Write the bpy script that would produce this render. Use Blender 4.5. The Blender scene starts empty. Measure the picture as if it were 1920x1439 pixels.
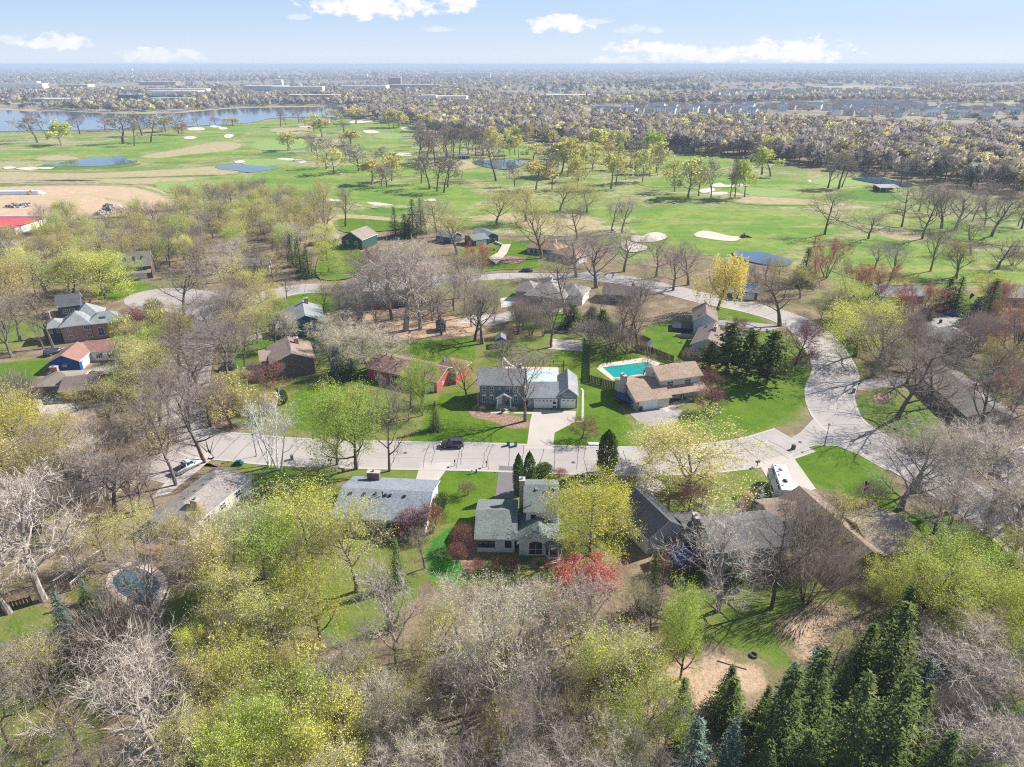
import bpy, bmesh, math, random
import numpy as np
from mathutils import Vector, Matrix
from mathutils.geometry import tessellate_polygon

scene = bpy.context.scene
COL = scene.collection
rng = random.Random(7)

# ------------------------------------------------------------------ camera
CAM_H, FOC, PCX, PCY, HOR = 71.0, 1280.0, 960.0, 719.5, 121.0
PITCH = math.atan((PCY - HOR) / FOC)
SP, CP = math.sin(PITCH), math.cos(PITCH)
cam_data = bpy.data.cameras.new('camera')
cam = bpy.data.objects.new('camera', cam_data)
COL.objects.link(cam)
cam.location = (0, 0, CAM_H)
cam.rotation_euler = (math.pi / 2 - PITCH, 0, 0)
cam_data.sensor_width = 36.0
cam_data.lens = 24.0
cam_data.clip_start = 0.5
cam_data.clip_end = 90000
scene.camera = cam

# ------------------------------------------------------------------ light
SUN_EL, SUN_AZ = math.radians(38), math.atan2(0.90, 0.43)
world = bpy.data.worlds.new('World')
scene.world = world
world.use_nodes = True
SUN_STRENGTH, SKY_STRENGTH = 5.0, 0.085
HAZE = 0.00017
sun_d = bpy.data.lights.new('sun', 'SUN')
sun_d.energy = SUN_STRENGTH
sun_d.angle = math.radians(0.5)
sun_d.color = (1.0, 0.95, 0.86)
sun = bpy.data.objects.new('sun', sun_d)
COL.objects.link(sun)
sdir = Vector((math.sin(SUN_AZ) * math.cos(SUN_EL), math.cos(SUN_AZ) * math.cos(SUN_EL), math.sin(SUN_EL)))
sun.rotation_euler = sdir.to_track_quat('Z', 'Y').to_euler()
scene.view_settings.view_transform = 'Standard'
scene.view_settings.look = 'None'
scene.view_settings.exposure = 0.90
scene.view_settings.gamma = 1.0
scene.view_settings.use_curve_mapping = False
scene.render.engine = 'CYCLES'
scene.cycles.max_bounces = 6
scene.cycles.diffuse_bounces = 3
scene.cycles.glossy_bounces = 2
scene.cycles.transmission_bounces = 2
scene.cycles.transparent_max_bounces = 6
scene.cycles.volume_bounces = 1
scene.cycles.use_denoising = False
scene.cycles.pixel_filter_type = 'BLACKMAN_HARRIS'
scene.cycles.filter_width = 1.15


def build_world():
    nt = world.node_tree
    N, L = nt.nodes, nt.links
    N.clear()
    out = N.new('ShaderNodeOutputWorld')
    bg = N.new('ShaderNodeBackground')
    bg.inputs['Strength'].default_value = SKY_STRENGTH
    sky = N.new('ShaderNodeTexSky')
    sky.sky_type = 'NISHITA'
    sky.sun_disc = False
    sky.sun_elevation = SUN_EL
    sky.sun_rotation = SUN_AZ
    sky.altitude = 300
    sky.air_density = 1.0
    sky.dust_density = 0.3
    sky.ozone_density = 1.5
    tc = N.new('ShaderNodeTexCoord')
    sep = N.new('ShaderNodeSeparateXYZ')
    L.new(tc.outputs['Generated'], sep.inputs[0])

    def math_n(op, a, b=None, c=None, clamp=False):
        n = N.new('ShaderNodeMath')
        n.operation = op
        n.use_clamp = clamp
        for i, v in enumerate((a, b, c)):
            if v is None:
                continue
            if isinstance(v, (int, float)):
                n.inputs[i].default_value = v
            else:
                L.new(v, n.inputs[i])
        return n.outputs[0]
    ya = math_n('MAXIMUM', math_n('ABSOLUTE', sep.outputs[1]), 0.05)
    az = math_n('DIVIDE', sep.outputs[0], ya)
    el = math_n('DIVIDE', sep.outputs[2], ya)
    comb = N.new('ShaderNodeCombineXYZ')
    L.new(az, comb.inputs[0])
    L.new(el, comb.inputs[1])
    # billowy noise for cloud outlines
    stretch = N.new('ShaderNodeVectorMath')
    stretch.operation = 'MULTIPLY'
    L.new(comb.outputs[0], stretch.inputs[0])
    stretch.inputs[1].default_value = (1.0, 1.9, 1.0)
    nz = N.new('ShaderNodeTexNoise')
    nz.inputs['Scale'].default_value = 44
    nz.inputs['Detail'].default_value = 7
    nz.inputs['Roughness'].default_value = 0.6
    L.new(stretch.outputs[0], nz.inputs['Vector'])
    wob = math_n('MULTIPLY_ADD', nz.outputs['Fac'], 3.0, -1.42)
    clouds = [  # azimuth px, elevation px of centre, half sizes px, opacity
        (700, 17, 115, 24, 1.0), (860, 12, 34, 20, .9), (1052, 49, 54, 18, 1.0), (1115, 42, 30, 7, .45), (1190, 57, 34, 10, .4),
        (820, 56, 30, 5, .35), (560, 33, 22, 6, .4), (100, 82, 62, 17, .8), (20, 78, 30, 10, .5), (300, 108, 70, 15, .55),
        (1215, 92, 66, 12, .95), (1330, 108, 110, 14, .9), (1480, 102, 95, 24, 1.0), (1150, 116, 50, 8, .6), (620, 8, 40, 12, .6)]
    tot = None
    for (px, py, wx, wy, op) in clouds:
        def cs(qx, qy):
            v, u = (qy - PCY) / FOC, (qx - PCX) / FOC
            dy, dz = CP - v * SP, -(SP + v * CP)
            return u / dy, dz / dy
        wx, wy = wx * 1.2, wy * 1.2
        a0, e0 = cs(px, py)
        a1, _ = cs(px + wx, py)
        _, e1 = cs(px, py - wy)
        s = N.new('ShaderNodeVectorMath')
        s.operation = 'SUBTRACT'
        L.new(comb.outputs[0], s.inputs[0])
        s.inputs[1].default_value = (a0, e0, 0)
        m = N.new('ShaderNodeVectorMath')
        m.operation = 'MULTIPLY'
        L.new(s.outputs[0], m.inputs[0])
        m.inputs[1].default_value = (1 / (a1 - a0), 1 / (e1 - e0), 0)
        # flat base: stretch below the centre
        sp = N.new('ShaderNodeSeparateXYZ')
        L.new(m.outputs[0], sp.inputs[0])
        below = math_n('MULTIPLY', math_n('MINIMUM', sp.outputs[1], 0.0), 1.7)
        yy = math_n('ADD', math_n('MAXIMUM', sp.outputs[1], 0.0), below)
        d = math_n('SQRT', math_n('ADD', math_n('POWER', sp.outputs[0], 2.0), math_n('POWER', yy, 2.0)))
        f = math_n('SUBTRACT', math_n('ADD', 1.0, wob), d)
        mr = N.new('ShaderNodeMapRange')
        mr.interpolation_type = 'SMOOTHSTEP'
        L.new(f, mr.inputs[0])
        mr.inputs[1].default_value = -0.05
        mr.inputs[2].default_value = 0.55
        mr.inputs[3].default_value = 0
        mr.inputs[4].default_value = op
        tot = mr.outputs[0] if tot is None else math_n('MAXIMUM', tot, mr.outputs[0])
    # thin high veil everywhere in the sky
    nv = N.new('ShaderNodeTexNoise')
    nv.inputs['Scale'].default_value = 3.2
    nv.inputs['Detail'].default_value = 6
    vs = N.new('ShaderNodeVectorMath')
    vs.operation = 'MULTIPLY'
    L.new(comb.outputs[0], vs.inputs[0])
    vs.inputs[1].default_value = (1.0, 5.0, 1.0)
    L.new(vs.outputs[0], nv.inputs['Vector'])
    mv = N.new('ShaderNodeMapRange')
    L.new(nv.outputs['Fac'], mv.inputs[0])
    mv.inputs[1].default_value = 0.4
    mv.inputs[2].default_value = 0.75
    mv.inputs[3].default_value = 0.0
    mv.inputs[4].default_value = 0.75
    low = N.new('ShaderNodeMapRange')           # paler towards the horizon, all the way round
    L.new(el, low.inputs[0])
    low.inputs[1].default_value = 0.0
    low.inputs[2].default_value = 0.115
    low.inputs[3].default_value = 0.85
    low.inputs[4].default_value = 0.0
    pale = math_n('MAXIMUM', mv.outputs[0], low.outputs[0])
    vc = N.new('ShaderNodeMixRGB')
    L.new(pale, vc.inputs[0])
    vc.inputs[1].default_value = (2.2, 3.5, 5.7, 1)
    vc.inputs[2].default_value = (5.1, 5.7, 6.5, 1)
    mix1 = N.new('ShaderNodeMixRGB')
    high = N.new('ShaderNodeMapRange')          # the thin veil lies low; overhead the sky is clear and deep
    L.new(el, high.inputs[0])
    high.inputs[1].default_value = 0.05
    high.inputs[2].default_value = 0.30
    high.inputs[3].default_value = 0.90
    high.inputs[4].default_value = 0.0
    L.new(high.outputs[0], mix1.inputs[0])
    L.new(sky.outputs[0], mix1.inputs[1])
    L.new(vc.outputs[0], mix1.inputs[2])
    mix2 = N.new('ShaderNodeMixRGB')
    L.new(tot, mix2.inputs[0])
    L.new(mix1.outputs[0], mix2.inputs[1])
    shade = N.new('ShaderNodeMixRGB')
    L.new(nz.outputs['Fac'], shade.inputs[0])
    shade.inputs[1].default_value = (5.2, 5.3, 5.7, 1)
    shade.inputs[2].default_value = (7.6, 7.5, 7.4, 1)
    L.new(shade.outputs[0], mix2.inputs[2])
    L.new(mix2.outputs[0], bg.inputs[0])
    L.new(bg.outputs[0], out.inputs[0])


build_world()


# ------------------------------------------------------------------ picture geometry to metres on the ground
def P(px, py, z=0.0):
    v, u = (py - PCY) / FOC, (px - PCX) / FOC
    t = (CAM_H - z) / (SP + v * CP)
    return Vector((u * t, (CP - v * SP) * t, z))


def proj(p):
    zc = (CAM_H - p[2]) * SP + p[1] * CP
    yc = (CAM_H - p[2]) * CP - p[1] * SP
    return PCX + FOC * p[0] / zc, PCY + FOC * yc / zc


def ppm(p):                                   # picture pixels per metre at a ground point
    return FOC / (CAM_H * SP + p[1] * CP)


def height_for(base, ty):                     # height whose top shows at picture row ty above base
    v = (ty - PCY) / FOC
    a = (SP + v * CP) / (CP - v * SP)
    return CAM_H - base[1] * a


# ------------------------------------------------------------------ object helpers
def tag(o, label=None, cat=None, group=None, kind=None):
    if label:
        o['label'] = label
    if cat:
        o['category'] = cat
    if group:
        o['group'] = group
    if kind:
        o['kind'] = kind
    return o


def empty(name, loc, label=None, cat=None, group=None, rz=0.0):
    o = bpy.data.objects.new(name, None)
    COL.objects.link(o)
    o.location = loc
    o.rotation_euler = (0, 0, rz)
    o.empty_display_size = 0.3
    return tag(o, label, cat, group)


def link(name, me, parent=None, loc=None):
    o = bpy.data.objects.new(name, me)
    COL.objects.link(o)
    if parent is not None:
        o.parent = parent
    if loc is not None:
        o.location = loc
    return o


class MB:
    """collects faces for one mesh"""
    def __init__(self):
        self.v, self.f, self.m = [], [], []

    def face(self, pts, mi=0):
        n = len(self.v)
        self.v.extend([tuple(p) for p in pts])
        self.f.append(tuple(range(n, n + len(pts))))
        self.m.append(mi)

    def box(self, x0, y0, z0, x1, y1, z1, mi=0, M=None):
        c = [(x0, y0, z0), (x1, y0, z0), (x1, y1, z0), (x0, y1, z0), (x0, y0, z1), (x1, y0, z1), (x1, y1, z1), (x0, y1, z1)]
        if M is not None:
            c = [tuple(M @ Vector(p)) for p in c]
        n = len(self.v)
        self.v.extend(c)
        for q in ((0, 3, 2, 1), (4, 5, 6, 7), (0, 1, 5, 4), (1, 2, 6, 5), (2, 3, 7, 6), (3, 0, 4, 7)):
            self.f.append(tuple(n + i for i in q))
            self.m.append(mi)

    def prism(self, prof, M, l0, l1, mi=0, cap=True, mis=None):
        """profile [(a,b)] in the local y,z plane run along local x from l0 to l1"""
        n = len(self.v)
        k = len(prof)
        for x in (l0, l1):
            for (a, b) in prof:
                self.v.append(tuple(M @ Vector((x, a, b))))
        for i in range(k):
            j = (i + 1) % k
            self.f.append((n + i, n + j, n + k + j, n + k + i))
            self.m.append(mis[i] if mis else mi)
        if cap:
            self.f.append(tuple(n + i for i in reversed(range(k))))
            self.f.append(tuple(n + k + i for i in range(k)))
            self.m.extend([mi if not mis else mis[-1]] * 2)

    def tube(self, p0, p1, r0, r1, n=6, mi=0, cap=True):
        p0, p1 = Vector(p0), Vector(p1)
        d = (p1 - p0)
        if d.length < 1e-6:
            return
        d.normalize()
        a = d.orthogonal().normalized()
        b = d.cross(a)
        s = len(self.v)
        for (p, r) in ((p0, r0), (p1, r1)):
            for i in range(n):
                t = 2 * math.pi * i / n
                self.v.append(tuple(p + (a * math.cos(t) + b * math.sin(t)) * r))
        for i in range(n):
            j = (i + 1) % n
            self.f.append((s + i, s + j, s + n + j, s + n + i))
            self.m.append(mi)
        if cap:
            self.f.append(tuple(s + i for i in reversed(range(n))))
            self.f.append(tuple(s + n + i for i in range(n)))
            self.m.extend([mi, mi])

    def mesh(self, name, mats):
        me = bpy.data.meshes.new(name)
        me.from_pydata(self.v, [], self.f)
        for m in (mats if isinstance(mats, (list, tuple)) else [mats]):
            me.materials.append(m)
        if any(self.m):
            me.polygons.foreach_set('material_index', self.m)
        me.update()
        return me

    def build(self, name, mats, parent=None, loc=None):
        return link(name, self.mesh(name, mats), parent, loc)


def fix_normals(me):
    bm = bmesh.new()
    bm.from_mesh(me)
    bmesh.ops.recalc_face_normals(bm, faces=bm.faces)
    bm.to_mesh(me)
    bm.free()


# ------------------------------------------------------------------ materials
class NT:
    def __init__(self, name):
        self.mat = bpy.data.materials.new(name)
        self.mat.use_nodes = True
        self.nt = self.mat.node_tree
        self.N, self.L = self.nt.nodes, self.nt.links
        self.bsdf = self.N['Principled BSDF']
        self.bsdf.inputs['Specular IOR Level'].default_value = 0.25

    def new(self, t, **kw):
        n = self.N.new(t)
        for k, v in kw.items():
            setattr(n, k, v)
        return n

    def setin(self, n, i, v):
        if v is None:
            return
        if hasattr(v, 'is_output'):
            self.L.new(v, n.inputs[i])
        else:
            n.inputs[i].default_value = v

    def math(self, op, a, b=None, c=None, clamp=False):
        n = self.new('ShaderNodeMath', operation=op, use_clamp=clamp)
        for i, v in enumerate((a, b, c)):
            self.setin(n, i, v)
        return n.outputs[0]

    def pos(self, scale=(1, 1, 1)):
        g = self.new('ShaderNodeNewGeometry')
        if scale == (1, 1, 1):
            return g.outputs['Position']
        m = self.new('ShaderNodeVectorMath', operation='MULTIPLY')
        self.L.new(g.outputs['Position'], m.inputs[0])
        m.inputs[1].default_value = scale
        return m.outputs[0]

    def noise(self, vec, scale, detail=3, rough=0.55, off=0.0):
        n = self.new('ShaderNodeTexNoise')
        if off:
            a = self.new('ShaderNodeVectorMath', operation='ADD')
            self.L.new(vec, a.inputs[0])
            a.inputs[1].default_value = (off, off * 1.7, off * .3)
            vec = a.outputs[0]
        self.L.new(vec, n.inputs['Vector'])
        n.inputs['Scale'].default_value = scale
        n.inputs['Detail'].default_value = detail
        n.inputs['Roughness'].default_value = rough
        return n.outputs['Fac']

    def ramp(self, fac, lo, hi):
        n = self.new('ShaderNodeMapRange')
        n.interpolation_type = 'SMOOTHSTEP'
        self.L.new(fac, n.inputs[0])
        n.inputs[1].default_value = lo
        n.inputs[2].default_value = hi
        return n.outputs[0]

    def mix(self, fac, a, b, mode='MIX'):
        n = self.new('ShaderNodeMixRGB', blend_type=mode)
        self.setin(n, 0, fac)
        for i, v in ((1, a), (2, b)):
            if isinstance(v, tuple):
                v = (*v[:3], 1)
            self.setin(n, i, v)
        return n.outputs[0]

    def color(self, c):
        if isinstance(c, tuple):
            c = (*c[:3], 1)
        self.setin(self.bsdf, 'Base Color', c)

    def bump(self, h, strength=0.4, dist=0.05):
        n = self.new('ShaderNodeBump')
        n.inputs['Strength'].default_value = strength
        n.inputs['Distance'].default_value = dist
        self.L.new(h, n.inputs['Height'])
        self.L.new(n.outputs[0], self.bsdf.inputs['Normal'])

    def rough(self, v):
        self.setin(self.bsdf, 'Roughness', v)


def ground_colour(t, kind):
    """colour socket for one kind of ground, from world position"""
    p = t.pos()
    big = t.noise(p, 0.035, 4, .6)
    mid = t.noise(p, 0.22, 4, .65, 13)
    fine = t.noise(p, 1.6, 3, .7, 31)
    grain = t.noise(p, 6.0, 2, .7, 57)
    if kind == 'litter':
        c = t.mix(t.ramp(mid, .35, .68), (.17, .125, .080), (.29, .225, .145))
        c = t.mix(t.ramp(big, .48, .66), c, (.17, .165, .060))
        c = t.mix(t.math('MULTIPLY', t.ramp(fine, .5, .72), .6), c, (.105, .075, .055))
        return t.mix(t.math('MULTIPLY', t.ramp(grain, .52, .7), .45), c, (.40, .32, .24))
    if kind == 'lawn':
        c = t.mix(t.ramp(mid, .3, .7), (.070, .145, .008), (.12, .195, .014))
        c = t.mix(t.math('MULTIPLY', t.ramp(big, .5, .75), .55), c, (.18, .195, .032))
        c = t.mix(t.math('MULTIPLY', t.ramp(t.noise(p, .5, 5, .75, 91), .56, .70), .5), c, (.21, .20, .055))
        return t.mix(t.math('MULTIPLY', t.ramp(fine, .42, .75), .5), c, (.04, .10, .009))
    if kind == 'emerald':
        c = t.mix(t.ramp(mid, .3, .7), (.025, .15, .014), (.045, .19, .018))
        return t.mix(t.math('MULTIPLY', t.ramp(fine, .42, .75), .5), c, (.09, .19, .02))
    if kind == 'dullawn':
        c = t.mix(t.ramp(mid, .35, .65), (.125, .165, .030), (.22, .205, .075))
        c = t.mix(t.math('MULTIPLY', t.ramp(big, .45, .6), .6), c, (.10, .185, .022))
        return t.mix(t.math('MULTIPLY', t.ramp(fine, .45, .75), .5), c, (.085, .105, .025))
    if kind == 'rough':
        wide = t.noise(t.pos((.6, 1.5, 1)), .016, 5, .7, 3)
        c = t.mix(t.ramp(big, .40, .60), (.155, .215, .045), (.335, .295, .145))
        c = t.mix(t.ramp(wide, .50, .62), c, (.39, .335, .205))
        c = t.mix(t.math('MULTIPLY', t.ramp(mid, .42, .62), .75), c, (.115, .195, .032))
        return t.mix(t.math('MULTIPLY', t.ramp(fine, .5, .75), .4), c, (.34, .29, .17))
    if kind == 'fairway':
        wide = t.noise(t.pos((.5, 1.6, 1)), .02, 5, .7, 19)
        c = t.mix(t.ramp(big, .38, .62), (.115, .225, .026), (.215, .275, .055))
        c = t.mix(t.math('MULTIPLY', t.ramp(wide, .48, .62), .8), c, (.31, .295, .105))
        c = t.mix(t.math('MULTIPLY', t.ramp(mid, .46, .64), .55), c, (.085, .175, .020))
        return t.mix(t.math('MULTIPLY', t.ramp(fine, .5, .72), .3), c, (.27, .28, .09))
    if kind == 'green':
        c = t.mix(t.ramp(mid, .35, .65), (.20, .31, .075), (.25, .32, .10))
        return c
    if kind == 'deep':
        return t.mix(t.ramp(mid, .35, .65), (.075, .165, .018), (.11, .20, .026))
    if kind == 'straw':
        c = t.mix(t.ramp(mid, .35, .65), (.42, .335, .215), (.33, .285, .14))
        return t.mix(t.math('MULTIPLY', t.ramp(fine, .5, .7), .5), c, (.27, .24, .10))
    if kind == 'dirt':
        c = t.mix(t.ramp(mid, .3, .7), (.46, .30, .20), (.54, .40, .28))
        return t.mix(t.math('MULTIPLY', t.ramp(big, .45, .6), .5), c, (.40, .33, .20))
    if kind == 'mulch':
        c = t.mix(t.ramp(fine, .35, .7), (.19, .11, .075), (.40, .27, .20))
        return t.mix(t.math('MULTIPLY', t.ramp(grain, .55, .7), .7), c, (.50, .42, .36))
    if kind == 'leafpile':
        c = t.mix(t.ramp(fine, .3, .7), (.40, .27, .18), (.52, .39, .28))
        return t.mix(t.math('MULTIPLY', t.ramp(grain, .5, .7), .6), c, (.24, .14, .09))
    if kind == 'sand':
        return t.mix(t.ramp(mid, .3, .7), (.50, .45, .37), (.58, .53, .45))
    if kind == 'farland':
        h = t.noise(p, 0.0022, 4, .6, 5)
        m2 = t.noise(p, 0.011, 4, .65, 9)
        c = t.mix(t.ramp(m2, .35, .65), (.20, .165, .14), (.29, .245, .18))
        c = t.mix(t.ramp(h, .55, .66), c, (.36, .34, .20))
        return t.mix(t.math('MULTIPLY', t.ramp(big, .5, .7), .35), c, (.34, .30, .24))
    raise KeyError(kind)


_gm = {}


def ground_mat(kind, under=None):
    key = (kind, under)
    if key in _gm:
        return _gm[key]
    t = NT(kind + ('_over_' + under if under else ''))
    c = ground_colour(t, kind)
    if under:
        a = t.new('ShaderNodeAttribute', attribute_name='edge')
        n = t.noise(t.pos(), .45, 4, .65, 77)
        f = t.math('ADD', a.outputs['Fac'], t.math('MULTIPLY_ADD', n, 1.3, -.65))
        f = t.ramp(f, .3, .7)
        c = t.mix(f, ground_colour(t, under), c)
    t.color(c)
    t.rough(.95)
    t.bsdf.inputs['Specular IOR Level'].default_value = .1
    if kind not in ('farland',):
        t.bump(t.noise(t.pos(), 3.0, 4, .75, 3), .75, .16)
    _gm[key] = t.mat
    return t.mat


def plain(name, c, rough=.7, var=.12, scale=2.0, spec=.25, metal=0.0, objrand=0.0):
    t = NT(name)
    f = t.noise(t.pos(), scale, 4, .6)
    lo, hi = tuple(x * (1 - var) for x in c), tuple(min(1, x * (1 + var)) for x in c)
    col = t.mix(t.ramp(f, .3, .7), lo, hi)
    if objrand:
        oi = t.new('ShaderNodeObjectInfo')
        h = t.new('ShaderNodeHueSaturation')
        t.L.new(t.math('MULTIPLY_ADD', oi.outputs['Random'], objrand, 1 - objrand / 2), h.inputs['Value'])
        t.L.new(col, h.inputs['Color'])
        col = h.outputs[0]
    t.color(col)
    t.rough(rough)
    t.bsdf.inputs['Specular IOR Level'].default_value = spec
    t.bsdf.inputs['Metallic'].default_value = metal
    return t.mat


def shingle(name, c, var=.3):
    c = tuple(x * .78 for x in c)
    t = NT(name)
    p = t.pos()
    br = t.new('ShaderNodeTexBrick')
    t.L.new(t.pos((1, 1, 1.8)), br.inputs['Vector'])
    br.inputs['Scale'].default_value = 1.0
    # shingle courses: rows follow height and plan position, tabs broken by noise
    f1 = t.noise(p, 3.2, 2, .8)
    f2 = t.noise(p, .35, 4, .6, 11)
    f3 = t.noise(t.pos((1, 1, 7)), 2.2, 2, .5, 21)
    f = t.math('ADD', t.math('MULTIPLY', f1, .55), t.math('ADD', t.math('MULTIPLY', f2, .25), t.math('MULTIPLY', f3, .2)))
    col = t.mix(t.ramp(f, .36, .64), tuple(x * (1 - var) for x in c), tuple(x * (1 + var) for x in c))
    sepz = t.new('ShaderNodeSeparateXYZ')
    t.L.new(p, sepz.inputs[0])
    row = t.math('FRACT', t.math('MULTIPLY', sepz.outputs[2], 9.0))
    col = t.mix(t.math('MULTIPLY', t.ramp(row, .78, .95), .35), col, tuple(x * .5 for x in c))
    t.N.remove(br)
    t.color(col)
    t.rough(.9)
    t.bump(f, .3, .03)
    return t.mat


def siding(name, c, pitch=.2, dark=.7, vertical=False):
    t = NT(name)
    s = t.new('ShaderNodeSeparateXYZ')
    t.L.new(t.pos(), s.inputs[0])
    co = t.math('ADD', s.outputs[0], s.outputs[1]) if vertical else s.outputs[2]
    fr = t.math('FRACT', t.math('DIVIDE', co, pitch))
    lap = t.ramp(fr, .80, .97)
    col = t.mix(t.math('MULTIPLY', lap, 1.0), c, tuple(x * dark for x in c))
    f = t.noise(t.pos(), .6, 4, .6)
    col = t.mix(t.math('MULTIPLY', t.ramp(f, .4, .7), .14), col, tuple(x * .7 for x in c))
    t.color(col)
    t.rough(.6)
    t.bump(fr, .35, .02)
    return t.mat


def brick(name, c1, c2, mortar):
    t = NT(name)
    s = t.new('ShaderNodeSeparateXYZ')
    t.L.new(t.pos(), s.inputs[0])
    cb = t.new('ShaderNodeCombineXYZ')
    t.L.new(t.math('ADD', s.outputs[0], s.outputs[1]), cb.inputs[0])
    t.L.new(s.outputs[2], cb.inputs[1])
    b = t.new('ShaderNodeTexBrick')
    t.L.new(cb.outputs[0], b.inputs['Vector'])
    b.inputs['Scale'].default_value = 3.6
    b.inputs['Mortar Size'].default_value = .025
    b.inputs['Color1'].default_value = (*c1, 1)
    b.inputs['Color2'].default_value = (*c2, 1)
    b.inputs['Mortar'].default_value = (*mortar, 1)
    f = t.noise(t.pos(), .9, 4, .7)
    col = t.mix(t.math('MULTIPLY', t.ramp(f, .45, .7), .35), b.outputs['Color'], tuple(x * .55 for x in c1))
    t.color(col)
    t.rough(.85)
    t.bump(b.outputs['Fac'], -.3, .02)
    return t.mat


def glass_mat(name, c=(.02, .028, .04), rough=.08):
    t = NT(name)
    t.color(t.mix(t.noise(t.pos(), .8, 2), c, tuple(x * 2.2 for x in c)))
    t.rough(rough)
    t.bsdf.inputs['Specular IOR Level'].default_value = .8
    return t.mat


def pavement(name, c, var=.12, patch=.25):
    t = NT(name)
    p = t.pos()
    f = t.noise(p, .12, 5, .65)
    g = t.noise(p, 2.5, 3, .75, 9)
    col = t.mix(t.ramp(f, .3, .7), tuple(x * (1 - var) for x in c), tuple(x * (1 + var) for x in c))
    col = t.mix(t.math('MULTIPLY', t.ramp(g, .5, .75), patch), col, tuple(x * .72 for x in c))
    st = t.noise(t.pos((1, .4, 1)), .05, 4, .7, 41)
    col = t.mix(t.math('MULTIPLY', t.ramp(st, .52, .7), .3), col, tuple(x * .78 for x in c))
    t.color(col)
    t.rough(.88)
    t.bump(g, .2, .02)
    return t.mat


def water_mat(name, c, rough=.12, bump=.25, scale=.4):
    t = NT(name)
    p = t.pos()
    t.color(t.mix(t.noise(p, .02, 3), c, tuple(x * 1.4 for x in c)))
    t.rough(rough)
    t.bsdf.inputs['Specular IOR Level'].default_value = .5
    t.bsdf.inputs['IOR'].default_value = 1.33
    t.bump(t.noise(t.pos((1, .45, 1)), scale, 4, .7), bump, .25)
    return t.mat


def bark(name, c, var=.35, objrand=.25):
    t = NT(name)
    f = t.noise(t.pos((1, 1, .35)), 2.5, 4, .7)
    col = t.mix(t.ramp(f, .3, .7), tuple(x * (1 - var) for x in c), tuple(min(1, x * (1 + var)) for x in c))
    oi = t.new('ShaderNodeObjectInfo')
    h = t.new('ShaderNodeHueSaturation')
    t.L.new(t.math('MULTIPLY_ADD', oi.outputs['Random'], objrand, 1 - objrand / 2), h.inputs['Value'])
    t.L.new(col, h.inputs['Color'])
    t.color(h.outputs[0])
    t.rough(.95)
    t.bsdf.inputs['Specular IOR Level'].default_value = .1
    return t.mat


def leafm(name, c1, c2, c3=None, trans=.35, objrand=.3, hue=.03):
    """leaves: colour differs leaf by leaf and tree by tree; light passes through"""
    t = NT(name)
    g = t.new('ShaderNodeNewGeometry')
    col = t.mix(g.outputs['Random Per Island'], c1, c2)
    if c3:
        col = t.mix(t.ramp(t.math('FRACT', t.math('MULTIPLY', g.outputs['Random Per Island'], 7.31)), .7, .95), col, c3)
    f = t.noise(t.pos(), .5, 3, .6)
    col = t.mix(t.math('MULTIPLY', t.ramp(f, .45, .7), .25), col, tuple(x * .6 for x in c1))
    oi = t.new('ShaderNodeObjectInfo')
    h = t.new('ShaderNodeHueSaturation')
    t.L.new(t.math('MULTIPLY_ADD', oi.outputs['Random'], objrand, 1 - objrand / 2), h.inputs['Value'])
    t.L.new(t.math('MULTIPLY_ADD', t.math('FRACT', t.math('MULTIPLY', oi.outputs['Random'], 13.7)), hue, .5 - hue / 2), h.inputs['Hue'])
    t.L.new(col, h.inputs['Color'])
    d = t.new('ShaderNodeBsdfDiffuse')
    tr = t.new('ShaderNodeBsdfTranslucent')
    m = t.new('ShaderNodeAddShader')             # a leaf reflects most of its colour and lets a part of it through
    t.L.new(t.mix(1.0, h.outputs[0], (.82, .82, .82), 'MULTIPLY'), d.inputs[0])
    t.L.new(t.mix(1.0, h.outputs[0], (trans, trans, trans), 'MULTIPLY'), tr.inputs[0])
    t.L.new(d.outputs[0], m.inputs[0])
    t.L.new(tr.outputs[0], m.inputs[1])
    t.N.remove(t.bsdf)
    t.L.new(m.outputs[0], t.N['Material Output'].inputs['Surface'])
    return t.mat


M = {}
M['road'] = pavement('road_concrete', (.37, .335, .315), .08, .2)
M['kerb'] = pavement('kerb_concrete', (.44, .40, .37), .08, .15)
M['drive'] = pavement('driveway_concrete', (.45, .40, .36), .07, .15)
M['asphalt'] = pavement('driveway_asphalt', (.17, .155, .155), .12, .25)
M['oldasphalt'] = pavement('weathered_asphalt', (.32, .29, .28), .12, .3)
M['gravelpath'] = pavement('cart_path', (.50, .44, .38), .08, .2)
M['joint'] = plain('joint_tar', (.10, .095, .09), .9)
M['poolwater'] = water_mat('pool_cover_teal', (.008, .24, .23), .35, .1, 1.2)
M['poolpale'] = plain('pool_cover_pale', (.46, .58, .57), .6, .12, .7)
M['pooldark'] = water_mat('pool_water_blue', (.06, .12, .145), .25, .1, 1.2)
M['lake'] = water_mat('lake_water', (.045, .085, .15), .07, .25, .12)
M['pond'] = water_mat('pond_water', (.04, .075, .13), .05, .15, .3)
M['white'] = plain('white_trim', (.80, .80, .79), .5, .04)
M['offwhite'] = plain('offwhite_wall', (.70, .68, .63), .6, .06, .8)
M['glass'] = glass_mat('window_glass')
M['screen'] = plain('dark_screen', (.03, .032, .035), .6)
M['black'] = plain('black_plastic', (.025, .025, .028), .5)
M['darkgrey'] = plain('dark_grey', (.07, .07, .075), .6)
M['grey'] = plain('mid_grey', (.22, .22, .22), .6)
M['metal'] = plain('vent_metal', (.35, .35, .36), .45, .1, 3, .5, .6)
M['wood'] = plain('cedar_wood', (.36, .19, .085), .8, .25)
M['fencewood'] = plain('weathered_fence_wood', (.17, .105, .075), .9, .3, 3, .1, 0, .4)
M['palefence'] = plain('pale_picket_wood', (.34, .28, .235), .8, .2, 3, .1, 0, .3)
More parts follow.
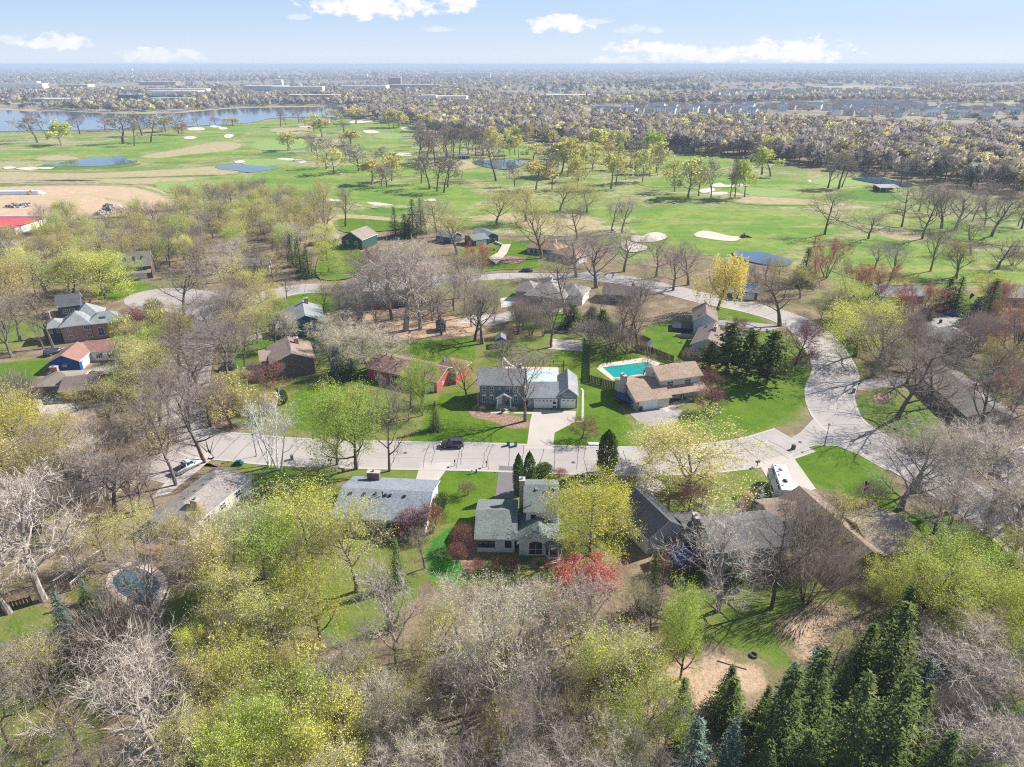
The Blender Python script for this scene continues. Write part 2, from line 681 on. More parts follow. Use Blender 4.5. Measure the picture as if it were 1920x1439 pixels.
M['tyre'] = plain('tyre_rubber', (.02, .02, .02), .9)
M['stone'] = plain('field_stone', (.32, .26, .23), .9, .4, 1.5, .1, 0, .5)
M['brickred'] = brick('red_brick', (.36, .17, .11), (.44, .24, .17), (.45, .38, .33))
M['brickdark'] = brick('dark_brick', (.13, .095, .085), (.19, .135, .115), (.20, .175, .16))
M['bricktan'] = brick('tan_brick', (.40, .29, .22), (.48, .36, .28), (.5, .44, .38))
M['lamp'] = plain('lamp_glass', (.7, .7, .66), .3)


# ================================================================== GROUND
KEEP = []            # world polygons where scattered trees may not stand


def smooth_closed(pts,k=5):
    out = []
    n = len(pts)
    for i in range(n):
        a,b,c,d = pts[i - 1],pts[i],pts[(i + 1) % n],pts[(i + 2) % n]
        for j in range(k):
            t = j / k
            out.append(0.5 * ((2 * b) + (c - a) * t + (2 * a - 5 * b + 4 * c - d) * t * t + (3 * b - a - 3 * c + d) * t ** 3))
    return out


def smooth_open(pts,k=6):
    q = [2 * pts[0] - pts[1]] + list(pts) + [2 * pts[-1] - pts[-2]]
    out = []
    for i in range(1,len(q) - 2):
        a,b,c,d = q[i - 1],q[i],q[i + 1],q[i + 2]
        for j in range(k):
            t = j / k
            out.append(0.5 * ((2 * b) + (c - a) * t + (2 * a - 5 * b + 4 * c - d) * t * t + (3 * b - a - 3 * c + d) * t ** 3))
    out.append(pts[-1].copy())
    return out


def poly_area(p):
    return 0.5 * sum(p[i - 1].x * p[i].y - p[i].x * p[i - 1].y for i in range(len(p)))


def offset_poly(p,d):
    n = len(p)
    out = []
    for i in range(n):
        e1 = (p[i] - p[i - 1]).to_2d()
        e2 = (p[(i + 1) % n] - p[i]).to_2d()
        e = (e1.normalized() if e1.length > 1e-6 else e1) + (e2.normalized() if e2.length > 1e-6 else e2)
        if e.length < 1e-4:
            out.append(p[i].copy())
            continue
        e.normalize()
        out.append(Vector((p[i].x + e.y * d,p[i].y - e.x * d,0)))
    return out


def inside(poly,x,y):
    r = False
    j = len(poly) - 1
    for i in range(len(poly)):
        a,b = poly[i],poly[j]
        if (a[1] > y) != (b[1] > y) and x < (b[0] - a[0]) * (y - a[1]) / (b[1] - a[1]) + a[0]:
            r = not r
        j = i
    return r


_zl = [0]


def patch(name,px,kind,under=None,z=0.004,fade=0.8,smooth=True,mat=None,keep=False,world=False):
    pts = [p.copy() for p in px] if world else [P(*q) for q in px]
    _zl[0] += 1
    z += .0011 * (_zl[0] % 9)
    if max(p.y for p in pts) > 260:                # distant layers need more air between them
        z = z * 12 + .02 * (_zl[0] % 7)
    if smooth:
        pts = smooth_closed(pts)
    if poly_area(pts) < 0:
        pts.reverse()
    if keep:
        KEEP.append([(p.x,p.y) for p in pts])
    bm = bmesh.new()
    lay = bm.verts.layers.float.new('edge')

    def ring(ps,e):
        r = []
        for p in ps:
            v = bm.verts.new((p.x,p.y,z))
            v[lay] = e
            r.append(v)
        return r
    if under and fade:
        o = offset_poly(pts,fade / 2)
        i = offset_poly(pts,-fade / 2)
        ro,ri = ring(o,0.0),ring(i,1.0)
        n = len(ro)
        for k in range(n):
            try:
                bm.faces.new((ro[k],ro[(k + 1) % n],ri[(k + 1) % n],ri[k]))
            except ValueError:
                pass
        core,rc = i,ri
    else:
        core,rc = pts,ring(pts,1.0)
    for tri in tessellate_polygon([core]):
        try:
            bm.faces.new([rc[q] for q in tri])
        except ValueError:
            pass
    me = bpy.data.meshes.new(name)
    for f in bm.faces:
        f.normal_update()
        if f.normal.z < 0:
            f.normal_flip()
    bm.to_mesh(me)
    bm.free()
    me.materials.append(mat or ground_mat(kind,under))
    o = link(name,me)
    tag(o,kind='structure')
    return o


def strip_pts(line,off):
    out = []
    n = len(line)
    for i in range(n):
        d = (line[min(i + 1,n - 1)] - line[max(i - 1,0)])
        d.z = 0
        d.normalize()
        out.append(Vector((line[i].x - d.y * off,line[i].y + d.x * off,0)))
    return out


def ribbon(mb,line,o0,o1,z,mi=0,h=0.0):
    a,b = strip_pts(line,o0),strip_pts(line,o1)
    for i in range(len(line) - 1):
        p = [a[i],b[i],b[i + 1],a[i + 1]]
        mb.face([(q.x,q.y,z + h) for q in reversed(p)],mi)
        if h:
            for s,(u,v) in enumerate(((a[i],a[i + 1]),(b[i + 1],b[i]))):
                mb.face([(u.x,u.y,z),(v.x,v.y,z),(v.x,v.y,z + h),(u.x,u.y,z + h)],mi)


# --- the one ground sheet out to the horizon,finer near the camera
def ground_sheet():
    mb = MB()
    mats = [ground_mat('litter'),ground_mat('farland')]
    xs = [-34000,-6000,-1500,-420,420,1500,6000,34000]
    ys = [-1200,0,420,900,1400,6000,33000]
    for i in range(len(xs) - 1):
        for j in range(len(ys) - 1):
            near = ys[j + 1] <= 900 and xs[i] >= -1500 and xs[i + 1] <= 1500
            mb.face([(xs[i],ys[j],0),(xs[i + 1],ys[j],0),(xs[i + 1],ys[j + 1],0),(xs[i],ys[j + 1],0)],0 if near else 1)
    o = mb.build('ground',mats)
    tag(o,kind='structure')


ground_sheet()

# --- golf course
patch('golf_course',[(-260,262),(-60,250),(70,247),(180,249),(330,240),(430,234),(520,226),(640,223),(720,228),(800,240),(830,262),
                      (880,262),(940,258),(1010,268),(1080,280),(1240,289),(1400,300),(1500,318),(1640,330),(1760,352),(1960,380),(2200,400),
                      (2200,560),(1960,545),(1760,540),(1620,545),(1500,510),(1380,490),(1270,475),(1180,492),(1100,440),(960,440),(760,425),(640,428),
                      (480,398),(330,378),(290,352),(100,345),(-100,350),(-300,360)],'rough','litter',.004,9,keep=False)
FW = [
    [(0,300),(120,296),(250,300),(330,283),(440,262),(470,248),(560,232),(520,226),(400,237),(330,247),(230,262),(120,280),(0,283)],
    [(250,300),(330,305),(420,296),(520,280),(560,258),(540,246),(470,262),(400,280),(320,290)],
    [(450,268),(520,262),(620,246),(700,240),(700,228),(640,226),(560,236),(480,250)],
    [(280,372),(360,368),(440,352),(530,345),(540,330),(440,330),(360,340),(290,352)],
    [(520,310),(620,320),(640,345),(560,365),(480,358),(470,330)],
    [(560,370),(660,382),(760,400),(860,396),(900,372),(860,350),(760,345),(660,350),(590,355)],
    [(640,330),(760,330),(860,336),(930,326),(900,310),(800,306),(700,302),(640,312)],
    [(660,250),(740,262),(770,275),(760,292),(700,290),(660,272)],
    [(640,240),(700,246),(770,250),(790,243),(740,233),(670,230)],
    [(930,275),(990,272),(1010,282),(990,295),(950,296)],
    [(1210,335),(1350,330),(1480,335),(1560,350),(1520,372),(1420,366),(1300,352),(1220,350)],
    [(1240,298),(1310,292),(1370,300),(1350,318),(1280,318),(1230,312)],
    [(1200,395),(1300,388),(1430,392),(1540,405),(1560,440),(1480,470),(1380,478),(1270,468),(1200,440),(1180,412)],
    [(1430,350),(1560,348),(1660,352),(1690,372),(1640,385),(1540,380),(1460,366)],
    [(1560,460),(1680,440),(1800,470),(1960,480),(1960,530),(1800,525),(1660,530),(1560,500)],
    [(1600,395),(1720,400),(1860,430),(1960,440),(1960,460),(1840,455),(1700,430),(1600,415)],
    [(870,395),(1000,380),(1100,388),(1180,400),(1140,420),(1000,415),(880,412)],
]
for q in FW:
    patch('fairway',q,'fairway','rough',.008,7)
GR = [[(475,270),(520,262),(575,266),(570,278),(500,284)],[(455,303),(500,299),(560,306),(520,313),(470,312)],
      [(700,255),(735,251),(770,256),(740,262)],[(1300,345),(1360,340),(1420,348),(1380,358),(1310,356)],
      [(1530,336),(1600,336),(1640,345),(1590,350),(1535,346)],[(350,362),(420,356),(450,362),(390,372)],
      [(1390,352),(1500,362),(1450,370),(1400,364)],[(300,342),(420,346),(420,358),(320,362)]]
for q in GR:
    patch('putting_green',q,'green','rough',.012,3)
DEEP = [[(1560,366),(1640,356),(1690,372),(1640,380)],
        [(470,290),(520,286),(560,290),(520,296)],[(180,296),(250,306),(160,318),(60,318)],[(700,390),(770,392),(740,402),(690,398)]]
for q in DEEP:
    patch('long_grass',q,'deep','rough',.0125,12)
STRAW = [[(270,292),(330,282),(400,268),(450,270),(440,281),(360,290),(290,297)],[(0,324),(160,326),(330,318),(430,312),(440,326),(330,330),(200,334),(0,338)],
         [(505,244),(560,240),(590,246),(545,252)],[(600,268),(640,262),(650,270),(615,276)],[(0,344),(130,340),(290,346),(440,340),(430,333),(200,337),(0,340)],
         [(640,402),(760,412),(860,420),(760,428),(640,425),(560,408)],[(880,408),(960,420),(1040,440),(1120,430),(1100,405),(1000,400)],
         [(1420,368),(1500,372),(1540,382),(1440,384),(1380,378)],[(1540,382),(1640,392),(1700,420),(1760,440),(1700,452),(1600,420)],
         [(1700,500),(1820,500),(1960,520),(1960,545),(1800,536),(1690,525)],[(790,305),(860,300),(900,312),(830,320)],[(70,296),(110,292),(150,298),(90,302)]]
for q in STRAW:
    patch('dormant_grass',q,'straw','rough',.011,8)
BUNK = [[(350,242),(368,239),(383,241),(380,245),(355,245)],[(345,258),(358,256),(370,259),(358,262),(347,261)],[(393,237),(405,235),(415,238),(402,240)],[(410,240),(420,239),(427,242),(415,244)],
        [(421,254),(430,252),(439,254),(430,260),(421,258)],[(440,304),(452,301),(460,304),(452,307),(442,307)],[(515,300),(530,297),(551,299),(545,303),(525,303)],[(552,301),(565,300),(575,304),(562,307)],
        [(6,315),(20,313),(30,316),(12,318)],[(30,317),(60,314),(80,317),(50,320)],[(72,315),(100,315),(95,318),(78,318)],
        [(655,229),(680,224),(700,228),(668,232)],[(680,246),(700,245),(712,249),(690,251)],[(693,383),(690,380),(712,381),(740,386),(746,389),(720,389)],
        [(752,240),(770,239),(775,243),(757,244)],[(790,245),(815,244),(822,248),(797,249)],[(612,374),(640,376),(636,379),(615,378)],[(735,288),(765,288),(770,293),(742,293)],
        [(1313,357),(1335,353),(1340,359),(1322,363),(1311,361)],[(1335,348),(1350,344),(1362,348),(1400,346),(1398,351),(1340,352)],[(1330,362),(1360,360),(1362,365),(1337,366)],[(1376,361),(1400,358),(1437,358),(1430,363),(1390,366),(1376,365)],
        [(1514,340),(1535,338),(1565,343),(1540,346)],[(1302,440),(1318,434),(1345,438),(1365,443),(1388,446),(1378,453),(1350,452),(1322,448),(1306,445)],
        [(1184,452),(1188,443),(1205,444),(1218,438),(1240,438),(1250,447),(1230,454),(1205,456)],[(1163,462),(1172,453),(1195,458),(1215,466),(1195,474),(1175,472)],
        [(795,376),(812,374),(818,378),(800,379)],[(560,238),(585,236),(590,239),(570,241)]]
for q in BUNK:
    patch('sand_bunker',q,'sand','rough',.015,.8,keep=True)

# --- water
patch('lake',[(-700,262),(-200,252),(60,246),(200,244),(265,239),(330,239),(390,236),(470,231),(520,222),(640,219),(640,201),(560,202),(470,203),(400,207),(330,213),(230,214),(120,210),(60,209),(0,207),(-200,205),(-800,205)],None,None,.03,0,True,M['lake'],keep=True)
for q in ([(78,311),(120,305),(150,300),(195,296),(230,295),(240,301),(258,304),(200,312),(140,313)],
          [(403,314),(415,311),(450,310),(490,313),(525,316),(500,321),(470,325),(440,321),(415,319)],
          [(885,304),(900,302),(940,301),(985,302),(990,306),(975,314),(950,319),(915,316),(893,310)],
          [(1372,476),(1390,474),(1430,476),(1470,486),(1486,494),(1470,501),(1430,498),(1390,488)],
          [(1598,336),(1640,334),(1680,341),(1712,347),(1700,352),(1650,347),(1610,340)]):
    patch('pond',q,None,None,.034,0,True,M['pond'],keep=True)
for q in ([(70,314),(120,309),(258,307),(230,314),(140,317)],):
    patch('pond_bank',q,'deep','rough',.018,2)
patch('shore_sand',[(330,214),(400,209),(470,204.5),(560,203),(600,203.4),(600,200),(480,201),(400,205),(340,210.5)],'straw','farland',.032,8)
patch('shore_sand',[(-60,207.5),(20,207.5),(60,209.5),(60,206),(-60,203)],'straw','farland',.032,8)

# --- construction site at the left
patch('bare_earth',[(-200,352),(0,352),(120,350),(230,351),(285,362),(318,378),(345,398),(330,412),(290,410),(240,405),(120,412),(40,415),(-200,425)],'dirt','rough',.016,8,keep=False)
patch('dirt_track',[(268,351),(296,358),(325,380),(340,400),(352,418),(338,418),(318,392),(296,370),(262,358)],'straw','dirt',.020,3)
patch('dirt_track',[(200,372),(236,378),(250,392),(244,402),(236,402),(240,392),(228,382),(200,377)],'straw','dirt',.0205,3)

# --- lawns in the neighbourhood
LAWN = [
    ('lawn',[(772,833),(880,833),(990,834),(992,806),(960,792),(900,782),(892,768),(892,742),(868,735),(830,742),(800,770),(786,808)]),
    ('lawn',[(1037,836),(1036,814),(1078,792),(1084,770),(1088,718),(1094,690),(1112,690),(1150,735),(1165,770),(1186,800),(1215,842),(1120,840)]),
    ('lawn',[(1084,640),(1102,640),(1100,700),(1086,715),(1060,690),(1040,668),(1060,650)]),
    ('lawn',[(1106,662),(1140,660),(1200,668),(1150,690),(1120,718),(1104,712)]),
    ('lawn',[(1262,800),(1300,772),(1360,742),(1370,705),(1450,690),(1518,696),(1524,722),(1512,748),(1478,780),(1436,803),(1392,818),(1330,815)]),
    ('lawn',[(1483,852),(1498,842),(1536,834),(1566,835),(1600,846),(1640,872),(1668,902),(1678,940),(1668,962),(1630,962),(1590,930),(1552,916),(1516,900)]),
    ('lawn',[(836,880),(930,880),(935,895),(922,945),(900,982),(868,990),(830,982),(822,945)]),
    ('emerald',[(818,1005),(862,985),(884,1000),(888,1050),(896,1075),(850,1096),(812,1085),(800,1045)]),
    ('dullawn',[(640,1010),(740,1008),(812,1004),(812,1060),(790,1100),(735,1170),(690,1215),(625,1215),(600,1150),(600,1070)]),
    ('lawn',[(0,684),(40,678),(84,676),(86,690),(60,712),(20,735),(-60,745),(-60,690)]),
    ('dullawn',[(0,600),(60,596),(110,612),(95,640),(40,655),(-60,660),(-60,610)]),
    ('dullawn',[(0,1143),(60,1134),(108,1150),(112,1178),(60,1198),(0,1216),(-60,1230),(-60,1150)]),
    ('dullawn',[(120,1105),(160,1080),(180,1090),(170,1120),(140,1130)]),
    ('lawn',[(490,590),(545,556),(640,552),(650,566),(610,580),(530,600),(500,606)]),
    ('lawn',[(452,650),(505,633),(560,632),(520,660),(495,690),(455,690),(440,675)]),
    ('lawn',[(545,742),(600,722),(650,735),(660,790),(640,818),(590,815),(548,796)]),
    ('dullawn',[(1305,1115),(1400,1095),(1540,1085),(1600,1110),(1610,1180),(1560,1240),(1440,1255),(1330,1235),(1300,1180)]),
    ('lawn',[(1216,612),(1285,602),(1296,622),(1288,664),(1250,672),(1214,655)]),
    ('lawn',[(766,634),(830,628),(880,632),(890,660),(884,694),(850,672),(800,680),(770,660)]),
    ('dullawn',[(890,640),(960,640),(1060,640),(1050,668),(1040,690),(960,690),(890,690)]),
    ('lawn',[(968,592),(1000,584),(1046,586),(1060,604),(1030,618),(985,616)]),
    ('lawn',[(918,470),(960,455),(1000,458),(1010,480),(1000,502),(940,506),(870,512),(880,488)]),
    ('lawn',[(640,412),(760,420),(750,430),(650,436)]),
    ('lawn',[(1300,600),(1344,575),(1400,588),(1440,608),(1420,612),(1360,590)]),
    ('lawn',[(612,468),(650,462),(690,490),(660,520),(600,520)]),
    ('lawn',[(180,545),(250,528),(290,540),(240,555),(200,562)]),
    ('dullawn',[(1600,765),(1640,722),(1720,745),(1760,800),(1740,830),(1690,822),(1640,800)]),
    ('dullawn',[(1705,840),(1780,840),(1850,830),(1920,850),(1900,880),(1800,880),(1730,870)]),
    ('dullawn',[(480,864),(540,868),(610,870),(790,872),(780,900),(640,905),(560,918),(500,915),(440,880),(400,862),(430,850)]),
    ('dullawn',[(1210,885),(1300,880),(1400,878),(1440,900),(1400,950),(1320,975),(1240,950)]),
    ('lawn',[(1398,884),(1410,878),(1440,905),(1445,925),(1410,930),(1395,905)]),
    ('lawn',[(1680,980),(1760,960),(1830,1000),(1900,1020),(1880,1050),(1760,1010)]),
    ('lawn',[(1880,1330),(1960,1330),(1960,1390),(1890,1370)]),
    ('dullawn',[(1700,560),(1780,548),(1880,552),(1860,566),(1760,570)]),
    ('lawn',[(1800,580),(1812,560),(1826,552),(1820,575),(1806,590)]),
    ('dullawn',[(200,690),(300,678),(330,690),(240,705)]),
    ('lawn',[(190,706),(232,700),(236,712),(205,718)]),
    ('dullawn',[(300,1110),(420,1120),(500,1160),(420,1240),(300,1200)]),
    ('dullawn',[(0,1260),(160,1260),(190,1400),(60,1450),(-60,1440)]),
    ('dullawn',[(1590,660),(1640,690),(1720,700),(1900,700),(1960,760),(1840,740),(1700,700),(1600,700)]),
    ('dullawn',[(1540,610),(1560,600),(1600,650),(1620,690),(1640,720),(1625,722),(1590,676)]),
    ('dullawn',[(640,540),(800,520),(960,530),(960,560),(900,580),(860,560),(700,560)]),
    ('dullawn',[(740,690),(860,690),(890,730),(800,760),(770,745)]),
    ('dullawn',[(1460,1370),(1900,1370),(1960,1460),(1700,1500),(1500,1480)]),
]
for q in ([(450,640),(560,600),(640,612),(700,640),(900,640),(1080,625),(1200,640),(1290,595),(1420,600),(1510,640),(1545,700),(1500,780),(1400,815),(1200,850),(1000,838),(640,832),(480,822),(430,760)],
          [(380,870),(500,860),(640,872),(880,888),(1200,890),(1440,880),(1450,960),(1330,980),(1200,990),(1100,1060),(880,1100),(760,1010),(640,1000),(500,930)],
          [(430,560),(560,550),(660,550),(650,580),(560,600),(440,640),(420,600)],[(860,470),(960,450),(1080,500),(1060,508),(940,508),(840,515)]):
    patch('yard',q,'dullawn','litter',.004,6)
for kind,q in LAWN:
    patch('lawn',q,kind,'litter' if kind == 'dullawn' else 'dullawn',.022 if kind != 'dullawn' else .0135,2.2)
for q in ([(892,770),(930,775),(980,785),(992,800),(960,803),(925,790),(890,782),(882,770)],[(1388,940),(1420,920),(1440,945),(1430,980),(1400,990),(1380,970)],
          [(935,487),(955,483),(985,487),(970,496),(945,495)],[(1610,945),(1632,940),(1650,962),(1640,985),(1615,975)],[(862,1030),(884,1000),(896,1045),(880,1078)],
          [(1640,742),(1668,738),(1665,752),(1645,754)]):
    patch('mulch_bed',q,'mulch','litter',.034,.8)
for q in ([(1180,1280),(1300,1228),(1410,1250),(1430,1290),(1360,1320),(1320,1370),(1240,1400),(1180,1360)],[(660,575),(760,575),(870,600),(900,625),(760,634),(690,620)],[(1480,1180),(1560,1150),(1640,1190),(1600,1230),(1520,1240)]):
    patch('fallen_leaves',q,'leafpile','litter',.0255,4)


# --- roads
def road(line_px,w,name='road',kerb=True,mat='road',z=.05,world_pts=None):
    line = smooth_open([P(*q) for q in line_px])
    mb = MB()
    ribbon(mb,line,w / 2,-w / 2,z)
    o = mb.build(name,M[mat])
    tag(o,kind='structure')
    KEEP.append([(p.x,p.y) for p in strip_pts(line,w / 2 + 1)] + [(p.x,p.y) for p in reversed(strip_pts(line,-w / 2 - 1))])
    if kerb:
        kb = MB()
        for s in (1,-1):
            ribbon(kb,line,s * (w / 2 + .55),s * (w / 2 - .02),z - .02,0,.05)
        k = kb.build('kerb',M['kerb'])
        tag(k,kind='structure')
    return line


main_line = road([(280,900),(340,862),(390,838),(440,838),(520,846),(640,851),(760,854),(880,856),(1000,860),(1120,864),(1240,864),(1340,858),(1420,846),(1490,825)],10.0)
north_line = road([(1960,1040),(1860,965),(1740,890),(1640,835),(1575,790),(1555,740),(1566,700),(1550,660),(1518,622),(1470,596),(1400,576),(1320,560),(1240,540),(1150,523),(1050,515),(940,516),(850,523),(740,535),(640,540),(560,543),(500,555)],10.0,z=.048)
left_line = road([(500,555),(440,570),(400,590),(378,625),(362,665),(352,710),(345,750),(340,790),(360,820),(400,840)],9.5,z=.046)
patch('road',[(1392,862),(1440,846),(1500,812),(1540,770),(1600,770),(1660,850),(1720,878),(1660,882),(1610,853),(1570,837),(1530,836),(1490,846),(1440,866)],None,None,.052,0,False,M['road'],keep=True)
patch('road',[(232,566),(246,553),(290,543),(340,541),(400,548),(440,556),(450,572),(420,590),(370,592),(300,586),(250,580)],None,None,.043,0,True,M['road'],keep=True)
patch('road',[(390,560),(470,548),(500,552),(450,600),(400,620),(380,600)],None,None,.0433,0,True,M['road'])
road([(-80,500),(40,482),(120,462),(200,442),(280,428),(330,420)],7,kerb=False,mat='oldasphalt')


def crack(px,road_obj_z=.066,w=.10):
    line = [P(*q) for q in px]
    pts = []
    for a,b in zip(line[:-1],line[1:]):
        for j in range(4):
            t = j / 4
            p = a.lerp(b,t)
            pts.append(p + Vector((rng.uniform(-.12,.12),0,0)))
    pts.append(line[-1])
    mb = MB()
    ribbon(mb,pts,w / 2,-w / 2,road_obj_z)
    o = mb.build('pavement_crack',M['joint'])
    o.parent = ROADROOT


ROADROOT = [o for o in COL.objects if o.name == 'road'][0]
for q in ([(871,834),(866,850),(864,872)],[(917,836),(912,846),(907,852),(908,862),(905,876)],[(957,836),(953,874)],[(1020,842),(1016,858),(1012,878)],[(1085,842),(1081,880)],
          [(1169,846),(1175,872)],[(812,834),(814,850),(808,872)],[(740,836),(738,868)],[(1440,826),(1485,850)],[(1500,800),(1560,838)]):
    crack(q)
for ln,st in ((main_line,3),(north_line,3),(left_line,3)):
    for i in range(2,len(ln) - 2,st):
        a,b = strip_pts(ln,4.9)[i],strip_pts(ln,-4.9)[i]
        m = a.lerp(b,.5) + Vector((rng.uniform(-.6,.6),rng.uniform(-.6,.6),0))
        mb = MB()
        q = [a.lerp(m,.5 * k) for k in range(2)] + [m,m.lerp(b,.5 + rng.uniform(-.1,.1)),b]
        ribbon(mb,q,.05,-.05,.067)
        o = mb.build('pavement_joint',M['joint'])
        o.parent = ROADROOT
for q in ((760,850),(1075,868),(1500,830),(1570,700)):
    c = P(*q)
    mb = MB()
    mb.tube((c.x,c.y,.03),(c.x,c.y,.075),.42,.42,14)
    o = mb.build('manhole_cover',M['joint'])
    o.parent = ROADROOT
KEEP.append([tuple(P(*q)[:2]) for q in ((-60,424),(64,424),(74,474),(-60,474))])
patch('gutter_joint',[(650,856),(1180,864),(1180,864.8),(650,856.8)],None,None,.064,0,False,M['kerb'])


# --- driveways,paths and patios
def slab(name,px,mat,z=.062,smooth=False):
    return patch(name,px,None,None,z,0,smooth,M[mat],keep=True)


slab('driveway',[(1000,768),(1080,772),(1078,792),(1040,812),(1037,840),(1040,843),(982,842),(988,836),(994,790)],'drive')
slab('driveway',[(793,868),(846,868),(838,880),(820,905),(778,905),(784,885)],'drive')
slab('driveway',[(936,874),(972,876),(968,935),(928,936)],'asphalt')
slab('driveway',[(1196,882),(1216,880),(1250,915),(1215,935),(1190,920)],'drive')
slab('driveway',[(1420,866),(1490,850),(1486,856),(1530,918),(1500,925),(1460,925),(1440,900)],'drive')
slab('driveway',[(1180,776),(1236,762),(1280,770),(1262,800),(1215,800),(1196,792)],'oldasphalt')
slab('garden_path',[(1236,762),(1262,755),(1292,748),(1296,752),(1250,774)],'drive',.075)
slab('driveway',[(180,690),(242,668),(240,690),(215,697),(160,698)],'oldasphalt')
slab('driveway',[(420,712),(505,683),(520,700),(450,708),(425,718)],'oldasphalt')
slab('driveway',[(446,636),(490,624),(520,640),(490,634),(450,642)],'oldasphalt')
slab('driveway',[(285,935),(330,882),(372,855),(390,848),(400,858),(370,885),(320,925)],'drive')
slab('driveway',[(1735,570),(1770,566),(1806,590),(1810,615),(1760,618),(1740,600)],'oldasphalt')
slab('driveway',[(1604,712),(1680,708),(1705,716),(1690,726),(1608,732)],'oldasphalt')
slab('driveway',[(1850,885),(1960,870),(1960,920),(1880,905)],'oldasphalt')
slab('driveway',[(1340,600),(1420,606),(1470,612),(1440,622),(1380,620),(1350,612)],'oldasphalt')
slab('driveway',[(915,488),(933,478),(942,462),(958,462),(950,480),(930,500)],'gravelpath')
slab('driveway',[(1350,540),(1420,545),(1420,562),(1360,558)],'asphalt')
slab('sport_court',[(1033,636),(1092,639),(1092,660),(1028,655)],'gravelpath')
slab('garden_path',[(918,771),(1000,772),(1000,777),(920,776)],'drive',.075)
slab('stone_kerb',[(1088,729),(1092,729),(1095,733),(1095,790),(1091,793),(1079,792),(1079,790),(1090,790),(1091,733)],'kerb',.08)
slab('patio',[(1000,1046),(1050,1046),(1056,1066),(996,1066)],'brickred',.075)
slab('patio',[(930,590),(968,580),(1000,572),(1060,575),(1050,586),(985,585),(950,605),(920,612)],'drive',.075)
slab('patio',[(880,592),(930,590),(920,612),(860,606)],'gravelpath',.0735)
slab('patio',[(60,738),(120,730),(150,770),(85,800)],'drive',.075)
slab('patio',[(95,830),(142,828),(138,848),(112,868),(96,860)],'drive',.075)
CART = [[(408,300),(392,308),(392,314),(410,322),(440,326),(438,338),(455,350),(480,363)],[(440,326),(470,328)],[(0,321),(120,320),(260,324),(330,334),(430,338)],
        [(860,299),(890,314),(950,324),(1060,330),(1160,332),(1220,334),(1256,322),(1240,318)],[(1160,365),(1220,382),(1300,385),(1400,370),(1460,367),(1540,374),(1620,386),(1700,410),(1780,432),(1960,450)],
        [(1450,337),(1520,350),(1600,354),(1660,356)],[(1440,345),(1540,365),(1660,388)],[(760,415),(900,402),(1040,396),(1160,383)]]
for q in CART:
    line = smooth_open([P(*a) for a in q])
    mb = MB()
    ribbon(mb,line,1.6,-1.6,.024)
    tag(mb.build('cart_path',M['gravelpath']),kind='structure')


# ================================================================== HOUSES
_mm = {}


def roofm(name, c):
    k = 'roof_' + name
    if k not in _mm:
        _mm[k] = shingle('shingles_' + name, c)
    return _mm[k]


def sidm(name, c, pitch=.22, vertical=False):
    k = 'sid_' + name
    if k not in _mm:
        _mm[k] = siding('siding_' + name, c, pitch, .72, vertical)
    return _mm[k]


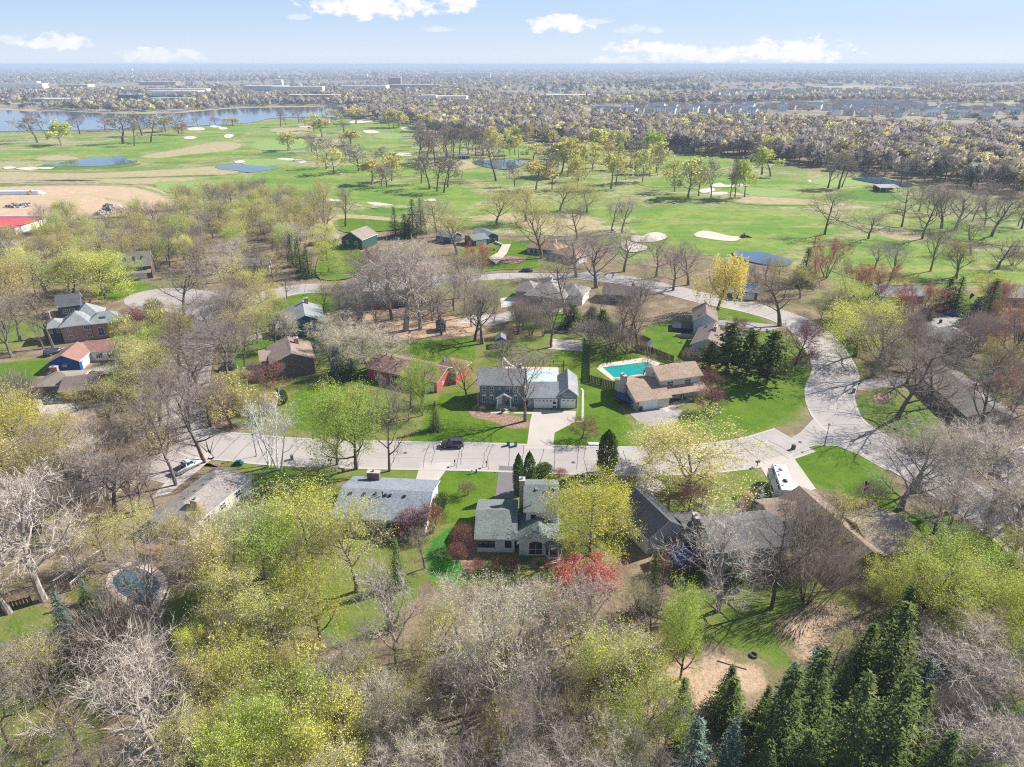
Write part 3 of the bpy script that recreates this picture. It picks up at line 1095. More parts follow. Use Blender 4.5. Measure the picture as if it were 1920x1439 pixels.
class House:
    def __init__(self, name, label, A, cat='house', group=None, trim='white'):
        self.loc = Vector((A.x, A.y, 0))
        self.root = empty(name, self.loc, label, cat, group)
        self.wings = []
        self.trim = M[trim]

    def put(self, mb, name, mats, parent=None, normals=True):
        mb.v = [(v[0] - self.loc.x, v[1] - self.loc.y, v[2]) for v in mb.v]
        o = mb.build(name, mats, parent or self.root)
        if normals:
            fix_normals(o.data)
        return o

    def wing(self, A, B, depth, h, rise, kind='p', wall=None, roof=None, over=.45, z0=-.05, world=False, walls=True, t=.16, gable=None, span=None):
        a = A.copy() if isinstance(A, Vector) else P(*A, h)
        b = B.copy() if isinstance(B, Vector) else P(*B, h)
        ex = (b - a)
        ex.z = 0
        L = ex.length
        ex.normalize()
        ey = Vector((-ex.y, ex.x, 0))
        MX = Matrix(((ex.x, ey.x, 0, a.x), (ex.y, ey.y, 0, a.y), (0, 0, 1, 0), (0, 0, 0, 1)))      # local x along eave, y depth
        d = depth
        w = dict(M=MX, L=L, d=d, h=h, rise=rise, kind=kind, over=over, z0=z0, t=t)
        self.wings.append(w)
        o = over
        # footprint kept free of trees
        KEEP.append([tuple((MX @ Vector(q))[:2]) for q in ((-1, -1, 0), (L + 1, -1, 0), (L + 1, d + 1, 0), (-1, d + 1, 0))])
        # ---- walls
        if walls:
            wb = MB()
            if kind in ('p', 'x'):
                D2 = d if kind == 'p' else L
                hh = h + rise * o / (D2 / 2) - t
                prof = [(o, z0), (D2 - o, z0), (D2 - o, hh), (D2 / 2, h + rise - t - .02), (o, hh)]
                if kind == 'p':
                    wb.prism(prof, MX, o, L - o)
                else:
                    MY = MX @ Matrix(((0, 1, 0, 0), (1, 0, 0, 0), (0, 0, 1, 0), (0, 0, 0, 1)))
                    wb.prism(prof, MY, o, d - o)
            elif kind == 'shed':
                wb.prism([(o, z0), (d - .02, z0), (d - .02, h + rise - t - .02), (o, h + rise * o / d - t)], MX, o, L - o)
            else:
                wb.box(o, o, z0, L - o, d - o, h - .1 if kind == 'hip' else h - .02, 0, MX)
            w['wall'] = self.put(wb, 'wall', wall)
        # ---- roof
        rb = MB()
        if kind in ('p', 'x'):
            D2 = d if kind == 'p' else L
            LL = L if kind == 'p' else d
            MY = MX if kind == 'p' else MX @ Matrix(((0, 1, 0, 0), (1, 0, 0, 0), (0, 0, 1, 0), (0, 0, 0, 1)))
            prof = [(0, h), (D2 / 2, h + rise), (D2, h), (D2, h - t), (D2 / 2, h + rise - t), (0, h - t)]
            rb.prism(prof, MY, 0, LL, 0, True, [0, 0, 1, 1, 1, 1, 1])
        elif kind == 'shed':
            rb.prism([(0, h), (d, h + rise), (d, h + rise - t), (0, h - t)], MX, 0, L, 0, True, [0, 1, 1, 1, 1])
        elif kind == 'hip':
            i = min(d, L) / 2
            if L >= d:
                r0, r1 = (i, d / 2), (L - i, d / 2)
            else:
                r0, r1 = (L / 2, i), (L / 2, d - i)
            z = h + rise
            C = [Vector(q) for q in ((0, 0, h), (L, 0, h), (L, d, h), (0, d, h))]
            R0, R1 = Vector((*r0, z)), Vector((*r1, z))
            tf = lambda *ps: [MX @ p for p in ps]
            if L >= d:
                if (R1 - R0).length < .02:
                    fs = [(C[0], C[1], R0), (C[1], C[2], R0), (C[2], C[3], R0), (C[3], C[0], R0)]
                else:
                    fs = [(C[0], C[1], R1, R0), (C[1], C[2], R1), (C[2], C[3], R0, R1), (C[3], C[0], R0)]
            else:
                fs = [(C[0], C[1], R0), (C[1], C[2], R1, R0), (C[2], C[3], R1), (C[3], C[0], R0, R1)]
            for f in fs:
                rb.face(tf(*f), 0)
            for k in range(4):
                p, q = C[k], C[(k + 1) % 4]
                rb.face(tf(p, q, q - Vector((0, 0, t)), p - Vector((0, 0, t))), 1)
            rb.face(tf(*[c - Vector((0, 0, t)) for c in C]), 1)
        elif kind == 'flat':
            rb.box(0, 0, h, L, d, h + .22, 0, MX)
        w['roof'] = self.put(rb, 'roof', [roof, self.trim], normals=kind != 'hip')
        return w

    def roofz(self, w, x, y):
        if w['kind'] == 'p':
            return w['h'] + w['rise'] * (1 - abs(y - w['d'] / 2) / (w['d'] / 2))
        if w['kind'] == 'x':
            return w['h'] + w['rise'] * (1 - abs(x - w['L'] / 2) / (w['L'] / 2))
        if w['kind'] == 'shed':
            return w['h'] + w['rise'] * y / w['d']
        if w['kind'] == 'hip':
            return w['h'] + w['rise'] * min(1, min(x, w['L'] - x, y, w['d'] - y) / (min(w['L'], w['d']) / 2))
        return w['h'] + .22

    def face(self, w, f):
        o, L, d = w['over'], w['L'], w['d']
        MX = w['M']
        if f == 'f':
            Lf, org, r, n = L - 2 * o, (o, o, 0), (1, 0, 0), (0, -1, 0)
        elif f == 'b':
            Lf, org, r, n = L - 2 * o, (L - o, d - o, 0), (-1, 0, 0), (0, 1, 0)
        elif f == 'l':
            Lf, org, r, n = d - 2 * o, (o, d - o, 0), (0, -1, 0), (-1, 0, 0)
        else:
            Lf, org, r, n = d - 2 * o, (L - o, o, 0), (0, 1, 0), (1, 0, 0)
        F = Matrix(((r[0], -n[0], 0, org[0]), (r[1], -n[1], 0, org[1]), (0, 0, 1, 0), (0, 0, 0, 1)))   # x right, y into wall, z up
        return MX @ F, Lf

    def window(self, w, f, u, z, ww, hh, arch=False, mull=1, name='window', frame=None):
        F, Lf = self.face(w, f)
        x = u * Lf - ww / 2
        fb = MB()
        k = .09
        for (x0, z0, x1, z1) in ((x - k, z - k, x + ww + k, z), (x - k, z + hh, x + ww + k, z + hh + k), (x - k, z, x, z + hh), (x + ww, z, x + ww + k, z + hh)):
            fb.box(x0, -.06, z0, x1, .02, z1, 0, F)
        for j in range(1, mull + 1):
            xm = x + ww * j / (mull + 1)
            fb.box(xm - .03, -.055, z, xm + .03, .02, z + hh, 0, F)
        if mull <= 1:
            fb.box(x, -.05, z + hh / 2 - .03, x + ww, .02, z + hh / 2 + .03, 0, F)
        if arch:
            prof = [(x - k, z + hh + k)] + [(x + ww / 2 - math.cos(math.pi * i / 8) * (ww / 2 + k), z + hh + k + math.sin(math.pi * i / 8) * (ww / 2)) for i in range(9)]
            fb.face([F @ Vector((p[0], -.06, p[1])) for p in prof[1:]], 0)
        fo = self.put(fb, name, frame or M['white'])
        pb = MB()
        pb.box(x, -.025, z, x + ww, .015, z + hh, 0, F)
        self.put(pb, 'pane', M['glass'], fo)
        return fo

    def garage(self, w, f, u, ww, hh=2.15, lights=True, z=0.03):
        F, Lf = self.face(w, f)
        x = u * Lf - ww / 2
        db = MB()
        for r in range(4):
            db.box(x, -.05 - .012 * (r % 2), z + r * hh / 4 + .015, x + ww, .02, z + (r + 1) * hh / 4 - .015, 0, F)
        for (x0, x1, z0, z1) in ((x - .12, x, z, z + hh), (x + ww, x + ww + .12, z, z + hh), (x - .12, x + ww + .12, z + hh, z + hh + .14)):
            db.box(x0, -.08, z0, x1, .02, z1, 0, F)
        do = self.put(db, 'garage_door', M['white'])
        if lights:
            n = max(3, int(ww / .8))
            for i in range(n):
                c = x + ww * (i + .5) / n
                pb = MB()
                pb.box(c - .24, -.075, z + hh * .80, c + .24, -.02, z + hh * .93, 0, F)
                self.put(pb, 'pane', M['glass'], do)
        return do

    def door(self, w, f, u, ww=.95, hh=2.05, z=.15, mat=None):
        F, Lf = self.face(w, f)
        x = u * Lf - ww / 2
        b = MB()
        b.box(x, -.05, z, x + ww, .02, z + hh, 0, F)
        b.box(x - .1, -.07, z, x, .02, z + hh + .1, 1, F)
        b.box(x + ww, -.07, z, x + ww + .1, .02, z + hh + .1, 1, F)
        b.box(x, -.07, z + hh, x + ww, .02, z + hh + .1, 1, F)
        o = self.put(b, 'door', [mat or M['white'], M['white']])
        hb = MB()
        hb.box(x + ww - .15, -.11, z + 1, x + ww - .08, -.045, z + 1.1, 0, F)
        self.put(hb, 'handle', M['metal'], o)
        return o

    def chimney(self, w, x, y, top, sx=.9, sy=.9, mat=None, z0=None, cap=True):
        b = MB()
        zb = self.roofz(w, x, y) - .6 if z0 is None else z0
        zt = self.roofz(w, x, y) + top
        b.box(x - sx / 2, y - sy / 2, zb, x + sx / 2, y + sy / 2, zt, 0, w['M'])
        if cap:
            b.box(x - sx / 2 - .07, y - sy / 2 - .07, zt, x + sx / 2 + .07, y + sy / 2 + .07, zt + .12, 1, w['M'])
            b.box(x - .17, y - .17, zt + .12, x + .17, y + .17, zt + .45, 2, w['M'])
        return self.put(b, 'chimney', [mat or M['brickred'], M['kerb'], M['metal']], w['roof'])

    def vent(self, w, x, y, mat='black', s=.32, pipe=False):
        b = MB()
        z = self.roofz(w, x, y)
        if pipe:
            p = w['M'] @ Vector((x, y, z - .1))
            b.tube(p, p + Vector((0, 0, .75)), .08, .08, 6)
            b.tube(p + Vector((0, 0, .75)), p + Vector((0, 0, .9)), .16, .13, 6)
        else:
            b.box(x - s / 2, y - s / 2, z - .15, x + s / 2, y + s / 2, z + .16, 0, w['M'])
            b.box(x - s / 2 - .06, y - s / 2 - .06, z + .16, x + s / 2 + .06, y + s / 2 + .06, z + .2, 0, w['M'])
        return self.put(b, 'roof_vent', M[mat], w['roof'])

    def skylight(self, w, x, y, sx=.7, sy=1.0):
        b = MB()
        e = .05
        pts = []
        for (a, c) in ((x - sx / 2, y - sy / 2), (x + sx / 2, y - sy / 2), (x + sx / 2, y + sy / 2), (x - sx / 2, y + sy / 2)):
            pts.append(w['M'] @ Vector((a, c, self.roofz(w, a, c) + .12)))
        low = [p - Vector((0, 0, .25)) for p in pts]
        b.face(pts, 0)
        for i in range(4):
            b.face([low[i], low[(i + 1) % 4], pts[(i + 1) % 4], pts[i]], 1)
        return self.put(b, 'skylight', [M['glass'], M['darkgrey']], w['roof'])

    def extra(self, name, boxes, mats, M0=None, parent=None):
        b = MB()
        for q in boxes:
            b.box(*q[:6], q[6] if len(q) > 6 else 0, M0)
        return self.put(b, name, mats, parent)


def V(*a):
    return Vector(a)


# ---- 1 grey colonial in the middle
R, S = roofm('light_grey', (.31, .32, .335)), sidm('blue_grey', (.20, .235, .295))
h = House('colonial_house', 'two storey blue grey colonial house with arched windows, white portico and attached garages', P(895, 765))
w = h.wing((895, 722), (987, 723), 7.6, 5.2, 2.5, 'p', S, R)
colonial = w
for u in (.10, .27, .63, .80):
    h.window(w, 'f', u, .75, .75, 1.45, arch=True)
    h.window(w, 'f', u, 3.25, .75, 1.25)
h.window(w, 'f', .45, 3.9, .34, .34, mull=0, name='round_window')
h.window(w, 'l', .3, 3.25, .8, 1.2)
h.window(w, 'l', .7, .9, .8, 1.3)
h.chimney(w, 9.4, 5.2, 1.3, 1.1, .8, M['darkgrey'])
w2 = h.wing((986, 746), (1049, 746), 8.2, 2.9, 2.1, 'p', S, R)
h.garage(w2, 'f', .60, 4.9)
h.door(w2, 'f', .92)
w3 = h.wing((1045, 742), (1085, 743), 11.0, 3.3, 1.9, 'x', S, R, over=.3)
h.garage(w3, 'f', .52, 3.1, 2.2)
h.window(w3, 'f', .5, 3.1, 2.1, .5, mull=3)
a = P(945, 765)
w4 = h.wing(V(a.x - 1.9, 138.2, 0), V(a.x + 1.9, 138.2, 0), 2.1, 2.7, .95, 'x', None, R, world=True, walls=False, t=.22)
h.extra('porch_post', [(-1.6 + k, .1, .2, -1.42 + k, .28, 2.55) for k in (0,)], M['white'], Matrix.Translation((a.x, 138.2, 0)))
h.extra('porch_post', [(1.42, .1, .2, 1.6, .28, 2.55)], M['white'], Matrix.Translation((a.x, 138.2, 0)))
h.extra('porch_step', [(-1.9, -.3, 0, 1.9, 2.1, .2), (-1.2, -.7, 0, 1.2, -.302, .1)], M['kerb'], Matrix.Translation((a.x, 138.2, 0)))
h.door(w, 'f', .437, .95, 2.1, .22)
h.window(w, 'f', .49, .6, .5, 1.6, mull=0)
b = MB()
q = P(891, 768)
b.tube((q.x + .6, 139.9, 5.0), (q.x + .6, 139.6, .5), .06, .06, 5)
b.tube((q.x + .6, 139.6, .5), (q.x - .3, 138.2, .08), .06, .06, 5)
h.put(b, 'downspout', M['white'])

# ---- 2 tan roofed split level by the turquoise pool
R, S = roofm('tan', (.44, .315, .235)), sidm('cream', (.62, .58, .51), .25, True)
h = House('split_level_house', 'tan roofed split level house with cream walls and brick chimney beside the turquoise pool', P(1190, 775))
w = h.wing((1192.5, 754), (1261, 745), 13.0, 2.6, 2.3, 'p', S, R)
h.garage(w, 'f', .33, 4.6, 2.05, False)
h.window(w, 'l', .75, 1.0, .7, .9)
h.chimney(w, -.15, 6.8, 1.5, .8, 2.0, M['bricktan'], 0)
w2 = h.wing((1237.5, 715), (1319.5, 704), 8.4, 5.3, 1.9, 'p', S, R)
h.window(w2, 'f', .24, 3.5, 1.5, 1.1)
h.window(w2, 'f', .68, 3.5, 1.5, 1.1)
h.window(w2, 'f', .30, .7, 2.6, 1.5, mull=2)
h.window(w2, 'f', .80, .7, 1.2, 1.4)
h.door(w2, 'f', .58, mat=M['darkgrey'])
for x in (2.2, 2.7, 3.2, 4.5):
    h.vent(w2, x, 4.5, 'darkgrey', .22)
h.vent(w2, 7.5, 4.6, 'darkgrey', .22)
h.extra('shield_ornament', [(.38, 3.6, 5.0, .46, 4.3, 5.7)], M['glass'], w2['M'])
p0 = w2['M'] @ V(-.2, -2.2, 0)
p1 = w2['M'] @ V(w2['L'] + .2, -2.2, 0)
w3 = h.wing(p0, p1, 2.7, 2.6, .9, 'shed', None, R, world=True, walls=False)
for k in (.45, .72, .97):
    h.extra('porch_post', [(w3['L'] * k, .3, 0, w3['L'] * k + .16, .46, 2.5)], M['bricktan'], w3['M'])
h.extra('corner_pier', [(.3, .35, 0, 1.0, .5, 2.3)], M['stone'], w['M'])

# ---- 3 white house with green grey roofs in front
R, S = roofm('green_grey', (.205, .23, .215)), sidm('white_boards', (.66, .67, .70), .3, True)
h = House('white_house', 'white house with green grey roofs, arched patio door and red brick patio', P(890, 1048), trim='offwhite')
w = h.wing((888.5, 1011), (970, 1012), 11.0, 2.9, 1.7, 'p', S, R)
h.window(w, 'f', .24, 1.0, 2.6, 1.15, mull=2, frame=M['black'])
h.window(w, 'f', .83, 1.0, .85, 1.15, mull=0, frame=M['black'])
w2 = h.wing((969, 1020), (1053, 1020), 8.4, 2.6, 1.6, 'x', S, R, over=.35)
fo = h.window(w2, 'f', .42, .25, 2.1, 2.0, mull=1, name='patio_door', frame=M['offwhite'])
F, Lf = h.face(w2, 'f')
b = MB()
xc = .42 * Lf
prof = [(xc - 1.05, 2.25)] + [(xc - math.cos(math.pi * i / 10) * 1.05, 2.25 + math.sin(math.pi * i / 10) * .5) for i in range(11)]
b.face([F @ V(p[0], -.06, p[1]) for p in prof[1:]])
h.put(b, 'arched_light', M['glass'], normals=False)
# bay window with its own little roof
b = MB()
bx = .86 * Lf
for (x0, y0, x1, y1) in ((bx - 1.3, 0, bx - .8, -.9), (bx - .8, -.9, bx + .8, -.9), (bx + .8, -.9, bx + 1.3, 0)):
    b.face([F @ V(x0, y0, .1), F @ V(x1, y1, .1), F @ V(x1, y1, 2.2), F @ V(x0, y0, 2.2)], 0)
    mx, my, nx_, ny_ = x0 + (x1 - x0) * .12, y0 + (y1 - y0) * .12, x0 + (x1 - x0) * .88, y0 + (y1 - y0) * .88
    b.face([F @ V(mx, my - .03, .5), F @ V(nx_, ny_ - .03, .5), F @ V(nx_, ny_ - .03, 1.95), F @ V(mx, my - .03, 1.95)], 1)
h.put(b, 'bay_window', [S, M['glass']], normals=False)
b = MB()
ring = [F @ V(x, y, 2.2) for (x, y) in ((bx - 1.7, .1), (bx - 1.0, -1.3), (bx + 1.0, -1.3), (bx + 1.7, .1))]
apex = [F @ V(bx - .9, .1, 2.95), F @ V(bx + .9, .1, 2.95)]
b.face([ring[0], ring[1], apex[0]])
b.face([ring[1], ring[2], apex[1], apex[0]])
b.face([ring[2], ring[3], apex[1]])
b.face(list(reversed(ring)))
h.put(b, 'bay_roof', R)
w3 = h.wing((981, 960), (1050, 961), 9.6, 5.4, 2.1, 'p', S, R)
h.window(w3, 'f', .24, 3.6, .6, .85, mull=0, frame=M['black'])
h.window(w3, 'l', .5, 3.6, .8, .9, frame=M['black'])
h.chimney(w3, -.25, 5.2, .9, .9, 1.2, M['bricktan'], 0)
h.vent(w3, 2.2, 3.9, 'metal', .4)
h.vent(w3, 4.3, 3.9, 'metal', .1, True)
h.vent(w3, 1.3, 1.2, 'metal', .1, True)
h.vent(w3, 5.2, 4.0, 'metal', .4)

# ---- 4 long grey roofed ranch
R, S = roofm('blue_grey', (.275, .305, .345)), sidm('grey_white', (.56, .56, .56))
h = House('ranch_house', 'long white walled ranch house under a plain blue grey shingle roof with wide front chimney', P(640, 1003))
w = h.wing((620, 970), (799, 980), 12.6, 2.9, 1.75, 'p', S, R)
h.chimney(w, 4.3, 11.2, 1.6, 2.2, 1.0, M['brickdark'])
for x in (2.0, 4.4, 8.1, 8.9, 11.4):
    h.vent(w, x, 5.0, 'black', .42)
h.vent(w, 6.3, 5.2, 'darkgrey', .3)
h.vent(w, 6.5, 4.8, 'black', .3, True)
h.vent(w, 7.6, 4.9, 'black', .3, True)
for u in (.2, .45, .7):
    h.window(w, 'r', u, 1.0, .9, 1.2)
h.window(w, 'f', .32, .1, 1.8, 2.1, name='patio_door')
h.window(w, 'f', .62, 1.0, 1.4, 1.1)
h.window(w, 'f', .86, 1.0, 1.2, 1.1)

# ---- 5 brown grey hipped ranch, lower left
R, S = roofm('brown_grey', (.345, .305, .285)), sidm('cream2', (.72, .66, .56))
h = House('ranch_house', 'brown grey hip roofed ranch house with cream walls and short brick chimney', P(354, 1020))
w = h.wing((354, 993), (477, 892), 8.9, 2.8, 1.5, 'hip', S, R)
h.chimney(w, 4.6, 2.2, 1.5, 1.0, 1.4, M['bricktan'])
for x, y in ((5.8, 5.4), (8.2, 5.3), (10.2, 5.3), (12.2, 5.2)):
    h.vent(w, x, y, 'metal', .3)
h.vent(w, 7.2, 6.0, 'metal', .1, True)
for u in (.25, .5, .75):
    h.window(w, 'f', u, 1.0, 1.4, 1.1)
h.window(w, 'l', .4, .9, 1.6, 1.2)
h.extra('deck', [(-5, 1.5, .0, -.3, 6, .5)], M['wood'], w['M'])

# ---- 6 dark roofed garage with grey wing behind it
R, S = roofm('slate', (.105, .11, .125)), sidm('pale_grey', (.50, .50, .49), .34)
R2 = roofm('worn_grey', (.165, .158, .16))
h = House('walkout_house', 'grey sided walkout house with black shingled garage and blue covered deck', P(1215, 1030))
w = h.wing((1215, 1013), (1290, 991), 10.6, 3.4, 2.6, 'x', S, R, over=.4)
h.window(w, 'l', .75, .9, .9, 1.0)
w2 = h.wing((1343.6, 1037.5), (1487, 1021), 9.0, 5.0, 2.0, 'p', sidm('sage_grey', (.27, .31, .31), .3), R2)
h.window(w2, 'f', .52, 1.6, 2.4, 1.5, mull=2)
h.window(w2, 'f', .68, 1.6, 2.4, 1.5, mull=2)
h.window(w2, 'f', .45, 3.6, 1.0, .9)
h.window(w2, 'f', .2, 1.2, 1.2, 1.2)
h.window(w2, 'f', .86, 3.4, 1.0, 1.0)
p0, p1 = P(1293, 1010, 3.6), P(1335, 1003, 3.6)
w3 = h.wing(p0, p1, 7.0, 3.6, .9, 'p', S, R2, world=True)
h.chimney(w2, -.6, 6.6, 1.0, .7, 1.6, M['brickdark'], 0)
q = [P(1247, 1020, 2.6), P(1271, 1061, 2.6), P(1307, 1053, 2.6), P(1290, 1018, 2.6)]
b = MB()
b.face(q)
b.face([p - V(0, 0, .35) for p in reversed(q)])
for i in range(4):
    b.face([q[i], q[i] - V(0, 0, .35), q[(i + 1) % 4] - V(0, 0, .35), q[(i + 1) % 4]])
dk = h.put(b, 'deck', plain('blue_tarp', (.006, .03, .20), .35, .35, .9))
b = MB()
for i in range(4):
    p, r = q[i], q[(i + 1) % 4]
    for k in range(6):
        s = p.lerp(r, k / 6)
        b.box(s.x - .05, s.y - .05, 0, s.x + .05, s.y + .05, 3.5)
    for z in (.5, .9):
        b.tube(p + V(0, 0, z), r + V(0, 0, z), .05, .05, 4)
h.put(b, 'deck_railing', M['fencewood'])

# ---- 7 brown roofed house, lower right
R, S = roofm('brown', (.33, .245, .195)), sidm('tan_boards', (.33, .25, .155), 1.2, True)
R2 = roofm('sandy', (.46, .37, .30))
h = House('ranch_house', 'brown roofed L shaped ranch house with tan gable behind the corner flagpole', P(1590, 1090), trim='offwhite')
w = h.wing(P(1589, 1061, 3), P(1589, 1061, 3) + V(7.6, 1.9, 0), 18.0, 3.0, 2.0, 'x', S, R, over=.4)
for y in (3.5, 6.2, 9.0, 12.0):
    h.vent(w, 2.5, y, 'darkgrey', .35)
p0 = w['M'] @ V(5.6, 1.2, 0)
w2 = h.wing(p0, p0 + V(9.0, .9, 0), 11.0, 3.0, 1.9, 'p', S, R2, world=True)
h.vent(w2, 4.0, 8.0, 'darkgrey', .35)
h.window(w2, 'f', .5, .9, 2.0, 1.2)
h.window(w2, 'f', .82, .9, 1.0, 1.2)
p0 = w['M'] @ V(-4.6, 12.6, 0)
w3 = h.wing(p0, p0 + V(7.5, 1.1, 0), 6.4, 2.8, 1.1, 'p', S, R, world=True)
h.window(w, 'f', .3, .9, .9, 1.1)

# ---- 8 long house on the right
R, S = roofm('umber', (.255, .225, .205)), M['brickdark']
h = House('ranch_house', 'long low ranch house with faded umber roof and stone front facing the curved road', P(1718, 720))
w = h.wing((1718, 697.5), (1812, 781), 11.0, 2.9, 1.9, 'p', S, R, over=.9)
for u in (.2, .4, .7, .9):
    h.window(w, 'f', u, .9, 1.5, 1.3)
h.chimney(w, 12, 7.2, 1.3, 1.2, .9, M['bricktan'])
h.garage(w, 'f', .08, 4.2)
p0 = w['M'] @ V(w['L'] - 6, -3, 0)
h.window(w, 'r', .4, .8, 1.4, 1.4)
h.window(w, 'r', .7, .8, 1.4, 1.4)

# ---- 9 red house left of the colonial
R, S = roofm('red_brown', (.32, .20, .165)), sidm('barn_red', (.45, .12, .105), .3)
h = House('red_house', 'red sided ranch house with red brown roof and small round window', P(683, 712))
w = h.wing((683, 689), (820, 718), 10.2, 3.0, 1.9, 'p', S, R, over=.5)
h.window(w, 'r', .28, 1.3, .5, .5, mull=0)
for u in (.15, .4, .6):
    h.window(w, 'f', u, .8, 1.6, 1.4, mull=1)
h.garage(w, 'f', .86, 3.6)
p0 = w['M'] @ V(w['L'] - 5.5, 6.0, 0)
w2 = h.wing(p0, p0 + (w['M'].to_3x3() @ V(7.2, 0, 0)), 8.0, 3.2, 2.0, 'hip', S, R, world=True)
h.chimney(w2, 2.0, 3.0, 1.2, .55, .55, M['metal'], None, False)
for k in (.35, .5, .65):
    h.extra('porch_post', [(w['L'] * k, .15, 0, w['L'] * k + .12, .27, 2.8)], M['white'], w['M'])

# ---- 10 brown roofed two storey house
R, S = roofm('cocoa', (.365, .265, .22)), M['brickdark']
h = House('gabled_house', 'brown roofed two storey house with dark brick gable end and red chimney', P(514, 715))
w = h.wing((505, 684), (592, 672), 12.5, 4.4, 2.2, 'x', S, R)
h.chimney(w, 7.4, 8.5, 1.4, 1.0, 1.2, M['brickred'])
for y in (3.0, 4.2, 5.4, 6.6, 7.8, 9):
    h.vent(w, 5.6, y, 'metal', .26)
h.window(w, 'l', .3, 2.4, 1.2, 1.1)
h.window(w, 'f', .25, 2.8, 1.0, 1.0)
p0 = w['M'] @ V(-2.2, 4.0, 0)
w2 = h.wing(p0, p0 + (w['M'].to_3x3() @ V(4.0, 0, 0)), 8.0, 3.9, .9, 'p', S, R, world=True)
h.garage(w2, 'l', .5, 4.4)

# ---- 11 teal house with streaky grey roof
R, S = roofm('silver_grey', (.33, .35, .36)), sidm('teal', (.045, .13, .155), .25)
h = House('teal_house', 'dark teal gabled house with streaky silver grey roof and low flat side wing', P(537, 625))
w = h.wing((536, 610), (611, 602), 14.5, 4.0, 2.3, 'x', S, R)
h.window(w, 'f', .18, 2.2, 1.4, .7, mull=1)
h.window(w, 'f', .55, 2.4, 1.4, .7, mull=1)
h.chimney(w, 6.6, 12.6, 1.6, 1.1, 1.1, M['brickred'])
for y in (5, 8):
    h.vent(w, 5.4, y, 'metal', .2, True)
w2 = h.wing((517, 617), (545, 613), 6.0, 2.8, 0, 'flat', S, R)
h.garage(w2, 'l', .5, 4.2)

# ---- 12 brick house with hipped grey roof
R, S = roofm('steel_grey', (.31, .33, .335)), M['brickred']
h = House('brick_house', 'red brick two storey house with several hipped grey roofs by the turning circle', P(111, 640))
w = h.wing((109, 615), (172, 607.5), 9.4, 4.8, 2.8, 'hip', S, R)
h.window(w, 'f', .25, 3.2, .9, .7)
h.window(w, 'f', .25, 1.0, 1.0, 1.0)
h.window(w, 'f', .85, 3.2, 1.2, 1.1, mull=2)
h.window(w, 'f', .88, .9, 1.2, .9, mull=2)
p0 = w['M'] @ V(w['L'] - 2.0, .2, 0)
w2 = h.wing(p0, p0 + V(9.6, 3.6, 0), 8.0, 4.6, 2.3, 'hip', S, R, world=True)
h.skylight(w2, 4.6, 1.8, 1.6, .6)
h.window(w2, 'f', .35, 1.0, 1.4, 2.2, mull=1)
p0 = w['M'] @ V(-4.6, 1.6, 0)
w3 = h.wing(p0, p0 + (w['M'].to_3x3() @ V(6.2, 0, 0)), 7.4, 4.4, 1.6, 'hip', M['darkgrey'], R, world=True)
h.chimney(w3, 1.5, 6.0, 2.2, .9, 1.2, M['brickred'])
p0 = w['M'] @ V(2.4, 5.0, 0)
w4 = h.wing(p0, p0 + (w['M'].to_3x3() @ V(8, 0, 0)), 9.0, 4.9, 3.4, 'hip', S, R, world=True)
h.window(w3, 'f', .3, 2.8, .9, 1.1)
h.window(w3, 'f', .7, 2.8, .9, 1.1)

# ---- 13 blue gabled house with red roof
R, S = roofm('brick_red', (.37, .20, .165)), sidm('bright_blue', (.012, .085, .27), .25)
h = House('blue_house', 'bright blue gabled garage house with brick red roof and white garage doors', P(90, 700))
w = h.wing((86, 681), (149, 678), 9.5, 2.8, 1.9, 'x', S, R)
h.window(w, 'f', .5, 1.4, .9, .4, mull=1)
h.garage(w, 'r', .45, 5.0)
h.window(w, 'l', .4, 1.0, 1.0, 1.0)
p0 = w['M'] @ V(w['L'] - 2.5, 6.5, 0)
w2 = h.wing(p0, p0 + (w['M'].to_3x3() @ V(11.5, 0, 0)), 8.0, 2.8, 1.7, 'p', M['offwhite'], R, world=True)
h.window(w2, 'f', .35, .7, 1.6, 1.4, mull=2)
h.window(w2, 'f', .62, .7, 1.6, 1.4, mull=2)
h.extra('brick_planter', [(.2, -1.4, 0, 2.6, -.4, .8)], M['brickred'], w['M'])

# ---- 14 two brown roofs at the left edge
R, S = roofm('taupe', (.335, .275, .235)), sidm('brown_boards', (.20, .135, .10), .3)
h = House('ranch_house', 'low taupe roofed house tucked just below the bright blue gable', P(62, 730))
w = h.wing((60, 726), (140, 722), 9.0, 2.8, 1.7, 'hip', S, R)
h.chimney(w, 2.0, 7.2, 1.2, 1.6, .9, M['brickred'])
p0 = w['M'] @ V(w['L'] - 2.2, -3.6, 0)
w2 = h.wing(p0, p0 + (w['M'].to_3x3() @ V(8.0, .8, 0)), 9.5, 2.8, 1.6, 'p', S, roofm('dark_umber', (.21, .165, .15)), world=True)
h.window(w2, 'f', .5, .8, 1.4, 1.2)
h.window(w2, 'r', .4, .8, 1.4, 1.2)
R = roofm('rose_brown', (.40, .30, .25))
h = House('ranch_house', 'rosy brown hip roofed house behind the yellow budding tree at the left', P(100, 850))
w = h.wing((95, 826), (192, 800), 11.0, 2.8, 1.8, 'hip', S, R)
h.chimney(w, 3.2, 6.6, 1.2, .9, .9, M['brickred'])
h.window(w, 'f', .7, .8, 1.4, 1.2)
h.window(w, 'r', .5, .8, 1.4, 1.2)

# ---- 15 grey roof behind bare trees, lower left
R, S = roofm('ash_brown', (.245, .215, .20)), sidm('buff', (.46, .42, .30), .3)
h = House('ranch_house', 'ash brown roofed house with buff wall hidden by a thicket of bare trees', P(160, 945))
w = h.wing((150, 938), (262, 872), 12.0, 3.2, 2.0, 'hip', S, R)
h.chimney(w, 4.2, 4.0, 1.1, 1.0, .8, M['bricktan'])
for u in (.2, .5, .8):
    h.window(w, 'f', u, .9, 1.3, 1.1)

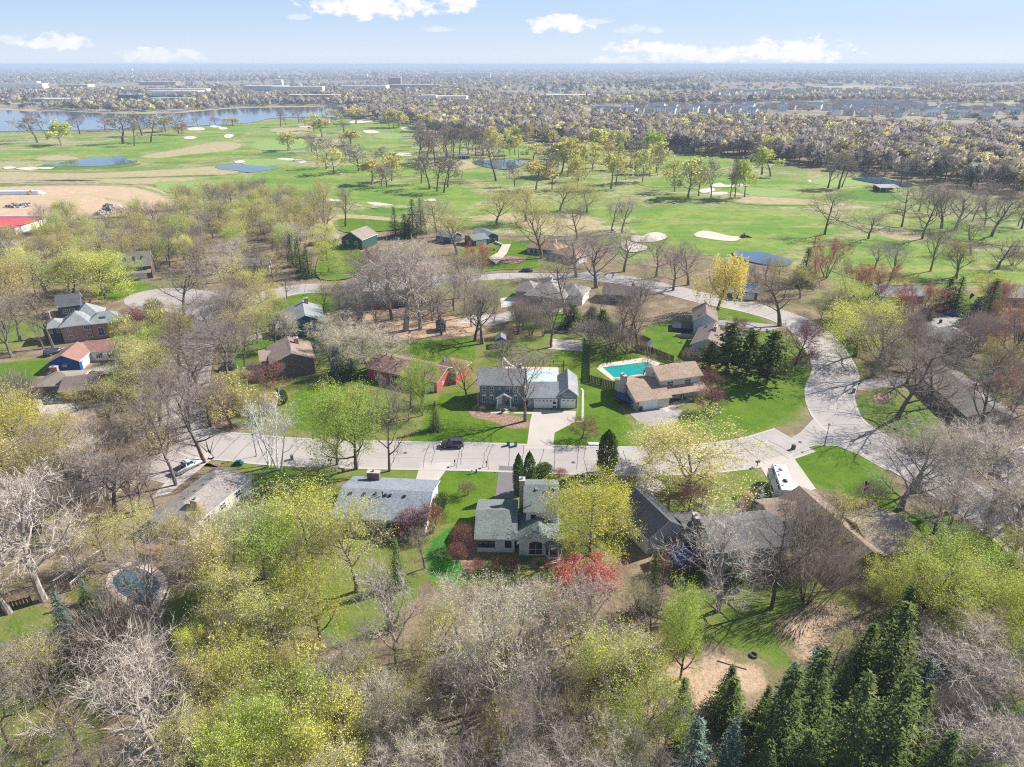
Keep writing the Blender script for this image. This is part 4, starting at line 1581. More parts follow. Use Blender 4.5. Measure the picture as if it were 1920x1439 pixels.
# ---- 16, 17 houses south of the upper road
R, S = roofm('pebble', (.365, .335, .30)), sidm('taupe_wall', (.34, .31, .27), .3)
h = House('hip_roof_house', 'large pebble grey hip roofed house with white chimney below the upper road', P(982, 575))
w = h.wing((982, 553), (1058, 561.5), 15.5, 3.2, 3.4, 'hip', S, R, over=.6)
p0 = w['M'] @ V(-4.6, 3.5, 0)
w2 = h.wing(p0, p0 + (w['M'].to_3x3() @ V(8, 0, 0)), 9.0, 3.2, 2.4, 'hip', S, R, world=True)
h.chimney(w, 5.4, 10.5, 1.3, 2.0, 1.1, M['offwhite'])
p0 = w['M'] @ V(w['L'] - 7, 5.0, 0)
w3 = h.wing(p0, p0 + (w['M'].to_3x3() @ V(12, 0, 0)), 10.0, 3.2, 2.4, 'hip', M['offwhite'], R, world=True)
h.window(w, 'f', .3, .6, 2.0, 1.8, mull=1)
h.window(w, 'f', .65, .6, 2.0, 1.8, mull=1)
R, S = roofm('maroon_brown', (.185, .145, .135)), sidm('grey_green', (.22, .23, .22), .3)
h = House('ranch_house', 'dark maroon brown roofed house with grey walls beneath bare trees below the upper road', P(1128, 572))
w = h.wing((1127, 550), (1206, 557), 10.0, 3.0, 1.8, 'p', S, R, over=.7)
h.window(w, 'f', .25, .7, 1.6, 1.6)
h.window(w, 'f', .6, .7, 1.6, 1.6)
h.chimney(w, 9.5, 7.0, 1.2, .9, .9, M['brickdark'])

# ---- 18 tan brown complex by the curve
R, S = roofm('chestnut', (.285, .215, .19)), sidm('blue_white', (.47, .51, .54), .3)
h = House('gabled_house', 'chestnut roofed house of several gables with white eaves beside dark pines at the bend', P(1299, 625))
p0, p1 = P(1299, 601, 4.2), P(1340, 606, 4.2)
w = h.wing(p0, p0 + V(7.0, -1.6, 0), 11.0, 4.2, 2.2, 'x', S, R)
h.skylight(w, 2.0, 1.6, .9, .9)
p0 = P(1293, 646, 3)
w2 = h.wing(p0, p0 + V(8.2, -3.6, 0), 14.0, 3.0, 2.4, 'x', S, R, world=True)
h.window(w2, 'f', .35, .5, 1.6, 1.7, mull=1)
h.chimney(w2, 5.2, 8.0, 1.2, .8, 1.3, M['bricktan'])
p0 = w2['M'] @ V(3.0, 9.0, 0)
w3 = h.wing(p0, p0 + (w2['M'].to_3x3() @ V(9.5, 1.5, 0)), 7.0, 3.0, 2.0, 'p', S, R, world=True)
h.extra('deck', [(-5.5, 1, 0, -.1, 7, 1.2)], M['black'], w['M'])
h.extra('patio_wall', [(-4.5, -3.2, 0, .5, -2.9, .9)], M['bricktan'], w['M'])

# ---- 19, 20, 21 houses along the golf course
R, S = roofm('rust', (.40, .265, .185)), M['bricktan']
h = House('ranch_house', 'long rust brown hip roofed ranch house with pale chimney facing the upper road', P(983, 475))
w = h.wing((983, 463), (1046, 471), 10.0, 2.9, 2.2, 'hip', sidm('pale_blue', (.42, .46, .50), .3), R, over=.9)
p0 = w['M'] @ V(w['L'] - 2, -3.0, 0)
w2 = h.wing(p0, p0 + (w['M'].to_3x3() @ V(13, -3.5, 0)), 9.0, 2.9, 1.9, 'hip', S, R, world=True)
h.chimney(w, 11.0, 6.0, 1.1, 1.3, .9, M['offwhite'])
for u in (.15, .3, .6):
    h.window(w, 'f', u, .5, 1.6, 1.8, mull=0)
h.window(w2, 'f', .3, .8, 1.6, 1.2)
h.garage(w2, 'r', .5, 4.6)
R, S = roofm('blue_slate', (.24, .27, .31)), sidm('navy', (.055, .085, .14), .3)
h = House('modern_house', 'navy sided house with slate roof edged in white beside the golf course', P(912, 455))
w = h.wing((909, 445), (937, 441.5), 13.0, 3.2, 1.5, 'x', S, R, over=.5)
h.window(w, 'f', .35, .8, 1.0, 1.4)
h.window(w, 'f', .7, 1.4, .5, .5, mull=0)
p0 = w['M'] @ V(-6.5, -2.0, 0)
w2 = h.wing(p0, p0 + (w['M'].to_3x3() @ V(8, 0, 0)), 10.0, 2.9, 1.5, 'p', S, R, world=True)
h.garage(w2, 'f', .5, 4.6)
w3 = h.wing((814, 441), (846, 446), 8.5, 2.9, 1.5, 'p', S, R)
h.window(w3, 'f', .4, .8, 1.4, 1.2)
h.extra('driveway_wall', [(4.5, -7.5, 0, 4.9, -.5, 1.1)], M['white'], w['M'])
R, S = roofm('mushroom', (.34, .28, .24)), sidm('forest_green', (.035, .095, .085), .3)
h = House('green_house', 'dark green gabled house with mushroom brown roof next to the fairway', P(639, 462))
w = h.wing((637, 447), (679, 451), 13.0, 4.2, 3.2, 'x', S, R)
h.window(w, 'f', .3, 2.0, 1.2, 1.3)
h.window(w, 'f', .7, 2.0, 1.2, 1.3)
w2 = h.wing((588, 449), (632, 448), 9.0, 2.9, 2.0, 'hip', S, R)
h.window(w2, 'f', .5, .8, 1.4, 1.2)

# ---- 22 steep roof with three skylights
R, S = roofm('greige', (.265, .235, .20)), sidm('dark_brown', (.12, .085, .07), .3)
h = House('steep_roof_house', 'brown house with steep greige roof and three blue skylights in the trees', P(222, 523))
w = h.wing((221, 503), (284, 498), 8.6, 4.8, 4.4, 'p', S, R, over=.4)
for x in (2.2, 5.4, 8.0):
    h.skylight(w, x, 2.3, .9, 1.1)
p0 = w['M'] @ V(1.2, -1.6, 0)
w2 = h.wing(p0, p0 + (w['M'].to_3x3() @ V(9.2, 0, 0)), 1.9, 2.7, .8, 'shed', None, R, world=True, walls=False)
h.garage(w, 'f', .55, 5.2, 2.2, False)
h.window(w, 'f', .6, 3.4, 2.2, .8, mull=2)

# ---- 23, 24, 25 ...
R = roofm('cool_grey', (.29, .32, .345))
h = House('blue_cottage', 'light blue fronted house with cool grey roof between red budded trees', P(1651, 568))
w = h.wing((1650, 556.5), (1681.5, 556.5), 12.5, 3.1, 2.4, 'p', sidm('sky_blue', (.10, .33, .46), .3), R)
h.window(w, 'f', .62, .9, 1.8, 1.1, mull=2)
h.window(w, 'f', .2, .9, 1.0, 1.1)
p0 = w['M'] @ V(w['L'] - .5, 1.5, 0)
w2 = h.wing(p0, p0 + (w['M'].to_3x3() @ V(11, 0, 0)), 10.0, 2.8, 2.0, 'p', M['brickdark'], R, world=True)
h.window(w2, 'f', .4, .9, 1.4, 1.1)
R, S = roofm('dove', (.36, .35, .34)), M['brickdark']
h = House('ranch_house', 'dove grey hip roofed house beside the two cars parked on the right', P(1775, 660))
w = h.wing((1772, 641), (1836, 643), 11.0, 2.8, 2.0, 'hip', S, R, over=.7)
p0 = w['M'] @ V(-4.5, 4.0, 0)
w2 = h.wing(p0, p0 + (w['M'].to_3x3() @ V(9, 0, 0)), 10.0, 2.8, 1.9, 'hip', S, R, world=True)
for x in (1.5, 4.0, 5.0, 7.0):
    h.vent(w, x, 5.0, 'darkgrey', .3)
h.window(w, 'f', .4, .8, 1.6, 1.2)
R, S = roofm('charcoal', (.125, .125, .14)), sidm('slate_blue', (.10, .12, .15), .3)
h = House('ranch_house', 'charcoal roofed low house screened by tall bare trunks below the upper road', P(690, 585))
w = h.wing((668, 566), (768, 560), 9.5, 3.0, 1.6, 'p', S, R)
for u in (.3, .6, .85):
    h.window(w, 'f', u, .8, 1.5, 1.2)
h = House('ranch_house', 'pale grey house mostly hidden by the shadbush and maples left of the spruces', P(455, 512))
w = h.wing((452, 500), (506, 497), 9.0, 2.9, 1.9, 'p', sidm('silver', (.45, .46, .47), .3), roofm('smoke', (.26, .25, .26)))
h.window(w, 'f', .75, .8, 1.5, 1.2)
h.window(w, 'f', .35, .8, 1.5, 1.2)
h = House('ranch_house', 'grey hip roofed house at the right edge below the fairway', P(1885, 570))
w = h.wing((1882, 558), (1960, 560), 11.0, 2.9, 2.6, 'hip', M['bricktan'], roofm('light_taupe', (.36, .33, .31)))
h.window(w, 'f', .3, .8, 1.5, 1.2)
h = House('dark_house', 'dark house with small dormer behind the pale trees above the brick house', P(108, 590))
w = h.wing((104, 577), (152, 571), 9.0, 3.6, 2.6, 'p', sidm('navy', (.055, .085, .14)), roofm('charcoal', (.125, .125, .14)))
h.window(w, 'f', .6, 1.2, 1.2, 1.2)
h.window(w, 'f', .3, 1.2, 1.2, 1.2)
h = House('garage', 'navy garage in deep shade behind the golden weeping willow', P(1380, 556), 'garage')
w = h.wing((1378, 546), (1424, 549), 8.0, 2.9, 1.9, 'p', sidm('navy', (.055, .085, .14)), roofm('cool_grey', (.29, .32, .345)))
h.garage(w, 'f', .5, 4.8)
h = House('flat_building', 'long low building under a bright red flat roof edged in white at the left', P(-50, 430), 'building')
w = h.wing((-70, 428), (27, 428), 24.0, 3.2, 0, 'flat', M['offwhite'], plain('red_roof', (.52, .085, .085), .6, .08, .2))
h.window(w, 'f', .8, 1.0, 2.0, 1.2, mull=2)
h.extra('parapet', [(-.1, 23.6, 3.2, w['L'] + .1, 24.2, 3.9)], M['white'], w['M'])

# ---- sheds and golf shelters
def shed(name, label, px, py, w_, d_, h_, rise, wm, rm, rot=0.0, doors=True):
    c = P(px, py)
    hs = House(name, label, c, 'shed')
    ex = V(math.cos(rot), math.sin(rot), 0)
    a_ = c - ex * w_ / 2
    ww = hs.wing(V(a_.x, a_.y, 0), V(a_.x, a_.y, 0) + ex * w_, d_, h_, rise, 'x', wm, rm, over=.12, world=True, t=.08)
    if doors:
        F_, Lf_ = hs.face(ww, 'f')
        for s_ in (-1, 1):
            db = MB()
            x0_ = Lf_ / 2 + (-.92 if s_ < 0 else .03)
            for (u0, v0, u1, v1) in ((x0_, .15, x0_ + .1, 1.95), (x0_ + .78, .15, x0_ + .88, 1.95), (x0_ + .1, .15, x0_ + .78, .27), (x0_ + .1, 1.0, x0_ + .78, 1.1), (x0_ + .1, 1.83, x0_ + .78, 1.95)):
                db.box(u0, -.05, v0, u1, .01, v1, 0, F_)
            do_ = hs.put(db, 'door', M['white'])
            hb_ = MB()
            hb_.box(x0_ + (.70 if s_ < 0 else .12), -.09, 1.12, x0_ + (.76 if s_ < 0 else .18), -.04, 1.3, 0, F_)
            hs.put(hb_, 'handle', M['black'], do_)
    return hs


shed('garden_shed', 'blue garden shed with white trimmed double doors behind the grey colonial', 939, 652, 3.0, 3.4, 2.3, .9, sidm('shed_blue', (.03, .12, .23), .3, True), roofm('shed_grey', (.24, .25, .27)))
shed('garden_shed', 'dark navy shed half hidden at the edge of the leaf strewn woods', 827, 623, 3.0, 3.4, 2.3, .9, sidm('navy', (.055, .085, .14)), roofm('shed_dark', (.10, .10, .11)), .1)
shed('garden_shed', 'small white shed with dark roof at the corner of the pool fence', 1219, 655, 2.4, 3.4, 2.1, .9, M['white'], roofm('shed_dark', (.10, .10, .11)), .5, False)
def shelter(label, px, py, w_, d_, h_, rm):
    c = P(px, py)
    hs = House('golf_shelter', label, c, 'shelter')
    ww = hs.wing(V(c.x - w_ / 2, c.y, 0), V(c.x + w_ / 2, c.y, 0), d_, h_, .8, 'shed', M['darkgrey'], rm, world=True, walls=False)
    for i_ in range(4):
        hs.extra('shelter_post', [(.4 + i_ * (w_ - .9) / 3, .3, 0, .6 + i_ * (w_ - .9) / 3, .5, h_ - .1)], M['white'], ww['M'])
    hs.extra('back_wall', [(.3, d_ - .5, 0, w_ - .3, d_ - .3, h_ + .5)], M['darkgrey'], ww['M'])


shelter('open golf shelter with pale slanted roof by the narrow right pond', 1668, 362, 13, 9, 3.0, roofm('shelter_pale', (.42, .42, .42)))
shelter('small dark golf shelter next to the round pond', 869, 300, 11, 7, 3.0, roofm('shelter_dark', (.16, .16, .18)))


# ================================================================== TREES
BARK = {
    'brown': bark('bark_brown', (.13, .10, .085)), 'grey': bark('bark_grey', (.20, .17, .155)), 'pale': bark('bark_pale', (.33, .285, .255)),
    'white': bark('bark_white', (.66, .63, .60), .25), 'dark': bark('bark_dark', (.085, .068, .06)), 'olive': bark('bark_olive', (.17, .145, .085))}
TWIG = {
    'lavender': leafm('twigs_lavender', (.27, .215, .185), (.42, .345, .30), None, .15, .35, .02),
    'brown': leafm('twigs_brown', (.27, .20, .155), (.40, .31, .24), None, .15, .35, .02),
    'pale': leafm('twigs_pale', (.50, .425, .365), (.68, .595, .52), None, .15, .25, .02),
    'white': leafm('twigs_white', (.60, .56, .53), (.74, .70, .67), None, .1, .15, .01),
    'olive': leafm('twigs_olive', (.34, .295, .15), (.46, .41, .23), None, .2, .3, .03),
    'red': leafm('twigs_red', (.30, .125, .095), (.42, .21, .155), None, .2, .3, .02),
    'maroon': leafm('twigs_maroon', (.19, .085, .085), (.29, .155, .14), None, .2, .3, .02)}
LEAF = {
    'lime': leafm('leaves_lime', (.38, .45, .065), (.52, .57, .115), (.60, .64, .17), .45, .42, .06),
    'fresh': leafm('leaves_fresh', (.30, .39, .045), (.43, .50, .075), (.50, .56, .11), .42, .42, .05),
    'yellow': leafm('leaves_yellow', (.46, .425, .05), (.57, .52, .08), (.63, .58, .12), .42, .2, .02),
    'cream': leafm('leaves_cream', (.50, .475, .15), (.63, .595, .24), (.70, .67, .34), .4, .2, .03),
    'olive': leafm('leaves_olive', (.47, .43, .12), (.62, .56, .19), (.72, .66, .32), .4, .28, .04),
    'sage': leafm('leaves_sage', (.45, .45, .19), (.60, .585, .30), (.70, .67, .47), .35, .25, .03),
    'rose': leafm('leaves_rose', (.50, .14, .11), (.63, .26, .21), (.70, .40, .33), .35, .2, .02),
    'redbud': leafm('buds_red', (.45, .16, .10), (.56, .27, .19), None, .3, .3, .03),
    'gold': leafm('leaves_gold', (.60, .49, .10), (.70, .60, .17), (.76, .68, .28), .4, .15, .02),
    'spruce': leafm('needles_spruce', (.065, .10, .032), (.14, .18, .055), (.25, .27, .095), .15, .35, .03),
    'blue': leafm('needles_blue', (.085, .135, .105), (.17, .235, .185), (.30, .36, .29), .12, .3, .03),
    'pine': leafm('needles_pine', (.06, .09, .022), (.13, .165, .04), (.22, .235, .07), .15, .3, .03),
    'cedar': leafm('needles_cedar', (.075, .145, .025), (.14, .22, .045), (.19, .28, .07), .2, .3, .03)}


def grow(seed, H, clear, limbs, ang, L1, n2, n3, n4, up=.25, r0=None, multi=1, lean=.04, droop=0.0, crook=.22, Lr=(.55, .5, .55), top=1.0, dome=False):
    """branch skeleton: returns list of (p0,p1,r0,r1,level) and twig list (p,d,length)"""
    R = random.Random(seed)
    segs, twigs = [], []

    def rv():
        return Vector((R.gauss(0, 1), R.gauss(0, 1), R.gauss(0, 1)))

    def walk(p, d, L, r, lvl, ns, taper):
        pts = [(p.copy(), d.copy(), r)]
        for i in range(ns):
            d = (d + rv() * crook * (.35 if lvl == 0 else .8) + Vector((0, 0, up if lvl else .1)) * (.5) - Vector((0, 0, droop * (i / ns)))).normalized()
            q = p + d * (L / ns)
            r2 = r * taper
            segs.append((p.copy(), q.copy(), r, r2, lvl))
            p, r = q, r2
            pts.append((p.copy(), d.copy(), r))
        return pts

    def at(pts, t):
        f = t * (len(pts) - 1)
        i = min(int(f), len(pts) - 2)
        k = f - i
        a, b = pts[i], pts[i + 1]
        return a[0].lerp(b[0], k), a[1], a[2] + (b[2] - a[2]) * k

    def side(d, a, phi):
        o = d.orthogonal().normalized()
        q = d.cross(o)
        return (d * math.cos(a) + (o * math.cos(phi) + q * math.sin(phi)) * math.sin(a)).normalized()

    r0 = r0 or H * .025
    for m in range(multi):
        th = 2 * math.pi * (m + R.random() * .5) / multi
        d0 = Vector((math.cos(th) * (lean if multi == 1 else .32), math.sin(th) * (lean if multi == 1 else .32), 1)).normalized()
        base = Vector((math.cos(th), math.sin(th), 0)) * (0 if multi == 1 else .25)
        trunk = walk(base - Vector((0, 0, .2)), d0, H * .80 * top, r0 if multi == 1 else r0 * .62, 0, 7, .83)
        nl = limbs if multi == 1 else max(3, limbs // multi + 1)
        phi = R.random() * 6.28
        for i in range(nl):
            t = clear + (1 - clear) * ((i + R.random() * .7) / nl)
            t = min(t, .98)
            p, d, r = at(trunk, t)
            phi += 2.4 + R.uniform(-.4, .4)
            a = math.radians(ang * R.uniform(.75, 1.25)) * (1.05 - .35 * (t - clear) / (1 - clear + .01))
            q_ = max(0, (t - clear) / (1 - clear + .01))
            L = H * L1 * R.uniform(.8, 1.2) * ((1.08 - .55 * q_ ** 1.5) if not dome else (.55 + .55 * math.sin(math.pi * (.12 + .80 * q_))))
            limb = walk(p, side(d, a, phi), L, max(r * .62, .05), 1, 4, .75)
            ph2 = R.random() * 6.28
            for j in range(n2):
                t2 = .25 + .75 * (j + R.random() * .8) / n2
                p2, d2, r2 = at(limb, min(t2, 1))
                ph2 += 2.4 + R.uniform(-.5, .5)
                b2 = walk(p2, side(d2, math.radians(R.uniform(28, 58)), ph2), L * Lr[0] * R.uniform(.7, 1.2) * (1.15 - .5 * t2), max(r2 * .6, .022), 2, 3, .68)
                ph3 = R.random() * 6.28
                for k in range(n3):
                    t3 = .15 + .85 * (k + R.random() * .9) / n3
                    p3, d3, r3 = at(b2, min(t3, 1))
                    ph3 += 2.4
                    L3 = L * Lr[0] * Lr[1] * R.uniform(.7, 1.3)
                    b3 = walk(p3, side(d3, math.radians(R.uniform(25, 60)), ph3), L3, max(r3 * .6, .013), 3, 2, .6)
                    for q in range(n4):
                        t4 = R.uniform(.1, 1)
                        p4, d4, r4 = at(b3, t4)
                        twigs.append((p4, side(d4, math.radians(R.uniform(15, 65)), R.random() * 6.28), L3 * Lr[2] * R.uniform(.7, 1.4)))
    return segs, twigs, R


def tube_into(mb, a, b, ra, rb, n):
    mb.tube(a, b, ra, rb, n, 0, False)


def ribbon_tri(mb, p, d, L, w, R):
    s = d.cross(Vector((R.gauss(0, 1), R.gauss(0, 1), R.gauss(0, 1))))
    if s.length < 1e-4:
        return
    s.normalize()
    q = p + d * L
    mb.face([p - s * w / 2, p + s * w / 2, q], 0)


def leaf_quad(mb, p, size, R, mi=0, flat=0.0):
    n = Vector((R.gauss(0, 1), R.gauss(0, 1), R.gauss(0, 1) + flat)).normalized()
    a = n.orthogonal().normalized()
    t = R.random() * 6.28
    b = n.cross(a)
    u = (a * math.cos(t) + b * math.sin(t)) * size * .5
    v = (b * math.cos(t) - a * math.sin(t)) * size * .36
    mb.face([p - u, p - v * .9 + u * .1, p + u, p + v], mi)


PROTO = {}


def broad(name, seed, H, barkk, twigk, leafk=None, leaf_n=0, leaf_s=.3, twig_w=.05, spread_leaf=.5, lo=False, **kw):
    """one broad-leaved tree: trunk mesh (trunk and limbs) and crown mesh (twigs and leaves)"""
    segs, twigs, R = grow(seed, H, **kw)
    tb, cb = MB(), MB()
    for (a, b, ra, rb, lvl) in segs:
        if lvl <= 1:
            tube_into(tb, a, b, ra, rb, (4 if lo else 7) if lvl == 0 else (3 if lo else 5))
        elif lvl == 2:
            tube_into(tb, a, b, ra, rb, 3)
        else:
            s = (b - a).cross(Vector((R.gauss(0, 1), R.gauss(0, 1), R.gauss(0, 1)))).normalized()
            cb.face([a - s * ra, a + s * ra, b + s * rb, b - s * rb], 0)
    for (p, d, L) in twigs:
        ribbon_tri(cb, p, d, L, twig_w, R)
    if leafk:
        for i in range(leaf_n):
            p, d, L = twigs[R.randrange(len(twigs))]
            q = p + d * (L * R.uniform(.1, 1.05)) + Vector((R.gauss(0, 1), R.gauss(0, 1), R.gauss(0, 1))) * spread_leaf * .35
            leaf_quad(cb, q, leaf_s * R.uniform(.45, 1.55), R, 1)
    # normalise: base at origin, height and crown width measured
    zs = [v[2] for v in cb.v]
    hh = sorted(zs)[int(len(zs) * .995)]
    rr = sorted(math.hypot(v[0], v[1]) for v in cb.v)
    w = 2 * rr[int(len(rr) * .93)]
    tm = tb.mesh('trunk', BARK[barkk])
    cm = cb.mesh('crown', [TWIG[twigk]] + ([LEAF[leafk]] if leafk else []))
    PROTO.setdefault(name, []).append(dict(trunk=tm, crown=cm, h=hh, w=w))


def conifer(name, seed, H, W, leafk, whorls=26, per=9, droop=.35, card=.55, pine=False, barkk='dark', dens=1.0):
    R = random.Random(seed)
    tb, cb = MB(), MB()
    tb.tube((0, 0, -.2), (0, 0, H * .55), H * .017, H * .010, 6, 0, False)
    tb.tube((0, 0, H * .55), (0, 0, H * .98), H * .010, .02, 5, 0, False)
    z0 = .16 if pine else .05
    for i in range(whorls):
        t = z0 + (1 - z0) * ((i + R.random() * .5) / whorls)
        z = H * t
        if pine:
            rad = (W / 2 * ((1 - t) / .82) ** .62 + .35) * R.uniform(.5, 1.12)
        else:
            rad = W / 2 * ((1 - t) ** .82) * R.uniform(.80, 1.15) + .12
        n = max(4, int(per * (1 - .45 * t)))
        ph = R.random() * 6.28
        for k in range(n):
            a = ph + 6.283 * k / n + R.uniform(-.25, .25)
            L = rad * R.uniform(.72, 1.12)
            dr = droop * (1.1 - t) * R.uniform(.6, 1.4) if not pine else -.25 * R.uniform(.2, 1.3)
            o = Vector((math.cos(a), math.sin(a), 0))
            p0 = Vector((0, 0, z))
            p1 = p0 + o * L + Vector((0, 0, -dr * L + .12 * L * (t > .8)))
            s = o.cross(Vector((0, 0, 1)))
            cb.face([p0 - s * .03, p0 + s * .03, p1], 0) if False else None
            m = max(3, int(L / .26 * dens))
            for q in range(m):
                f = (q + R.random()) / m
                if f < .18 and L > 1:
                    continue
                c = p0.lerp(p1, f) + Vector((R.gauss(0, .07), R.gauss(0, .07), R.gauss(0, .07) - (0 if pine else .10 * f)))
                wd = card * (1.12 - .62 * f) * R.uniform(.7, 1.3)
                if pine:
                    leaf_quad(cb, c, wd * 1.3, R)
                    leaf_quad(cb, c + Vector((R.gauss(0, .2), R.gauss(0, .2), R.gauss(0, .15))), wd * 1.1, R)
                else:
                    sg = 1 if q % 2 else -1
                    e = (s * sg * R.uniform(.6, 1) + o * R.uniform(.35, .8) + Vector((0, 0, -R.uniform(.1, .5)))).normalized()
                    b2 = e.cross(Vector((R.gauss(0, .5), R.gauss(0, .5), 1))).normalized()
                    tip = c + e * wd
                    cb.face([c - b2 * wd * .20, c + b2 * wd * .20, tip + b2 * wd * .06, tip - b2 * wd * .06], 0)
                    if q % 2:
                        t2 = c + o * wd * .8 + Vector((0, 0, -.05))
                        cb.face([c - s * wd * .22, c + s * wd * .22, t2], 0)
    rr = sorted(math.hypot(v[0], v[1]) for v in cb.v)
    tm = tb.mesh('trunk', BARK[barkk])
    cm = cb.mesh('crown', LEAF[leafk])
    PROTO.setdefault(name, []).append(dict(trunk=tm, crown=cm, h=H, w=2 * rr[int(len(rr) * .97)]))


def column(name, seed, H, W, leafk, n=3600, rag=.12):
    R = random.Random(seed)
    tb, cb = MB(), MB()
    tb.tube((0, 0, -.2), (0, 0, H * .8), .12, .04, 5, 0, False)
    lumps = [(R.uniform(0, 6.28), R.uniform(.05, .95), R.uniform(.75, 1.2)) for _ in range(26)]
    for i in range(n):
        t = R.random() ** .9
        a = R.random() * 6.28
        prof = (math.sin(math.pi * min(1, t * .93 + .10)) ** .55)
        k = 1.0
        for (la, lt, ls) in lumps:
            da = abs((a - la + math.pi) % 6.283 - math.pi)
            if da < .6 and abs(t - lt) < .09:
                k = max(k * .98, ls)
        r = W / 2 * prof * k * (R.random() ** .22) * R.uniform(1 - rag, 1 + rag)
        leaf_quad(cb, Vector((math.cos(a) * r, math.sin(a) * r, t * H)), .26 * R.uniform(.7, 1.4), R)
    tm = tb.mesh('trunk', BARK['dark'])
    cm = cb.mesh('crown', LEAF[leafk])
    PROTO.setdefault(name, []).append(dict(trunk=tm, crown=cm, h=H, w=W))


def willow(name, seed, H):
    segs, twigs, R = grow(seed, H, clear=.3, limbs=8, ang=42, L1=.40, n2=5, n3=4, n4=2, up=.3)
    tb, cb = MB(), MB()
    for (a, b, ra, rb, lvl) in segs:
        if lvl <= 2:
            tube_into(tb, a, b, ra, rb, 6 if lvl == 0 else 4)
    for (p, d, L) in twigs:
        q = p + Vector((d.x, d.y, 0)) * .8
        n = R.randint(3, 9)
        for i in range(n):
            q2 = q + Vector((R.gauss(0, .08), R.gauss(0, .08), -.75))
            if q2.z < H * .10:
                break
            for _ in range(3):
                leaf_quad(cb, q.lerp(q2, R.random()) + Vector((R.gauss(0, .12), R.gauss(0, .12), 0)), .34, R)
            q = q2
    rr = sorted(math.hypot(v[0], v[1]) for v in cb.v)
    PROTO.setdefault(name, []).append(dict(trunk=tb.mesh('trunk', BARK['grey']), crown=cb.mesh('crown', LEAF['gold']), h=max(v[2] for v in cb.v), w=2 * rr[int(len(rr) * .95)]))


def bush(name, seed, H, W, twigk, leafk=None, n=1500, leaf_n=0, leaf_s=.16, barkk='brown'):
    R = random.Random(seed)
    tb, cb = MB(), MB()
    for i in range(14):
        a = R.random() * 6.28
        k = R.random() ** .5
        tb.tube((math.cos(a) * .15, math.sin(a) * .15, -.1), (math.cos(a) * W * .33 * k, math.sin(a) * W * .33 * k, H * R.uniform(.55, .9)), .035, .012, 3, 0, False)
    pts = []
    for i in range(n):
        a, b = R.random() * 6.28, math.acos(R.uniform(-.25, 1))
        r = R.random() ** .4 * R.uniform(.85, 1.1)
        p = Vector((math.cos(a) * math.sin(b) * r * W / 2, math.sin(a) * math.sin(b) * r * W / 2, max(.05, H * .45 + math.cos(b) * r * H * .52)))
        pts.append(p)
        d = (p - Vector((0, 0, 0)) + Vector((R.gauss(0, .4), R.gauss(0, .4), R.uniform(.2, .8)))).normalized()
        ribbon_tri(cb, p, d, R.uniform(.3, .65) * max(.5, H / 3), .03, R)
    for i in range(leaf_n):
        p = pts[R.randrange(n)] + Vector((R.gauss(0, .1), R.gauss(0, .1), R.gauss(0, .1)))
        leaf_quad(cb, p, leaf_s * R.uniform(.7, 1.4), R, 1)
    PROTO.setdefault(name, []).append(dict(trunk=tb.mesh('trunk', BARK[barkk]), crown=cb.mesh('crown', [TWIG[twigk]] + ([LEAF[leafk]] if leafk else [])), h=H, w=W))


# detailed trees for the neighbourhood
OAK = dict(clear=.26, limbs=12, ang=64, L1=.44, n2=6, n3=6, n4=8, up=.16)
ELM = dict(clear=.28, limbs=10, ang=40, L1=.48, n2=6, n3=6, n4=8, up=.28)
TALL = dict(clear=.32, limbs=12, ang=44, L1=.34, n2=6, n3=6, n4=8, up=.28)
ROUND = dict(clear=.16, limbs=13, ang=66, L1=.42, n2=6, n3=6, n4=6, up=.24, dome=True)
WISP = dict(clear=.14, limbs=14, ang=56, L1=.40, n2=7, n3=6, n4=8, up=.30, dome=True)
MULTI = dict(clear=.20, limbs=14, ang=46, L1=.38, n2=6, n3=6, n4=9, up=.28, multi=4)
for s in (1, 2):
    broad('bare_oak', 10 + s, 17, 'brown', 'lavender', twig_w=.036, **OAK)
    broad('bare_elm', 20 + s, 17, 'grey', 'lavender', twig_w=.036, **ELM)
    broad('pale_tree', 30 + s, 14, 'pale', 'pale', twig_w=.032, **(TALL if s == 1 else WISP))
    broad('budding_tree', 40 + s, 14, 'olive', 'olive', 'olive', 6000, .13, .034, .7, **(ROUND if s == 1 else ELM))
    broad('lime_tree', 50 + s, 12, 'brown', 'olive', 'lime', 12000, .145, .034, 1.0, **ROUND)
broad('bare_elm', 23, 17, 'brown', 'brown', twig_w=.036, **TALL)
broad('pale_tree', 33, 12, 'pale', 'lavender', twig_w=.032, **WISP)
broad('budding_tree', 44, 13, 'grey', 'olive', 'olive', 7500, .13, .034, .8, **ROUND)
broad('lime_tree', 55, 13, 'grey', 'pale', 'lime', 10000, .145, .034, 1.0, **ELM)
broad('fresh_tree', 57, 12, 'brown', 'olive', 'fresh', 12500, .15, .034, 1.0, **ROUND)
broad('sage_tree', 61, 15, 'pale', 'pale', 'sage', 6000, .11, .034, .6, **MULTI)
broad('sage_tree', 62, 14, 'pale', 'pale', 'sage', 6500, .11, .034, .6, **WISP)
broad('cream_tree', 71, 12, 'grey', 'olive', 'cream', 14000, .155, .034, 1.0, clear=.14, limbs=14, ang=66, L1=.46, n2=6, n3=6, n4=6, up=.2, dome=True)
broad('yellow_tree', 81, 11, 'grey', 'olive', 'yellow', 13000, .14, .034, .9, **ROUND)
broad('red_budded_tree', 91, 11, 'grey', 'red', 'redbud', 2800, .16, .036, .4, clear=.12, limbs=12, ang=36, L1=.44, n2=6, n3=6, n4=10, up=.35, multi=3)
broad('maroon_tree', 95, 8, 'dark', 'maroon', 'redbud', 700, .13, .034, .4, clear=.12, limbs=13, ang=60, L1=.44, n2=6, n3=6, n4=12, up=.2, dome=True)
